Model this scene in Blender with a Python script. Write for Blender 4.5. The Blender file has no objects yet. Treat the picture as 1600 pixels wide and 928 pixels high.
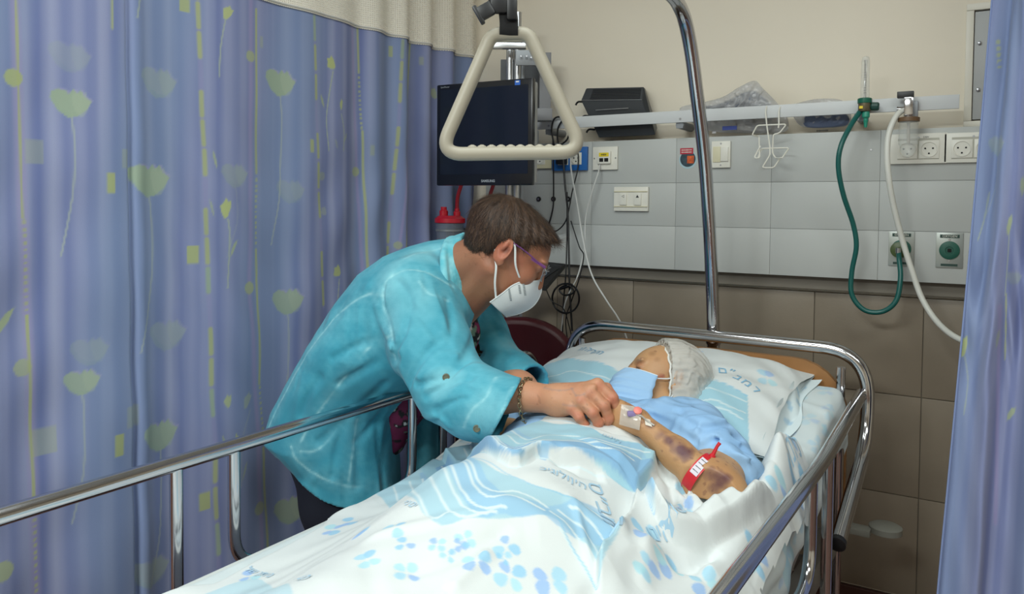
import bpy, bmesh, math, random
import numpy as np
import openvdb as vdb
from math import sin, cos, pi, radians
from mathutils import Vector, Matrix
from mathutils.bvhtree import BVHTree

S = bpy.context.scene
C = S.collection
random.seed(7)
RNG = np.random.default_rng(7)

# ------------------------------------------------------------------ camera, world, lights, exposure
CAM_Z, FOC, CX, CY = 1.32, 1200.0, 800.0, 366.0
YAW, PITCH, ROLL = radians(30.7), radians(2.0), radians(0.5)
R_cam = (Matrix.Rotation(YAW, 3, 'Z') @ Matrix.Rotation(pi/2 - PITCH, 3, 'X') @ Matrix.Rotation(ROLL, 3, 'Z'))
CAMLOC = np.array([0.0, 0.0, CAM_Z])
RC = np.array(R_cam)
cd = bpy.data.cameras.new('camera')
cam = bpy.data.objects.new('camera', cd); C.objects.link(cam)
cam.location = (0, 0, CAM_Z)
cam.rotation_mode = 'QUATERNION'; cam.rotation_quaternion = R_cam.to_quaternion()
cd.sensor_fit = 'HORIZONTAL'; cd.sensor_width = 36.0
cd.lens = 36.0*FOC/1600.0
cd.shift_y = -(464.0 - CY)/1600.0
cd.clip_start = 0.02
S.camera = cam

S.view_settings.view_transform = 'Standard'
S.view_settings.look = 'None'
S.view_settings.gamma = 1.0
S.view_settings.exposure = 0.08
S.view_settings.use_curve_mapping = False
w = bpy.data.worlds.new('world'); S.world = w; w.use_nodes = True
w.node_tree.nodes['Background'].inputs[0].default_value = (0.75, 0.85, 1.0, 1)
w.node_tree.nodes['Background'].inputs[1].default_value = 0.25

def area(name, loc, size, power, col, rot=(0, 0, 0)):
    l = bpy.data.lights.new(name, 'AREA'); l.shape = 'RECTANGLE'
    l.size, l.size_y = size; l.energy = power; l.color = col
    o = bpy.data.objects.new(name, l); C.objects.link(o); o.location = loc; o.rotation_euler = rot
    return o
LC = (0.93, 1.0, 0.97)
area('ceiling_lamp_light', (-0.55, 0.85, 2.58), (1.2, 0.6), 15, LC)
area('ceiling_lamp_light', (0.9, 0.1, 2.58), (1.2, 0.6), 24, LC)
area('ceiling_lamp_light', (-0.8, -1.3, 2.58), (1.2, 0.6), 92, LC)
area('ceiling_lamp_light', (-2.9, 1.0, 2.58), (0.6, 1.2), 20, LC)

# ------------------------------------------------------------------ measuring helpers
def ray(x, y):
    v = RC @ np.array([(x - CX)/FOC, -(y - CY)/FOC, -1.0])
    return v
def P(x, y, Z):                     # point seen at (x, y), Z metres along the optical axis
    return CAMLOC + ray(x, y)*Z
WALL = 2.45
def on_y(x, y, Y):
    r = ray(x, y); return CAMLOC + r*(Y/r[1])
def on_z(x, y, z):
    r = ray(x, y); return CAMLOC + r*((z - CAM_Z)/r[2])
def project(p):
    q = (np.asarray(p) - CAMLOC) @ RC
    return np.stack([CX - FOC*q[..., 0]/q[..., 2], CY + FOC*q[..., 1]/q[..., 2], -q[..., 2]], -1)
BY = radians(2.3)                   # the bed stands a little askew to the wall
BN = np.array([cos(BY), -sin(BY), 0.0]); BD = np.array([sin(BY), cos(BY), 0.0])
def B(a, t, z):                     # bed coordinates: a across, t along (towards the wall), z up
    return BN*a + BD*t + np.array([0, 0, z])
def toB(p):
    p = np.asarray(p); return np.stack([p @ BN, p @ BD, p[..., 2]], -1)
def on_a(x, y, a):
    r = ray(x, y); return CAMLOC + r*((a - CAMLOC @ BN)/(r @ BN))

# ------------------------------------------------------------------ materials
def lin(c):
    if isinstance(c, str):
        c = [int(c[i:i+2], 16)/255 for i in (0, 2, 4)]
    return tuple(((v/12.92) if v <= 0.04045 else ((v + 0.055)/1.055)**2.4) for v in c)
MATS = {}
def mat(name, col=None, rough=0.5, metal=0.0, noise=None, bump=None, vcol=False, trans=0.0, alpha=1.0,
        wrinkle=None, sheen=0.0, coat=0.0, sss=0.0, ior=None, emit=None, spec=None):
    """noise=(scale, amount) mottles the colour; bump=(scale, strength[, stretch]) gives fine relief."""
    if name in MATS: return MATS[name]
    m = bpy.data.materials.new(name); m.use_nodes = True
    nt = m.node_tree; N = nt.nodes; L = nt.links; b = N['Principled BSDF']
    tc = N.new('ShaderNodeTexCoord')
    if col is not None: b.inputs['Base Color'].default_value = (*lin(col), 1)
    src = None
    if vcol:
        at = N.new('ShaderNodeVertexColor'); at.layer_name = 'Col'; src = at.outputs['Color']
    if noise:
        nz = N.new('ShaderNodeTexNoise'); nz.inputs['Scale'].default_value = noise[0]; nz.inputs['Detail'].default_value = 4
        L.new(tc.outputs['Object'], nz.inputs['Vector'])
        mr = N.new('ShaderNodeMapRange'); mr.inputs['From Min'].default_value = 0.3; mr.inputs['From Max'].default_value = 0.7
        mr.inputs['To Min'].default_value = 1 - noise[1]; mr.inputs['To Max'].default_value = 1 + noise[1]
        L.new(nz.outputs['Fac'], mr.inputs['Value'])
        vm = N.new('ShaderNodeVectorMath'); vm.operation = 'SCALE'
        if src is not None: L.new(src, vm.inputs[0])
        else: vm.inputs[0].default_value = lin(col)
        L.new(mr.outputs[0], vm.inputs['Scale']); src = vm.outputs[0]
    if src is not None: L.new(src, b.inputs['Base Color'])
    b.inputs['Roughness'].default_value = rough; b.inputs['Metallic'].default_value = metal
    b.inputs['Transmission Weight'].default_value = trans; b.inputs['Alpha'].default_value = alpha
    b.inputs['Sheen Weight'].default_value = sheen; b.inputs['Coat Weight'].default_value = coat
    if sss:
        b.inputs['Subsurface Weight'].default_value = sss; b.inputs['Subsurface Radius'].default_value = (0.012, 0.004, 0.002)
        b.inputs['Subsurface Scale'].default_value = 0.6
    if ior: b.inputs['IOR'].default_value = ior
    if spec is not None: b.inputs['Specular IOR Level'].default_value = spec
    if emit: b.inputs['Emission Color'].default_value = (*lin(emit[0]), 1); b.inputs['Emission Strength'].default_value = emit[1]
    if bump:
        nz = N.new('ShaderNodeTexNoise'); nz.inputs['Scale'].default_value = bump[0]; nz.inputs['Detail'].default_value = 5
        mp = N.new('ShaderNodeMapping'); L.new(tc.outputs['Object'], mp.inputs['Vector'])
        if len(bump) > 2: mp.inputs['Scale'].default_value = bump[2]
        L.new(mp.outputs[0], nz.inputs['Vector'])
        bp = N.new('ShaderNodeBump'); bp.inputs['Strength'].default_value = bump[1]; bp.inputs['Distance'].default_value = 0.002
        L.new(nz.outputs['Fac'], bp.inputs['Height']); L.new(bp.outputs[0], b.inputs['Normal'])
        if wrinkle:                  # (scale, depth in m, stretch): soft creases of cloth under the weave
            n2 = N.new('ShaderNodeTexNoise'); n2.inputs['Scale'].default_value = wrinkle[0]; n2.inputs['Detail'].default_value = 2.5; n2.inputs['Distortion'].default_value = 1.2
            try: n2.noise_type = 'RIDGED_MULTIFRACTAL'
            except Exception: pass
            m2 = N.new('ShaderNodeMapping'); m2.inputs['Scale'].default_value = wrinkle[2]; m2.inputs['Rotation'].default_value = wrinkle[3] if len(wrinkle) > 3 else (0, 0, 0)
            L.new(tc.outputs['Object'], m2.inputs['Vector']); L.new(m2.outputs[0], n2.inputs['Vector'])
            b2 = N.new('ShaderNodeBump'); b2.inputs['Strength'].default_value = 1.0; b2.inputs['Distance'].default_value = wrinkle[1]
            L.new(n2.outputs['Fac'], b2.inputs['Height']); L.new(b2.outputs[0], bp.inputs['Normal'])
    MATS[name] = m
    return m

# ------------------------------------------------------------------ objects
WL = {}
def mk(name, v, f, m, parent=None, smooth=True, cols=None, sharp=None):
    v = np.asarray(v, dtype=np.float64).reshape(-1, 3)
    if parent is not None: base = WL[parent.name]
    else:
        mn, mx = v.min(0), v.max(0); base = np.array([(mn[0]+mx[0])/2, (mn[1]+mx[1])/2, mn[2]])
    me = bpy.data.meshes.new(name)
    me.from_pydata((v - base).tolist(), [], f if isinstance(f, list) else f.tolist())
    if m is not None:
        for mm in (m if isinstance(m, (list, tuple)) else [m]): me.materials.append(mm)
    if smooth:
        me.shade_smooth()
        if sharp is not None: me.set_sharp_from_angle(angle=radians(sharp))
    if cols is not None: setcol(me, cols)
    me.update()
    o = bpy.data.objects.new(name, me); C.objects.link(o)
    if parent is not None: o.parent = parent
    else: o.location = base
    WL[o.name] = base
    return o
def setcol(me, cols):
    cols = np.asarray(cols, dtype=np.float32)
    if cols.shape[1] == 3: cols = np.concatenate([cols, np.ones((len(cols), 1), np.float32)], 1)
    a = me.color_attributes.get('Col') or me.color_attributes.new('Col', 'FLOAT_COLOR', 'POINT')
    a.data.foreach_set('color', cols.ravel())
def tag(o, label, cat, group=None, kind=None):
    o['label'] = label; o['category'] = cat
    if group: o['group'] = group
    if kind: o['kind'] = kind
    return o
def thing(name, label, cat, loc, group=None):
    o = bpy.data.objects.new(name, None); C.objects.link(o); o.location = loc; o.empty_display_size = 0.05
    WL[o.name] = np.array(loc, dtype=float)
    return tag(o, label, cat, group)
def struct(o):
    o['kind'] = 'structure'; return o
def dup(o, off, parent=None):
    c = o.copy(); C.objects.link(c)
    if parent is not None: c.parent = parent
    else: c.location = Vector(o.location) + Vector(off)
    WL[c.name] = WL[o.name] + (np.array(off) if parent is None else 0)
    for ch in list(o.children):
        dup(ch, off, c)
    return c
class MB:                            # collects shapes into one mesh
    def __init__(s): s.v = []; s.f = []
    def add(s, v, f):
        n = len(s.v); s.v += [tuple(p) for p in v]; s.f += [tuple(i + n for i in q) for q in f]; return s
    def box(s, c, h, ax=None, bev=0.0):
        """centre c, half sizes h, axes ax (3 rows), bevel bev"""
        ax = np.eye(3) if ax is None else np.asarray(ax)
        bm = bmesh.new(); bmesh.ops.create_cube(bm, size=2.0)
        for q in bm.verts: q.co = Vector((q.co.x*h[0], q.co.y*h[1], q.co.z*h[2]))
        if bev > 0: bmesh.ops.bevel(bm, geom=bm.edges[:] + bm.verts[:], offset=bev, segments=2, profile=0.6, affect='EDGES')
        bm.verts.index_update()
        v = np.array([q.co[:] for q in bm.verts]) @ ax + np.asarray(c)
        f = [tuple(q.index for q in p.verts) for p in bm.faces]; bm.free()
        return s.add(v, f)
    def tube(s, pts, r, seg=12, cap=True, closed=False):
        pts = np.asarray(pts, float); n = len(pts)
        rr = np.full(n, r) if np.isscalar(r) else np.asarray(r)
        tg = np.roll(pts, -1, 0) - np.roll(pts, 1, 0) if closed else np.gradient(pts, axis=0)
        tg /= np.linalg.norm(tg, axis=1)[:, None] + 1e-12
        u = np.cross(tg[0], [0, 0, 1.0])
        if np.linalg.norm(u) < 0.05: u = np.cross(tg[0], [0, 1.0, 0])
        u /= np.linalg.norm(u); V = []
        an = np.arange(seg)*2*pi/seg
        for i in range(n):
            u = u - tg[i]*(u @ tg[i]); u /= np.linalg.norm(u); w_ = np.cross(tg[i], u)
            V.append(pts[i] + rr[i]*(np.cos(an)[:, None]*u + np.sin(an)[:, None]*w_))
        V = np.concatenate(V); F = []
        for i in range(n if closed else n - 1):
            j = (i + 1) % n
            for k in range(seg):
                F.append((i*seg + k, i*seg + (k+1) % seg, j*seg + (k+1) % seg, j*seg + k))
        if cap and not closed:
            F.append(tuple(range(seg))[::-1]); F.append(tuple((n-1)*seg + k for k in range(seg)))
        return s.add(V, F)
    def lathe(s, c, prof, axis=(0, 0, 1), seg=24):
        """prof: list of (radius, height along axis)"""
        ax = np.array(axis, float); ax /= np.linalg.norm(ax)
        u = np.cross(ax, [0, 0, 1.0]) if abs(ax[2]) < 0.9 else np.array([1.0, 0, 0]); u /= np.linalg.norm(u); w_ = np.cross(ax, u)
        an = np.arange(seg)*2*pi/seg; V = []
        for r, h in prof: V.append(np.asarray(c) + ax*h + max(r, 1e-5)*(np.cos(an)[:, None]*u + np.sin(an)[:, None]*w_))
        F = []
        for i in range(len(prof) - 1):
            for k in range(seg): F.append((i*seg+k, i*seg+(k+1) % seg, (i+1)*seg+(k+1) % seg, (i+1)*seg+k))
        F.append(tuple(range(seg))[::-1]); F.append(tuple((len(prof)-1)*seg + k for k in range(seg)))
        return s.add(np.concatenate(V), F)
    def prism(s, poly, ax, c, d):
        """2D polygon poly in axes ax[0], ax[1] about c, thickness d along ax[2]"""
        ax = np.asarray(ax); n = len(poly)
        a = [np.asarray(c) + ax[0]*p[0] + ax[1]*p[1] for p in poly]
        b = [q + ax[2]*d for q in a]
        F = [tuple(range(n))[::-1], tuple(range(n, 2*n))] + [(i, (i+1) % n, (i+1) % n + n, i + n) for i in range(n)]
        return s.add(a + b, F)
    def make(s, name, m, parent=None, smooth=True, sharp=35):
        bm = bmesh.new(); 
        o = mk(name, s.v, s.f, m, parent, smooth, None, None)
        bm.from_mesh(o.data); bmesh.ops.recalc_face_normals(bm, faces=bm.faces); bm.to_mesh(o.data); bm.free()
        if smooth: o.data.shade_smooth(); o.data.set_sharp_from_angle(angle=radians(sharp))
        return o
def spline(pts, n=8, closed=False):
    pts = np.asarray(pts, float); out = []; m = len(pts)
    for i in range(m if closed else m - 1):
        if closed: p0, p1, p2, p3 = pts[(i-1) % m], pts[i], pts[(i+1) % m], pts[(i+2) % m]
        else: p0, p1, p2, p3 = pts[max(i-1, 0)], pts[i], pts[i+1], pts[min(i+2, m-1)]
        for k in range(n):
            t = k/n
            out.append(0.5*((2*p1) + (-p0+p2)*t + (2*p0-5*p1+4*p2-p3)*t*t + (-p0+3*p1-3*p2+p3)*t**3))
    if not closed: out.append(pts[-1])
    return np.array(out)
def rounded(poly, r, n=6):           # polyline corners rounded by radius r
    poly = [np.asarray(p, float) for p in poly]; out = [poly[0]]
    for i in range(1, len(poly) - 1):
        a, b, c = poly[i-1], poly[i], poly[i+1]
        d1 = (a - b); l1 = np.linalg.norm(d1); d1 /= l1; d2 = (c - b); l2 = np.linalg.norm(d2); d2 /= l2
        q = min(r, l1*0.49, l2*0.49); p1 = b + d1*q; p2 = b + d2*q
        for k in range(n + 1):
            t = k/n; out.append((1-t)**2*p1 + 2*t*(1-t)*b + t*t*p2)
    out.append(poly[-1]); return np.array(out)
def text_mesh(body, size, c, ax, m, parent, name='lettering', depth=0.0004, bold=0.0, surf=None):
    """flat lettering centred at c, x along ax[0], y along ax[1]"""
    cu = bpy.data.curves.new('t', 'FONT'); cu.body = body; cu.size = size; cu.align_x = 'CENTER'; cu.align_y = 'CENTER'
    cu.extrude = 0.0; cu.offset = bold; cu.resolution_u = 3
    o = bpy.data.objects.new('t', cu); C.objects.link(o)
    me = o.to_mesh(); v = np.array([q.co[:] for q in me.vertices]); f = [tuple(p.vertices) for p in me.polygons]
    o.to_mesh_clear(); bpy.data.objects.remove(o); bpy.data.curves.remove(cu)
    if len(v) == 0: return None
    ax = np.asarray(ax, float)
    W3 = np.asarray(c) + v[:, :1]*ax[0] + v[:, 1:2]*ax[1] + ax[2]*depth
    if surf is not None: W3 = surf(W3)
    return mk(name, W3, f, m, parent, smooth=False)
# ------------------------------------------------------------------ materials used in several places
M_WALL = mat('wall_paint', 'e9e0cf', 0.6, noise=(3, 0.02), bump=(60, 0.06))
M_TILE = mat('wall_tile', '867b6c', 0.35, noise=(9, 0.05), bump=(300, 0.12))
M_GROUT = mat('grout', '6f675a', 0.9)
M_CHROME = mat('chrome', 'c9c9cc', 0.13, 1.0, bump=(25, 0.05))
M_STEEL = mat('steel', 'a9aaae', 0.3, 1.0, bump=(40, 0.05))
M_PANEL = mat('panel_grey', 'babdbb', 0.45, noise=(5, 0.015))
M_PANELD = mat('panel_joint', '8c8f8f', 0.6)
M_WHITE = mat('white_plastic', 'e6e4da', 0.35)
M_IVORY = mat('ivory_plastic', 'd9d3b4', 0.4)
M_BLACK = mat('black_plastic', '16171b', 0.4)
M_BLACKM = mat('black_matt', '0e0f12', 0.7, bump=(400, 0.2))
M_BLUEP = mat('blue_plastic', '2468b4', 0.4)
M_RED = mat('red_plastic', 'c81f35', 0.35)
M_RAILW = mat('white_rail', 'cdd0d2', 0.4)
M_GREYM = mat('grey_metal', '8b8f94', 0.4, 0.3)
M_HOLE = mat('dark_hole', '101010', 0.8)
M_INK = mat('ink', '2b2f33', 0.8)
X3, Y3, Z3 = np.array([1., 0, 0]), np.array([0, 1., 0]), np.array([0, 0, 1.])
WAX = np.array([X3, Z3, -Y3])        # axes of something flat on the back wall: right, up, out of the wall

def print_marks(c, w, h, n, m, parent, ax=None):
    """small print too fine to read: a row of short strokes"""
    ax = WAX if ax is None else ax; mb = MB(); r = random.Random(int(w*1e5)+n)
    for i in range(n):
        x = -w/2 + w*(i+0.5)/n; hh = h/2*r.choice((1, 0.7, 0.85))
        mb.box(c + ax[0]*x, (w/n*0.30, hh, 0.0002), ax)
    o = mb.make('small_print', m, parent, smooth=False); return o
# ------------------------------------------------------------------ the room
def plane_box(name, lo, hi, m):
    mb = MB(); lo = np.array(lo, float); hi = np.array(hi, float)
    mb.box((lo+hi)/2, (hi-lo)/2); return struct(mb.make(name, m, smooth=False))
plane_box('floor', (-4.2, -3.6, -0.1), (2.6, 2.6, 0.0), mat('floor_vinyl', '5a3b33', 0.45, noise=(30, 0.12)))
plane_box('ceiling', (-4.2, -3.6, 2.6), (2.6, 2.6, 2.7), mat('ceiling_paint', 'd8d8d2', 0.8))
plane_box('wall_left', (-4.3, -3.6, 0), (-4.2, 2.6, 2.6), M_WALL)
plane_box('wall_right', (2.6, -3.6, 0), (2.7, 2.6, 2.6), M_WALL)
plane_box('wall_front', (-4.2, -3.7, 0), (2.6, -3.6, 2.6), M_WALL)
wb = plane_box('wall_back', (-4.2, WALL, 0), (2.6, WALL + 0.15, 2.6), M_WALL)
bb = MB(); bb.box((-0.8, WALL - 0.006, 0.105), (3.4, 0.008, 0.105), bev=0.003)
struct(bb.make('baseboard_back', mat('baseboard_vinyl', '4c2d28', 0.4), smooth=False))
tr = MB(); tr.box((-0.8, WALL - 0.006, 1.081), (3.4, 0.008, 0.0028), bev=0.001)
struct(tr.make('trim_1', mat('aluminium_trim', 'b9b7ae', 0.4, 0.2)))
gr = MB(); gr.box((-0.8, WALL - 0.002, 0.645), (3.4, 0.003, 0.43)); gr.make('grout', M_GROUT, wb, smooth=False)
TX0, TW = -0.101, 0.2895
rows = [0.215, 0.505, 0.793, 1.075]
first = {}
for j in range(3):
    for i in range(-6, 4):
        x0, x1 = TX0 + i*TW + 0.0012, TX0 + (i+1)*TW - 0.0012
        z0, z1 = rows[j] + 0.0012, rows[j+1] - 0.0012
        if j not in first:
            mb = MB(); mb.box(((x0+x1)/2, WALL - 0.004, (z0+z1)/2), ((x1-x0)/2, 0.005, (z1-z0)/2), bev=0.0012)
            first[j] = (mb.make('tile', M_TILE, wb), x0)
        else:
            o = first[j][0].copy(); C.objects.link(o); o.location = (x0 - first[j][1], random.uniform(-0.0004, 0.0004), 0)
            WL[o.name] = WL[first[j][0].name]

# ------------------------------------------------------------------ bedhead service panel
FR = 2.39                             # front face of the panel
ZT, ZB = 1.546, 1.124
t = thing('service_panel', 'long pale grey medical service panel fixed to the wall behind the bed', 'wall panel', (-0.6, FR + 0.03, ZB))
mb = MB(); mb.box((-0.365, (FR+WALL)/2 + 0.003, (ZT+ZB)/2), (1.165, (WALL-FR)/2 - 0.003, (ZT-ZB)/2 - 0.001), bev=0.003)
mb.make('housing', M_PANELD, t, smooth=False)
mb = MB(); mb.box((-0.365, 2.432, 1.104), (1.165, 0.016, 0.0195), bev=0.002); mb.make('under_shade_strip', mat('under_shade_taupe', '7a746a', 0.5), t, smooth=False)  # strip added below the panel, the shade there put into its dark taupe
zs = [ZB, 1.264, 1.403, ZT]
PX0, PW = -0.512, 0.2955
base3 = {}
for j in range(3):
    for i in range(-4, 5):
        x0, x1 = PX0 + i*PW + 0.0003, PX0 + (i+1)*PW - 0.0003
        if i == -4:
            MB().box(((-1.53+x1)/2, FR, (zs[j]+zs[j+1])/2), ((x1+1.53)/2, 0.0045, (zs[j+1]-zs[j])/2 - 0.0007), None, 0.001).make('panel', M_PANEL, t); continue
        if j not in base3:
            m_ = MB(); m_.box(((x0+x1)/2, FR, (zs[j]+zs[j+1])/2), ((x1-x0)/2, 0.0045, (zs[j+1]-zs[j])/2 - 0.0004), bev=0.0006)
            base3[j] = (m_.make('panel', M_PANEL, t), x0)
        else:
            o = base3[j][0].copy(); C.objects.link(o); o.location = (x0 - base3[j][1], 0, 0); WL[o.name] = WL[base3[j][0].name]
FF = FR - 0.0045
def on_panel(x, y, off=0.0): return on_y(x, y, FF - off)
for (x, y) in ((1361, 234), (929, 247)):
    s_ = MB(); s_.lathe(on_panel(x, y), [(0.0001, 0.0), (0.0036, 0.0005), (0.003, 0.002), (0.0008, 0.002)], -Y3, 12)
    s_.make('screw', M_STEEL, t)
p = on_panel(1285, 202); print_marks(p - Z3*0.004 - Y3*0.0008, 0.032, 0.005, 9, M_INK, t)
p = on_panel(1116, 207); m_ = MB(); m_.box(p, (0.006, 0.001, 0.003)); m_.make('clip', M_STEEL, t)
# gas inlets' small dark sockets low on the left
for k, (x, y) in enumerate(((842, 311), (865, 311), (888, 311))):
    q = on_panel(x, y); m_ = MB(); m_.lathe(q, [(0.009, 0), (0.009, 0.003), (0.0075, 0.005), (0.005, 0.005), (0.005, 0.002), (0.0001, 0.002)], -Y3, 20)
    tag(m_.make('round_socket', M_BLACK), ('small round black socket on the panel, leftmost of three', 'small round black socket on the panel, middle of three', 'small round black socket on the panel, rightmost and behind the hanging cables')[k], 'socket', 'small round black sockets')
    m_ = MB(); m_.lathe(q - Y3*0.002, [(0.0035, 0), (0.0035, 0.0035), (0.001, 0.004)], -Y3, 12)
    o = bpy.data.objects[-1] if False else m_.make('pin', M_STEEL, [ob for ob in C.objects if ob.name.startswith('round_socket')][-1])

def frame_px(x0, y0, x1, y1):
    a = on_panel(x0, y0); b = on_panel(x1, y1); c = on_panel((x0+x1)/2, (y0+y1)/2)
    return c, abs(b[0]-a[0])/2, abs(a[2]-b[2])/2
def holes(mb, c, r, off):
    for dx, dz in ((-r*0.42, r*0.12), (r*0.42, r*0.12), (0, -r*0.5)):
        mb.lathe(c + X3*dx + Z3*dz - Y3*off, [(0.0024, -0.001), (0.0024, 0.0006)], -Y3, 10)
def socket_module(root, c, hw, off, m=M_WHITE):
    mb = MB(); mb.box(c - Y3*(off+0.001), (hw, 0.0015, hw*1.0), bev=0.0008); s = mb.make('socket_module', m, root)
    mb = MB(); mb.lathe(c - Y3*(off+0.0024), [(hw*0.86, 0.0), (hw*0.86, 0.0022), (hw*0.78, 0.0022), (hw*0.74, 0.0004), (0.0001, 0.0003)], -Y3, 28); mb.make('recess', m, s)
    mb = MB(); holes(mb, c, hw*0.9, off + 0.0030); mb.make('pin_holes', M_HOLE, s)
# ivory socket, partly hidden by the monitor
c, hx, hz = frame_px(826, 232, 863, 265)
t = thing('wall_socket', 'ivory wall socket half hidden behind the right edge of the monitor', 'socket', c + Y3*0.0)
mb = MB(); mb.box(c - Y3*0.005, (hx, 0.005, 0.034), bev=0.002); mb.make('plate', M_IVORY, t); socket_module(t, c + X3*0.004, 0.020, 0.009)
# blue double socket
c, hx, hz = frame_px(865, 231, 919, 266)
t = thing('blue_double_socket', 'blue double wall socket behind the lower right corner of the trapeze handle', 'socket', c)
mb = MB(); mb.box(c - Y3*0.006, (hx, 0.006, hz), bev=0.002); mb.make('plate', M_BLUEP, t)
socket_module(t, c + X3*0.026, 0.0205, 0.011); socket_module(t, c - X3*0.024, 0.0205, 0.011)
mb = MB(); mb.box(c - X3*0.024 - Y3*0.022 - Z3*0.002, (0.018, 0.013, 0.017), bev=0.005); mb.make('plugged_adapter', M_BLACK, t)
# white data outlet with a yellow label
c, hx, hz = frame_px(928, 230, 966, 265)
t = thing('data_outlet', 'square white data outlet with a yellow label and a white cable', 'outlet', c)
mb = MB(); mb.box(c - Y3*0.005, (hx, 0.005, hz), bev=0.002); pl = mb.make('plate', M_WHITE, t)
mb = MB(); mb.box(c - Y3*0.014 + Z3*0.002, (0.0235, 0.005, 0.021), bev=0.003); mb.make('outlet_module', M_WHITE, t)
mb = MB(); mb.box(c - Y3*0.0195 + Z3*0.0115, (0.0175, 0.0006, 0.0065)); lb = mb.make('yellow_label', mat('label_yellow', 'e8cf27', 0.5), t); lb['label'] = 'yellow label'
print_marks(c - Y3*0.0204 + Z3*0.0115, 0.02, 0.006, 6, M_INK, lb)
mb = MB(); mb.box(c - Y3*0.0195 - Z3*0.006 - X3*0.009, (0.007, 0.0006, 0.006)); mb.box(c - Y3*0.0195 - Z3*0.006 + X3*0.009, (0.007, 0.0006, 0.006)); mb.make('port', M_HOLE, t)
for dx in (-hx*0.86, hx*0.86): MB().lathe(c + X3*dx - Y3*0.010, [(0.0025, 0), (0.0022, 0.001)], -Y3, 10).make('screw', M_STEEL, t)
# nurse call plate with two rockers
c, hx, hz = frame_px(961, 292, 1014, 330)
t = thing('call_switch_plate', 'white two-button call plate below the data outlet', 'switch', c)
mb = MB(); mb.box(c - Y3*0.006, (hx, 0.006, hz), bev=0.003); mb.make('plate', M_WHITE, t)
mb = MB(); mb.box(c - Y3*0.0135 + Z3*hz*0.62, (hx*0.97, 0.002, 0.0012)); mb.box(c - Y3*0.0135 - Z3*hz*0.62, (hx*0.97, 0.002, 0.0012)); mb.make('edge_strip', M_IVORY, t)
for sx, g in ((-1, '\u25C1'), (1, '\u25B2')):
    q = c + X3*sx*hx*0.42 - Y3*0.014
    mb = MB(); mb.box(q, (hx*0.2, 0.003, hz*0.5), bev=0.001); k_ = mb.make('button', M_WHITE, t); text_mesh(g, 0.012, q - Y3*0.003 + Z3*0.008, WAX, M_INK, k_, 'symbol', 0.0003)
# light switch right of the pole
c, hx, hz = frame_px(1113, 221, 1142, 262)
t = thing('light_switch', 'cream two-rocker light switch right of the trapeze pole', 'switch', c)
mb = MB(); mb.box(c - Y3*0.005, (hx, 0.005, hz), bev=0.003); mb.make('plate', M_WHITE, t)
mb = MB(); mb.box(c - Y3*0.0105 - X3*hx*0.41, (hx*0.4, 0.002, hz*0.58), bev=0.001); r_ = mb.make('rocker', M_IVORY, t); r_['label'] = 'yellowed ivory rocker'
mb = MB(); mb.box(c - Y3*0.0115 + X3*hx*0.41, (hx*0.4, 0.003, hz*0.52), bev=0.001); mb.make('rocker', M_WHITE, t)
for dz in (-hz*0.8, hz*0.8): MB().lathe(c + Z3*dz - Y3*0.010, [(0.0028, 0), (0.0025, 0.001)], -Y3, 10).make('screw', M_STEEL, t)
# the sticker
c, hx, hz = frame_px(1062, 229, 1084, 264)
t = thing('round_sticker', 'small red and dark round sticker just left of the trapeze pole', 'sticker', c)
mb = MB(); mb.lathe(c - Z3*0.006 + X3*0.004, [(0.029, 0), (0.029, 0.0006)], -Y3, 32); mb.make('disc', mat('sticker_pale', 'a9c6cf', 0.5), t)
mb = MB(); mb.lathe(c - Z3*0.004 + X3*0.004 - Y3*0.0006, [(0.025, 0), (0.025, 0.0005)], -Y3, 28); mb.make('picture', mat('sticker_dark', '28404c', 0.5, noise=(90, 0.5)), t)
mb = MB(); mb.box(c + X3*0.013 - Z3*0.006 - Y3*0.0015, (0.011, 0.0005, 0.012)); mb.make('orange_patch', mat('sticker_orange', 'c9571f', 0.5, noise=(120, 0.4)), t)
mb = MB(); mb.box(c + Z3*0.021 - Y3*0.001, (0.021, 0.001, 0.0095)); b_ = mb.make('red_banner', mat('sticker_red', 'b5253d', 0.5), t)
print_marks(c + Z3*0.0245 - Y3*0.0024, 0.034, 0.004, 9, M_WHITE, b_); print_marks(c + Z3*0.0175 - Y3*0.0024, 0.034, 0.004, 8, M_WHITE, b_)
# two double sockets on the right
for (x0, y0, x1, y1, lb_) in ((1394, 210, 1476, 255, 'white double wall socket behind the clear suction jar'), (1482, 208, 1560, 253, 'white double wall socket beside the right curtain edge')):
    c, hx, hz = frame_px(x0, y0, x1, y1); hx = 0.0695
    t = thing('double_socket', lb_, 'socket', c)
    mb = MB(); mb.box(c - Y3*0.005, (hx, 0.005, hz), bev=0.003); mb.make('plate', M_WHITE, t)
    q = c - Z3*0.001
    mb = MB(); mb.box(q - Y3*0.0095, (hx*0.72, 0.0008, 0.029)); mb.make('surround', mat('module_edge', 'b9b7ab', 0.5), t)
    for dx in (-0.0262, 0.0262): socket_module(t, q + X3*dx - Z3*0.002, 0.0245, 0.010)
    mb = MB(); mb.lathe(c + Z3*hz*0.72 - Y3*0.010, [(0.003, 0), (0.0025, 0.001)], -Y3, 10); mb.make('screw', M_STEEL, t)
    text_mesh('230V', 0.007, c + Z3*hz*0.74 + X3*0.018 - Y3*0.0102, WAX, M_INK, t, 'lettering', 0.0004)
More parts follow.
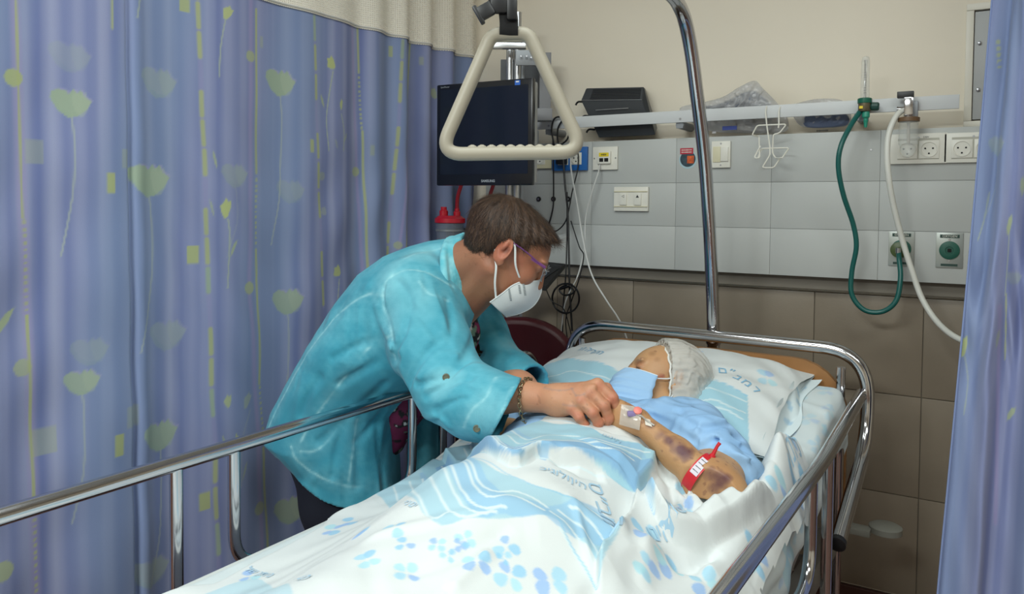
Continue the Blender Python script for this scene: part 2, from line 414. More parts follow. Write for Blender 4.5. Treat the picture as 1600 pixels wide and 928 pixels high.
# gas outlets
for (x0, y0, x1, y1, lb_) in ((1389, 361, 1428, 416, 'metal gas outlet plate with the green hose plugged in'), (1463, 363, 1504, 419, 'metal gas outlet plate with a bare green disc, beside the curtain')):
    c, hx, hz = frame_px(x0, y0, x1, y1)
    t = thing('gas_outlet', lb_, 'outlet', c)
    mb = MB(); mb.box(c - Y3*0.002, (hx, 0.002, hz), bev=0.001); mb.make('plate', mat('outlet_plate', 'a7aca8', 0.35, 0.5), t)
    G_ = mat('outlet_green', '1e5a4c', 0.5)
    mb = MB(); mb.lathe(c - Y3*0.004, [(0.0245, 0), (0.0245, 0.003), (0.023, 0.004), (0.010, 0.004), (0.009, 0.002), (0.0001, 0.002)], -Y3, 32); d_ = mb.make('disc', G_, t)
    mb = MB(); mb.box(c - Y3*0.0075, (0.0045, 0.001, 0.0045)); mb.make('key_slot', M_HOLE, d_)
    mb = MB(); mb.box(c + Z3*hz*0.8 - Y3*0.0045, (hx*0.72, 0.0006, 0.0045)); s_ = mb.make('name_strip', mat('strip_dark', '25433d', 0.5), t)
    text_mesh('OXYGEN', 0.0085, c + Z3*hz*0.8 - Y3*0.0055, WAX, M_WHITE, s_, 'lettering', 0.0002)
    mb = MB(); mb.box(c - Z3*hz*0.84 - Y3*0.0045, (hx*0.62, 0.0006, 0.0032)); mb.make('name_strip', mat('strip_dark'), t)
    for dz in (hz*0.6, -hz*0.6): MB().lathe(c + Z3*dz - Y3*0.004, [(0.0034, 0), (0.003, 0.0012)], -Y3, 10).make('screw', M_STEEL, t)

# ------------------------------------------------------------------ equipment rail above the panel
RY = 2.335
a = on_y(790, 206, RY); b = on_y(1499, 162, RY)
zr = 1.6075
t = thing('equipment_rail', 'flat white equipment rail running above the grey service panel', 'rail', (-0.6, RY, 1.585))
xr = on_y(1499, 162, RY)[0]
mb = MB(); mb.box(((-1.53+xr)/2, RY, zr), ((xr+1.53)/2, 0.004, 0.0185), bev=0.0015); mb.make('bar', M_RAILW, t)
for x in (1070, 1345, 868):
    q = on_y(x, 200, 2.39)
    mb = MB(); mb.lathe((q[0], 2.452, 1.583), [(0.013, 0), (0.013, 0.112)], -Y3, 20); mb.box((q[0], RY + 0.006, 1.588), (0.011, 0.003, 0.016)); mb.make('bracket', M_GREYM, t)
    mb = MB(); mb.lathe((q[0] + 0.004, RY - 0.004, 1.600), [(0.004, 0), (0.0035, 0.0015), (0.001, 0.0015)], -Y3, 12); mb.make('screw', M_STEEL, t)

# ------------------------------------------------------------------ wall cabinet (upper right)
c0 = on_y(1508, 14, 2.435); 
t = thing('wall_cabinet', 'shallow wall cabinet with white frame and grey door, upper right by the curtain', 'cabinet', (c0[0] + 0.15, 2.44, 1.58))
xa = on_y(1508, 100, 2.42)[0]; za = on_y(1540, 14, 2.42)[2]; zb = on_y(1540, 188, 2.42)[2]
mb = MB(); W_ = 0.30
for cx_, cz_, hx_, hz_ in ((xa+0.009, (za+zb)/2, 0.009, (za-zb)/2-0.0005), (xa+W_-0.005, (za+zb)/2, 0.005, (za-zb)/2-0.0005), (xa+W_/2, za+0.009, W_/2, 0.009), (xa+W_/2, zb-0.009, W_/2, 0.009)):
    mb.box((cx_, 2.435, cz_), (hx_, 0.016, hz_), bev=0.0015)
mb.make('frame', mat('cabinet_white', 'e0dccf', 0.4), t)
mb = MB(); mb.box((xa+W_/2, 2.432, (za+zb)/2), (W_/2-0.020, 0.008, (za-zb)/2-0.004), bev=0.001); d_ = mb.make('door', mat('cabinet_grey', 'a3a5a6', 0.4), t)
for dz in (0.70, 0.28):
    mb = MB(); mb.lathe((xa+0.032, 2.424, zb + (za-zb)*dz), [(0.005, 0), (0.005, 0.004), (0.003, 0.005)], -Y3, 14); mb.make('lock', M_STEEL, d_)

# ------------------------------------------------------------------ curtains
def fold_noise(x, seed, n=6, lo=2, hi=9):
    r = np.random.default_rng(seed); y = 0
    for k in range(n): y = y + np.sin(x*r.uniform(lo, hi)*2*pi/1.0 + r.uniform(0, 6.28))*r.uniform(.4, 1)/n
    return y
NTL = 660
tl = np.concatenate([np.linspace(0.35, 1.5, 330, endpoint=False), np.linspace(1.5, 2.42, 330)])
def curtain_a(t, z):
    """distance across for the left curtain: gentle folds near the camera, deep ones by the wall"""
    g = np.clip((t - 1.35)/0.7, 0, 1)
    hang = 0.6 + 0.4*np.clip((2.0 - z)/1.5, 0, 1)
    f = 0.009*np.sin(t*2*pi/0.31 + 1.0) + 0.003*fold_noise(t, 3, 5, 2, 6)
    f = f - 0.020*np.exp(-((t - 1.000 - 0.010*(1.9-z))/0.0055)**2) + 0.008*np.exp(-((t - 1.022 - 0.010*(1.9-z))/0.016)**2)
    d = 0.030*np.sin(t*2*pi/0.135 + 0.9*np.sin(t*6)) + 0.014*fold_noise(t, 8, 5, 6, 15)
    wr = 0.0035*np.sin(z*23 + 6*np.sin(t*5.3))*np.sin(t*17 + z*4)*np.clip((1.75 - z)/0.4, 0, 1)
    return -1.70 + hang*(f + (0.2 + 0.8*g)*g*d) + wr + 0.03*np.clip((t-2.2)/0.2, 0, 1)*0
# ------------------------------------------------------------------ printing on cloth: colour per vertex, laid out in the cloth's own plane
def inpoly(uv, poly):
    x, y = uv[:, 0], uv[:, 1]; c = np.zeros(len(uv), bool); n = len(poly)
    for i in range(n):
        x1, y1 = poly[i]; x2, y2 = poly[(i+1) % n]
        if y1 == y2: continue
        m = (y1 > y) != (y2 > y)
        c ^= m & (x < (x2-x1)*(y-y1)/(y2-y1) + x1)
    return c
def p_poly(uv, cols, poly, col, al=1.0, jit=0.0010):
    poly = np.asarray(poly); mn, mx = poly.min(0) - 0.002, poly.max(0) + 0.002
    idx = np.nonzero((uv[:, 0] >= mn[0]) & (uv[:, 0] <= mx[0]) & (uv[:, 1] >= mn[1]) & (uv[:, 1] <= mx[1]))[0]
    if len(idx) == 0: return
    m = sum(inpoly(uv[idx] + np.array(o)*jit, poly) for o in ((-1, -.4), (.4, -1), (1, .4), (-.4, 1), (0, 0)))/5.0*al
    m = m[:, None]; cols[idx] = cols[idx]*(1-m) + np.array(lin(col))*m
def p_line(uv, cols, pts, wd, col, al=1.0, soft=0.55, dash=None):
    pts = np.asarray(pts, float); mn, mx = pts.min(0) - wd, pts.max(0) + wd
    idx = np.nonzero((uv[:, 0] >= mn[0]) & (uv[:, 0] <= mx[0]) & (uv[:, 1] >= mn[1]) & (uv[:, 1] <= mx[1]))[0]
    if len(idx) == 0: return
    q = uv[idx]; best = np.full(len(idx), 9.0); run = np.zeros(len(idx)); L0 = 0
    for a, b in zip(pts[:-1], pts[1:]):
        d = b - a; l = np.hypot(*d) + 1e-9; s = np.clip(((q - a) @ d)/l**2, 0, 1)
        e = np.hypot(*(q - a - s[:, None]*d).T); k = e < best; best[k] = e[k]; run[k] = L0 + s[k]*l; L0 += l
    m = np.clip((wd/2 - best)/(wd/2*soft + 1e-9), 0, 1)*al
    if dash: m = m*((run/dash) % 1 < 0.5)
    cols[idx] = cols[idx]*(1-m[:, None]) + np.array(lin(col))*m[:, None]
def grid_faces(nu, nv):
    i = np.arange((nu-1)*(nv-1)); r, c = i//(nv-1), i % (nv-1); a = r*nv + c
    return np.stack([a, a+nv, a+nv+1, a+1], 1)

TULIP = np.array([(-.5, .12), (-.47, .3), (-.3, .40), (-.12, .36), (-.05, .27), (.06, .43), (.14, .31), (.24, .42), (.33, .22), (.5, .12), (.36, -.15), (.14, -.36), (-.08, -.40), (-.32, -.22)])
BUD = np.array([(-.35, -.2), (-.45, .1), (-.15, .3), (.0, .5), (.2, .32), (.45, .35), (.4, 0), (.15, -.45), (-.1, -.5)])
LEAF = np.array([(-.18, -.5), (-.28, -.1), (-.12, .3), (.22, .5), (.25, .1), (.05, -.3)])
YG, PALE, LIL, YEL = '94a68d', '8795b3', '8d8cb4', 'a3ab78'

def curtain_base(u, z, seed):
    r = np.random.default_rng(seed); a = np.zeros_like(u); b = np.zeros_like(u)
    for k in range(7):
        a += np.sin(u*2*pi*r.uniform(1.5, 9) + r.uniform(0, 6.3) + 0.25*np.sin(z*r.uniform(1, 5)))*r.uniform(.4, 1)/3
        b += np.sin(u*2*pi*r.uniform(8, 30) + r.uniform(0, 6.3) + 0.6*np.sin(z*r.uniform(1, 4)))*r.uniform(.4, 1)/4
    w_ = np.clip(0.5 + 0.33*a + 0.12*b, 0, 1)[:, None]
    c1, c2, c3 = (np.array(lin(c)) for c in ('6874a4', '969cbc', '7b8fb2'))
    c = c1*(1-w_) + c2*w_
    g = np.clip(0.25 + 0.5*np.sin(u*7.1 + 1.3*np.sin(z*2.1) + seed), 0, .6)[:, None]
    return c*(1-g) + c3*g
def curtain_print(uv, cols, elems, tox):
    for e in elems:
        k = e[0]
        if k == 'band':               # points, half width in px, style
            pts, wpx, st = e[1:]; q = np.array([tox(x, y) for x, y in pts]); wd = wpx*0.0013
            if st == 'block':
                q2 = spline(q, 6); n = len(q2)
                p_line(uv, cols, q, wd, LIL, 0.55)
                L = 0
                for i in range(len(q)-1):
                    m_ = 5
                    for j in range(m_):
                        s0, s1 = (j+0.12)/m_, (j+0.90)/m_
                        if (i*m_ + j) % 4 == 3: continue
                        p_line(uv, cols, [q[i]*(1-s0)+q[i+1]*s0, q[i]*(1-s1)+q[i+1]*s1], wd, YEL if (i+j) % 3 else YG, 0.85)
            elif st == 'dash': p_line(uv, cols, q, wd, YEL, 0.75, dash=0.014)
            elif st == 'pink': p_line(uv, cols, q, wd, '9a8fb8', 0.6, soft=0.8)
            else: p_line(uv, cols, q, wd, YEL, 0.85)
        elif k == 'circ':
            x, y, r, al = e[1:]; c0 = tox(x, y); rr = r*0.0014
            an = np.linspace(0, 2*pi, 24); p_poly(uv, cols, np.stack([c0[0]+rr*np.cos(an), c0[1]+rr*np.sin(an)], 1), 'a3ad74', al)
        elif k == 'sq':
            x, y, w_, h, al = e[1:]; c0 = tox(x, y); p_poly(uv, cols, [(c0[0]+sx*w_*0.00075, c0[1]+sy*h*0.0007) for sx, sy in ((-1, -1), (1, -1), (1, 1), (-1, 1))], 'a5ad71', al)
        elif k == 'tul':
            x, y, w_, stem, al = e[1:6]; c0 = np.array(tox(x, y)); s_ = abs(tox(x+w_/2, y)[0]-tox(x-w_/2, y)[0]) if len(e) < 7 else w_*0.001
            if stem:
                e_ = [c0 + s_*np.array(q) for q in ((0, -.3), (.05, -1.0), (.0, -1.7*stem/100), (-.28, -2.7*stem/100))]
                p_line(uv, cols, spline(np.array(e_), 6), 0.0055, '9fa9a6', al*0.9)
            p_poly(uv, cols, c0 + s_*(TULIP + (.06, .07))*(0.95, .8), 'a79fc0', al*0.5); p_poly(uv, cols, c0 + s_*TULIP*(1, .9), YG, al)
            p_poly(uv, cols, c0 + s_*(TULIP*(.45, .8) + (.24, .0)), 'a3b09c', al*0.45)
        elif k in ('bud', 'leaf'):
            x, y, w_, h, rot, al = e[1:]; c0 = np.array(tox(x, y)); sx = w_*0.00155; sy = h*0.0014
            q = (BUD if k == 'bud' else LEAF)*(sx, sy); ca, sa = cos(rot), sin(rot); q = q @ np.array([[ca, sa], [-sa, ca]])
            p_poly(uv, cols, c0 + q, 'b0b97c' if k == 'bud' else '9fab86', al)
        elif k == 'line':
            pts, al = e[1:]; p_line(uv, cols, spline(np.array([tox(x, y) for x, y in pts]), 6), 0.0055, 'a3ae9c', al)
def tzl(x, y):
    q = on_a(x, y, -1.70); return (q @ BD, q[2])
zbot, zmesh, ztop = 0.28, 1.882, 2.36
zv = np.linspace(zbot, zmesh, 410)
T, Z = np.meshgrid(tl, zv, indexing='ij'); T, Z = T.ravel(), Z.ravel()
def curtain_pts(T, Z):
    A = curtain_a(T, Z); return BN*A[:, None] + BD*T[:, None] + Z3*Z[:, None]
V = curtain_pts(T, Z)
uv = np.stack([T, Z], 1); cols = curtain_base(T*2.2, Z, 4)
EL = [('band', [(17, -300), (24, 0), (38, 345), (45, 500), (55, 790), (62, 1000)], 22, 'pink'), ('band', [(26, 0), (37, 340)], 5.5, 'y'), ('band', [(39, 345), (45, 495)], 8, 'dash'), ('band', [(45, 495), (55, 785)], 7, 'y'), ('band', [(56, 790), (62, 1000)], 8, 'dash'),
 ('band', [(172, -100), (173, 45)], 5, 'y'), ('band', [(304, -200), (309, 0), (318, 230), (325, 460), (333, 700), (342, 980)], 13, 'block'),
 ('band', [(392, 0), (390, 460), (402, 640), (414, 900)], 18, 'pink'), ('band', [(401, 15), (401, 270)], 8, 'y'), ('band', [(401, 280), (400, 380)], 8, 'dash'), ('band', [(400, 390), (404, 470), (408, 600)], 8, 'y'), ('band', [(409, 605), (413, 690)], 8, 'dash'), ('band', [(413, 700), (424, 900)], 8, 'y'),
 ('band', [(489, 20), (495, 250), (504, 480)], 10, 'block'), ('band', [(554, 40), (562, 250), (572, 480)], 14, 'pink'), ('band', [(563, 40), (565, 110)], 8, 'y'), ('band', [(565, 112), (568, 200)], 8, 'dash'), ('band', [(569, 205), (576, 470)], 8, 'y'),
 ('band', [(624, 60), (618, 230), (606, 420)], 11, 'block'), ('band', [(648, 60), (640, 230), (626, 400)], 8, 'y'), ('band', [(640, 60), (632, 230), (618, 400)], 10, 'pink'),
 ('circ', 22, 121, 13, .85), ('circ', 391, 88, 11, .7), ('circ', 561, 268, 11, .7), ('circ', 390, 450, 12, .7), ('circ', 618, 383, 9, .6), ('circ', 642, 120, 8, .6), ('circ', 502, 275, 9, .35), ('circ', 36, 575, 13, .6), ('circ', 407, 795, 13, .6), ('circ', 4, 893, 15, .7),
 ('sq', 290, 8, 18, 22, .8), ('sq', 171, 286, 13, 32, .85), ('sq', 303, 398, 20, 32, .85), ('sq', 485, 228, 9, 26, .8), ('sq', 184, 695, 14, 36, .85), ('sq', 320, 783, 20, 32, .85), ('sq', 612, 80, 10, 26, .7), ('sq', 55, 237, 24, 36, .3), ('sq', 196, 248, 14, 32, .3), ('sq', 580, 235, 9, 24, .4), ('sq', 72, 690, 34, 40, .35), ('sq', 205, 650, 20, 34, .3), ('sq', 410, 65, 8, 22, .35), ('sq', 658, 95, 8, 20, .4),
 ('tul', 250, 130, 60, 0, .35), ('tul', 110, 90, 66, 0, .2), ('tul', 112, 162, 62, 145, .9), ('tul', 235, 283, 66, 140, .9), ('tul', 440, 130, 45, 165, .9), ('tul', 128, 598, 55, 150, .8), ('tul', 252, 682, 60, 130, .8), ('tul', 451, 472, 44, 130, .8), ('tul', 456, 798, 46, 0, .8), ('tul', 140, 550, 60, 0, .25), ('tul', 265, 525, 60, 0, .3), ('tul', 455, 300, 40, 0, .25), ('tul', 365, 275, 44, 90, .35), ('tul', 238, 895, 60, 0, .4),
 ('bud', 516, 99, 26, 28, .9, .95), ('line', [(519, 112), (513, 150), (509, 190), (512, 235)], .9), ('bud', 532, 163, 9, 26, 0, .9), ('line', [(532, 178), (537, 205), (536, 235)], .8), ('leaf', 503, 158, 12, 30, .5, .8), ('leaf', 540, 215, 8, 24, -.3, .7), ('leaf', 524, 225, 12, 24, .5, .4),
 ('bud', 349, 325, 22, 38, 0, .95), ('line', [(353, 343), (357, 380), (352, 450)], .9), ('leaf', 363, 388, 12, 36, -.3, .85), ('leaf', 334, 250, 10, 36, .3, .8), ('leaf', 330, 325, 8, 36, .35, .7), ('bud', 353, 20, 20, 30, -.4, .9), ('line', [(350, 30), (343, 70), (340, 120)], .8),
 ('bud', 526, 424, 26, 24, .8, .9), ('line', [(529, 436), (524, 480)], .8), ('bud', 353, 626, 16, 26, .2, .75), ('bud', 366, 690, 11, 34, 0, .95), ('leaf', 347, 690, 10, 34, .4, .7), ('bud', 385, 625, 18, 34, -.4, .4), ('leaf', 380, 735, 10, 38, -.3, .6), ('leaf', 4, 508, 22, 60, -.5, .9), ('line', [(218, -10), (212, 28)], .8), ('line', [(390, 640), (376, 690), (374, 760)], .3),
 ('bud', 505, 330, 18, 20, .6, .3), ('leaf', 690, 250, 14, 40, .3, .6), ('bud', 683, 145, 20, 30, .5, .6)]
curtain_print(uv, cols, EL, tzl)
MC = mat('curtain_cloth', None, 0.85, vcol=True, bump=(420, 0.12), sheen=0.1)
root = thing('privacy_curtain', 'long blue and lilac flowered privacy curtain hanging behind the bending woman', 'curtain', tuple(B(-1.7, 1.4, zbot)))
mk('cloth', V, grid_faces(len(tl), len(zv)), MC, root, cols=cols)
M_MESH = mat('curtain_netting', 'e3ded2', 0.9)
def netting(m):                      # open net: small regular holes
    nt = m.node_tree; N, L = nt.nodes, nt.links; b = N['Principled BSDF']; uvn = N.new('ShaderNodeAttribute'); uvn.attribute_name = 'net'
    sep = N.new('ShaderNodeSeparateXYZ'); L.new(uvn.outputs['Vector'], sep.inputs[0]); outs = []
    for ax_ in ('X', 'Y'):
        ml = N.new('ShaderNodeMath'); ml.operation = 'MULTIPLY'; ml.inputs[1].default_value = 1/0.0065; L.new(sep.outputs[ax_], ml.inputs[0])
        fr = N.new('ShaderNodeMath'); fr.operation = 'FRACT'; L.new(ml.outputs[0], fr.inputs[0])
        gt = N.new('ShaderNodeMath'); gt.operation = 'GREATER_THAN'; gt.inputs[1].default_value = 0.45; L.new(fr.outputs[0], gt.inputs[0]); outs.append(gt)
    mu = N.new('ShaderNodeMath'); mu.operation = 'MULTIPLY'; L.new(outs[0].outputs[0], mu.inputs[0]); L.new(outs[1].outputs[0], mu.inputs[1])
    a_ = N.new('ShaderNodeMath'); a_.operation = 'MULTIPLY_ADD'; a_.inputs[1].default_value = -0.75; a_.inputs[2].default_value = 1.0; L.new(mu.outputs[0], a_.inputs[0])
    L.new(a_.outputs[0], b.inputs['Alpha'])
netting(M_MESH)
def add_net(o, uvs):
    a = o.data.attributes.new('net', 'FLOAT_VECTOR', 'POINT'); v = np.zeros((len(uvs), 3), np.float32); v[:, :2] = uvs; a.data.foreach_set('vector', v.ravel())
tm = tl[::3]; zm = np.linspace(zmesh - 0.012, ztop, 26); T2, Z2 = np.meshgrid(tm, zm, indexing='ij'); T2, Z2 = T2.ravel(), Z2.ravel()
V2 = curtain_pts(T2, Z2) + BN*0.004
o = mk('top_netting', V2, grid_faces(len(tm), len(zm)), M_MESH, root); add_net(o, np.stack([T2, Z2], 1))
# hem where netting meets cloth
hm = MB(); hm.tube(curtain_pts(tl[::3], np.full(len(tl[::3]), zmesh - 0.004)) + BN*0.005, 0.0035, 6); hm.make('netting_hem', mat('netting_hem', 'd9d6cf', 0.9), root)
hk = MB(); hk.box(B(-1.7, 1.4, ztop + 0.015), (0.012, 1.06, 0.012), np.array([BN, BD, Z3]), bev=0.002); hk.make('curtain_track', M_WHITE, root)

# the right curtain: gathered, nearest its free edge, flaring towards the floor
nz, ns = 420, 150
sv = np.linspace(0, 1, ns); zv2 = np.linspace(0.25, 2.30, nz)
S2, Z4 = np.meshgrid(sv, zv2, indexing='ij'); S2, Z4 = S2.ravel(), Z4.ravel()
pe_top, pe_bot = P(1551, 0, 1.72), P(1466, 928, 1.62)
k_ = (Z4 - pe_bot[2])/(pe_top[2] - pe_bot[2])
edge = pe_bot[:2]*(1-k_[:, None]) + pe_top[:2]*k_[:, None]
far = np.array(P(1760, 400, 1.50)[:2]); dirv = far - edge; nrm = np.stack([-dirv[:, 1], dirv[:, 0]], 1); nrm /= np.linalg.norm(nrm, axis=1)[:, None]
g = (0.024*np.sin(S2*2*pi*3.3 + 0.9*np.sin(Z4*2.3)) + 0.007*np.sin(S2*2*pi*7.5 + Z4*1.7) + 0.004*np.sin(Z4*19 + 8*S2)*np.sin(S2*30 + Z4*7))*(0.4 + 0.6*np.clip((2.3-Z4)/1.6, 0, 1))*np.clip(S2*8+.25, 0, 1)
g += 0.011*np.sin(Z4*31 + 3*np.sin(S2*19))*np.exp(-((Z4-1.1)/0.16)**2)*np.sin(S2*14)
XY = edge + dirv*S2[:, None] + nrm*g[:, None]
V = np.concatenate([XY, Z4[:, None]], 1)
U2 = S2*0.42
cols = curtain_base(U2*3.5 + 5, Z4, 9)
def szr(x, y):
    z = on_y(x, y, 1.6)[2]; best = project(V[np.abs(V[:, 2]-z) < 0.01][:, :]); ii = np.nonzero(np.abs(V[:, 2]-z) < 0.01)[0]
    j = ii[np.argmin(np.abs(best[:, 0]-x) + np.abs(best[:, 1]-y))]; return (U2[j], V[j, 2])
EL2 = [('tul', 1560, 210, 60, 90, .35, 1), ('leaf', 1578, 352, 16, 34, 0, .9), ('line', [(1577, 365), (1574, 420), (1570, 480)], .7), ('bud', 1502, 578, 28, 34, .3, .9), ('line', [(1507, 592), (1512, 640), (1506, 700)], .6), ('leaf', 1580, 700, 20, 26, -.3, .85), ('line', [(1545, 300), (1538, 345), (1528, 380)], .7), ('leaf', 1597, 290, 14, 30, .2, .8), ('band', [(1560, 0), (1562, 60)], 8, 'dash'), ('band', [(1563, 500), (1560, 640), (1556, 900)], 12, 'pink'), ('band', [(1572, 480), (1570, 600)], 4, 'y'), ('leaf', 1560, 560, 10, 30, 0, .6), ('tul', 1585, 450, 40, 0, .3, 1)]
curtain_print(np.stack([U2, Z4], 1), cols, EL2, szr)
root = thing('privacy_curtain', 'narrow gathered blue curtain with yellow leaves at the right edge', 'curtain', (float(far[0])-0.1, float(far[1])+0.1, 0.25))
mk('cloth', V, grid_faces(ns, nz), MC, root, cols=cols)
sm = MB(); idx = [i for i in range(0, nz, 6)]; sm.tube(V[:nz][idx], 0.0022, 6); sm.make('side_hem', mat('curtain_hem', '7d8db8', 0.85), root)
# ------------------------------------------------------------------ hospital bed
BAX = np.array([BN, BD, Z3])
M_WOOD = mat('headboard_wood', '9c6f43', 0.4, noise=(14, 0.12), bump=(60, 0.1, (1, 1, 12)))
M_FRAME = mat('bed_frame_grey', '8a8781', 0.4, 0.2)
bed = thing('hospital_bed', 'chrome railed hospital bed the patient lies in', 'bed', tuple(B(-0.72, 1.0, 0)))
HT = 2.07
mb = MB(); mb.tube(rounded([B(-1.13, HT, 0.40), B(-1.13, HT, 0.970), B(-0.287, HT, 0.970), B(-0.287, HT, 0.74), B(-0.287, 1.71, 0.625)], 0.13, 12), 0.0165, 18)
mb.make('headboard_rail', M_CHROME, bed)
mb = MB(); mb.lathe(B(-0.287, 1.7108, 0.6252), [(0.0175, 0.0), (0.0175, 0.012), (0.013, 0.014)], -(BD*0.95 + Z3*0.31), 18); mb.make('end_cap', M_BLACK, bed)
an = np.linspace(0, pi/2, 8)
hw, r_ = 0.375, 0.13
poly = [(-hw, -0.2), (hw, -0.2)] + [(hw - r_ + r_*cos(q), 0.165 - r_ + r_*sin(q)) for q in an] + [(-hw + r_ - r_*sin(q), 0.165 - r_ + r_*cos(q)) for q in an]
mb = MB(); mb.prism(poly, np.array([BN, Z3, BD]), B(-0.708, HT - 0.012, 0.772), 0.018); mb.make('headboard_panel', M_WOOD, bed, sharp=30)
for a in (-1.07, -0.345):
    mb = MB(); mb.tube([B(a, HT - 0.03, 0.30), B(a, HT - 0.03, 0.93)], 0.011, 12); mb.make('headboard_post', M_CHROME, bed)
def side_rail(a, z, ts, end_loop):
    o = MB()
    pts = [B(a, -0.15, z), B(a, 1.60, z), B(a, 1.98 if end_loop else 2.06, z + (0.012 if end_loop else 0.042))]
    if end_loop: pts += [B(a, 2.03, z - 0.05), B(a, 2.03, z - 0.25)]
    o.tube(rounded(pts, 0.07, 8), 0.0145, 18); top = o.make('side_rail', M_CHROME, bed)
    for t_ in (ts[0], ts[3]):
        q = MB(); q.tube([B(a, t_, z - 0.008), B(a, t_, 0.42)], 0.0115, 14); q.make('rail_post', M_CHROME, bed)
    q = MB(); q.tube(rounded([B(a, ts[1], z - 0.008), B(a, ts[1], 0.625), B(a, ts[2], 0.625), B(a, ts[2], z - 0.008)], 0.075, 10), 0.0115, 14); q.make('rail_loop', M_CHROME, bed)
    q = MB(); q.tube([B(a, ts[0]-0.05, 0.44), B(a, ts[3]+0.05, 0.44)], 0.013, 12); q.make('lower_bar', M_CHROME, bed)
side_rail(-1.22, 0.865, (0.80, 0.92, 1.436, 1.557), True)
side_rail(-0.30, 0.8225, (0.85, 0.97, 1.50, 1.66), False)
mb = MB()
for a in (-1.12, -0.36): mb.box(B(a, 0.95, 0.50), (0.02, 1.08, 0.03), BAX, 0.004)
for t_ in (-0.1, 0.9, 2.0): mb.box(B(-0.74, t_, 0.50), (0.38, 0.02, 0.025), BAX, 0.004)
fr_ = mb.make('bed_frame', M_FRAME, bed)
mb = MB(); mb.box(B(-0.74, 0.62, 0.556), (0.40, 0.66, 0.012), BAX, 0.003)
c_, s_ = cos(radians(14.6)), sin(radians(14.6))
mb.box(B(-0.74, 1.66, 0.655), (0.40, 0.39, 0.012), np.array([BN, BD*c_ + Z3*s_, Z3*c_ - BD*s_]), 0.003); mb.make('mattress_platform', M_FRAME, bed)
for a in (-1.08, -0.40):
    for t_ in (0.02, 1.92):
        mb = MB(); mb.tube([B(a, t_, 0.48), B(a, t_, 0.13)], 0.02, 12); lg = mb.make('leg', M_FRAME, bed)
        mb = MB(); mb.lathe(B(a - 0.015, t_, 0.0555), [(0.02, 0), (0.055, 0.002), (0.055, 0.028), (0.02, 0.03)], BN, 20); mb.make('castor', M_BLACK, lg)
bp_ = B(-0.265, 2.12, 0.52)
mb = MB(); mb.box(B(-0.31, 2.09, 0.512), (0.035, 0.02, 0.008), BAX, 0.002); mb.lathe(bp_ + BN*0.02 - Z3*0.012, [(0.024, 0), (0.039, 0.002), (0.039, 0.016), (0.032, 0.020)], Z3, 28)
bu = mb.make('corner_bumper', mat('bumper_grey', '84847c', 0.5), bed); bu['label'] = 'round pale grey corner bumper'
# trapeze pole planted in the bedhead
t = thing('trapeze_pole', 'curved chrome pole rising from the headboard and arching over the bed', 'pole', tuple(B(-0.692, 2.10, 0.45)))
pp = spline([B(-0.692, 2.115, 0.45), B(-0.692, 2.11, 0.95), B(-0.692, 2.03, 1.38), B(-0.692, 1.94, 1.62), B(-0.692, 1.875, 1.75), B(-0.692, 1.81, 1.812), B(-0.692, 1.70, 1.835), B(-0.692, 1.35, 1.865), B(-0.692, 1.00, 1.890)], 8)
mb = MB(); mb.tube(pp, 0.0178, 18); mb.make('pole', M_CHROME, t)
mb = MB(); mb.box(B(-0.692, 2.10, 0.50), (0.03, 0.026, 0.06), BAX, 0.004); mb.make('socket_clamp', M_GREYM, t)
mb = MB(); mb.lathe(B(-0.692, 2.11, 0.94), [(0.0185, 0), (0.021, 0.004), (0.021, 0.035), (0.0185, 0.04)], Z3, 20); mb.make('collar', M_CHROME, t)
# trapeze handle
ZH = 1.25
t = thing('hanging_trapeze', 'triangular cream plastic trapeze handle hanging from a black strap', 'handle', tuple(P(797, 240, ZH)))
hp = rounded([P(796, 52, ZH), P(826, 52, ZH), P(912, 238, ZH), P(686, 241, ZH), P(768, 54, ZH), P(796, 52, ZH)], 0.040, 10)[:-1]
mb = MB(); mb.tube(hp, 0.0113, 18, closed=True); M_HAND = mat('handle_cream', 'a09a8b', 0.45, bump=(200, 0.05)); hn = mb.make('handle', M_HAND, t)
for k in range(10):
    q = P(738 + k*15.0, 231.0 - k*0.1, ZH); mb = MB(); mb.lathe(q - X3*0, [(0.0001, -0.0085), (0.0030, -0.0065), (0.0052, -0.002), (0.0052, 0.002), (0.0030, 0.0065), (0.0001, 0.0085)], ray(1600, 366) - ray(800, 366), 14); mb.make('finger_grip', M_HAND, hn)
M_STRAP = mat('strap_black', '111113', 0.8, bump=(700, 0.4, (1, 1, 6)))
def ribbon(pts, wdir, w_, th=0.0015):
    mb = MB(); pts = np.asarray(pts); wd = np.asarray(wdir)/np.linalg.norm(wdir); n = len(pts); tg = np.gradient(pts, axis=0); V = []; F = []
    for i in range(n):
        nn = np.cross(tg[i], wd); nn /= np.linalg.norm(nn) + 1e-9; ww = w_ if np.isscalar(w_) else w_[i]
        for sx, sy in ((-1, -1), (1, -1), (1, 1), (-1, 1)): V.append(pts[i] + wd*sx*ww/2 + nn*sy*th/2)
    for i in range(n-1):
        for k in range(4): F.append((i*4+k, i*4+(k+1) % 4, (i+1)*4+(k+1) % 4, (i+1)*4+k))
    F += [(0, 1, 2, 3), tuple(4*(n-1)+k for k in (3, 2, 1, 0))]; return mb.add(V, F)
rt = RC @ np.array([1., 0, 0]); dp = RC @ np.array([0, 0, 1.])       # right, and towards the viewer, for things that face the bed's foot
top = B(-0.692, 1.035, 1.888)
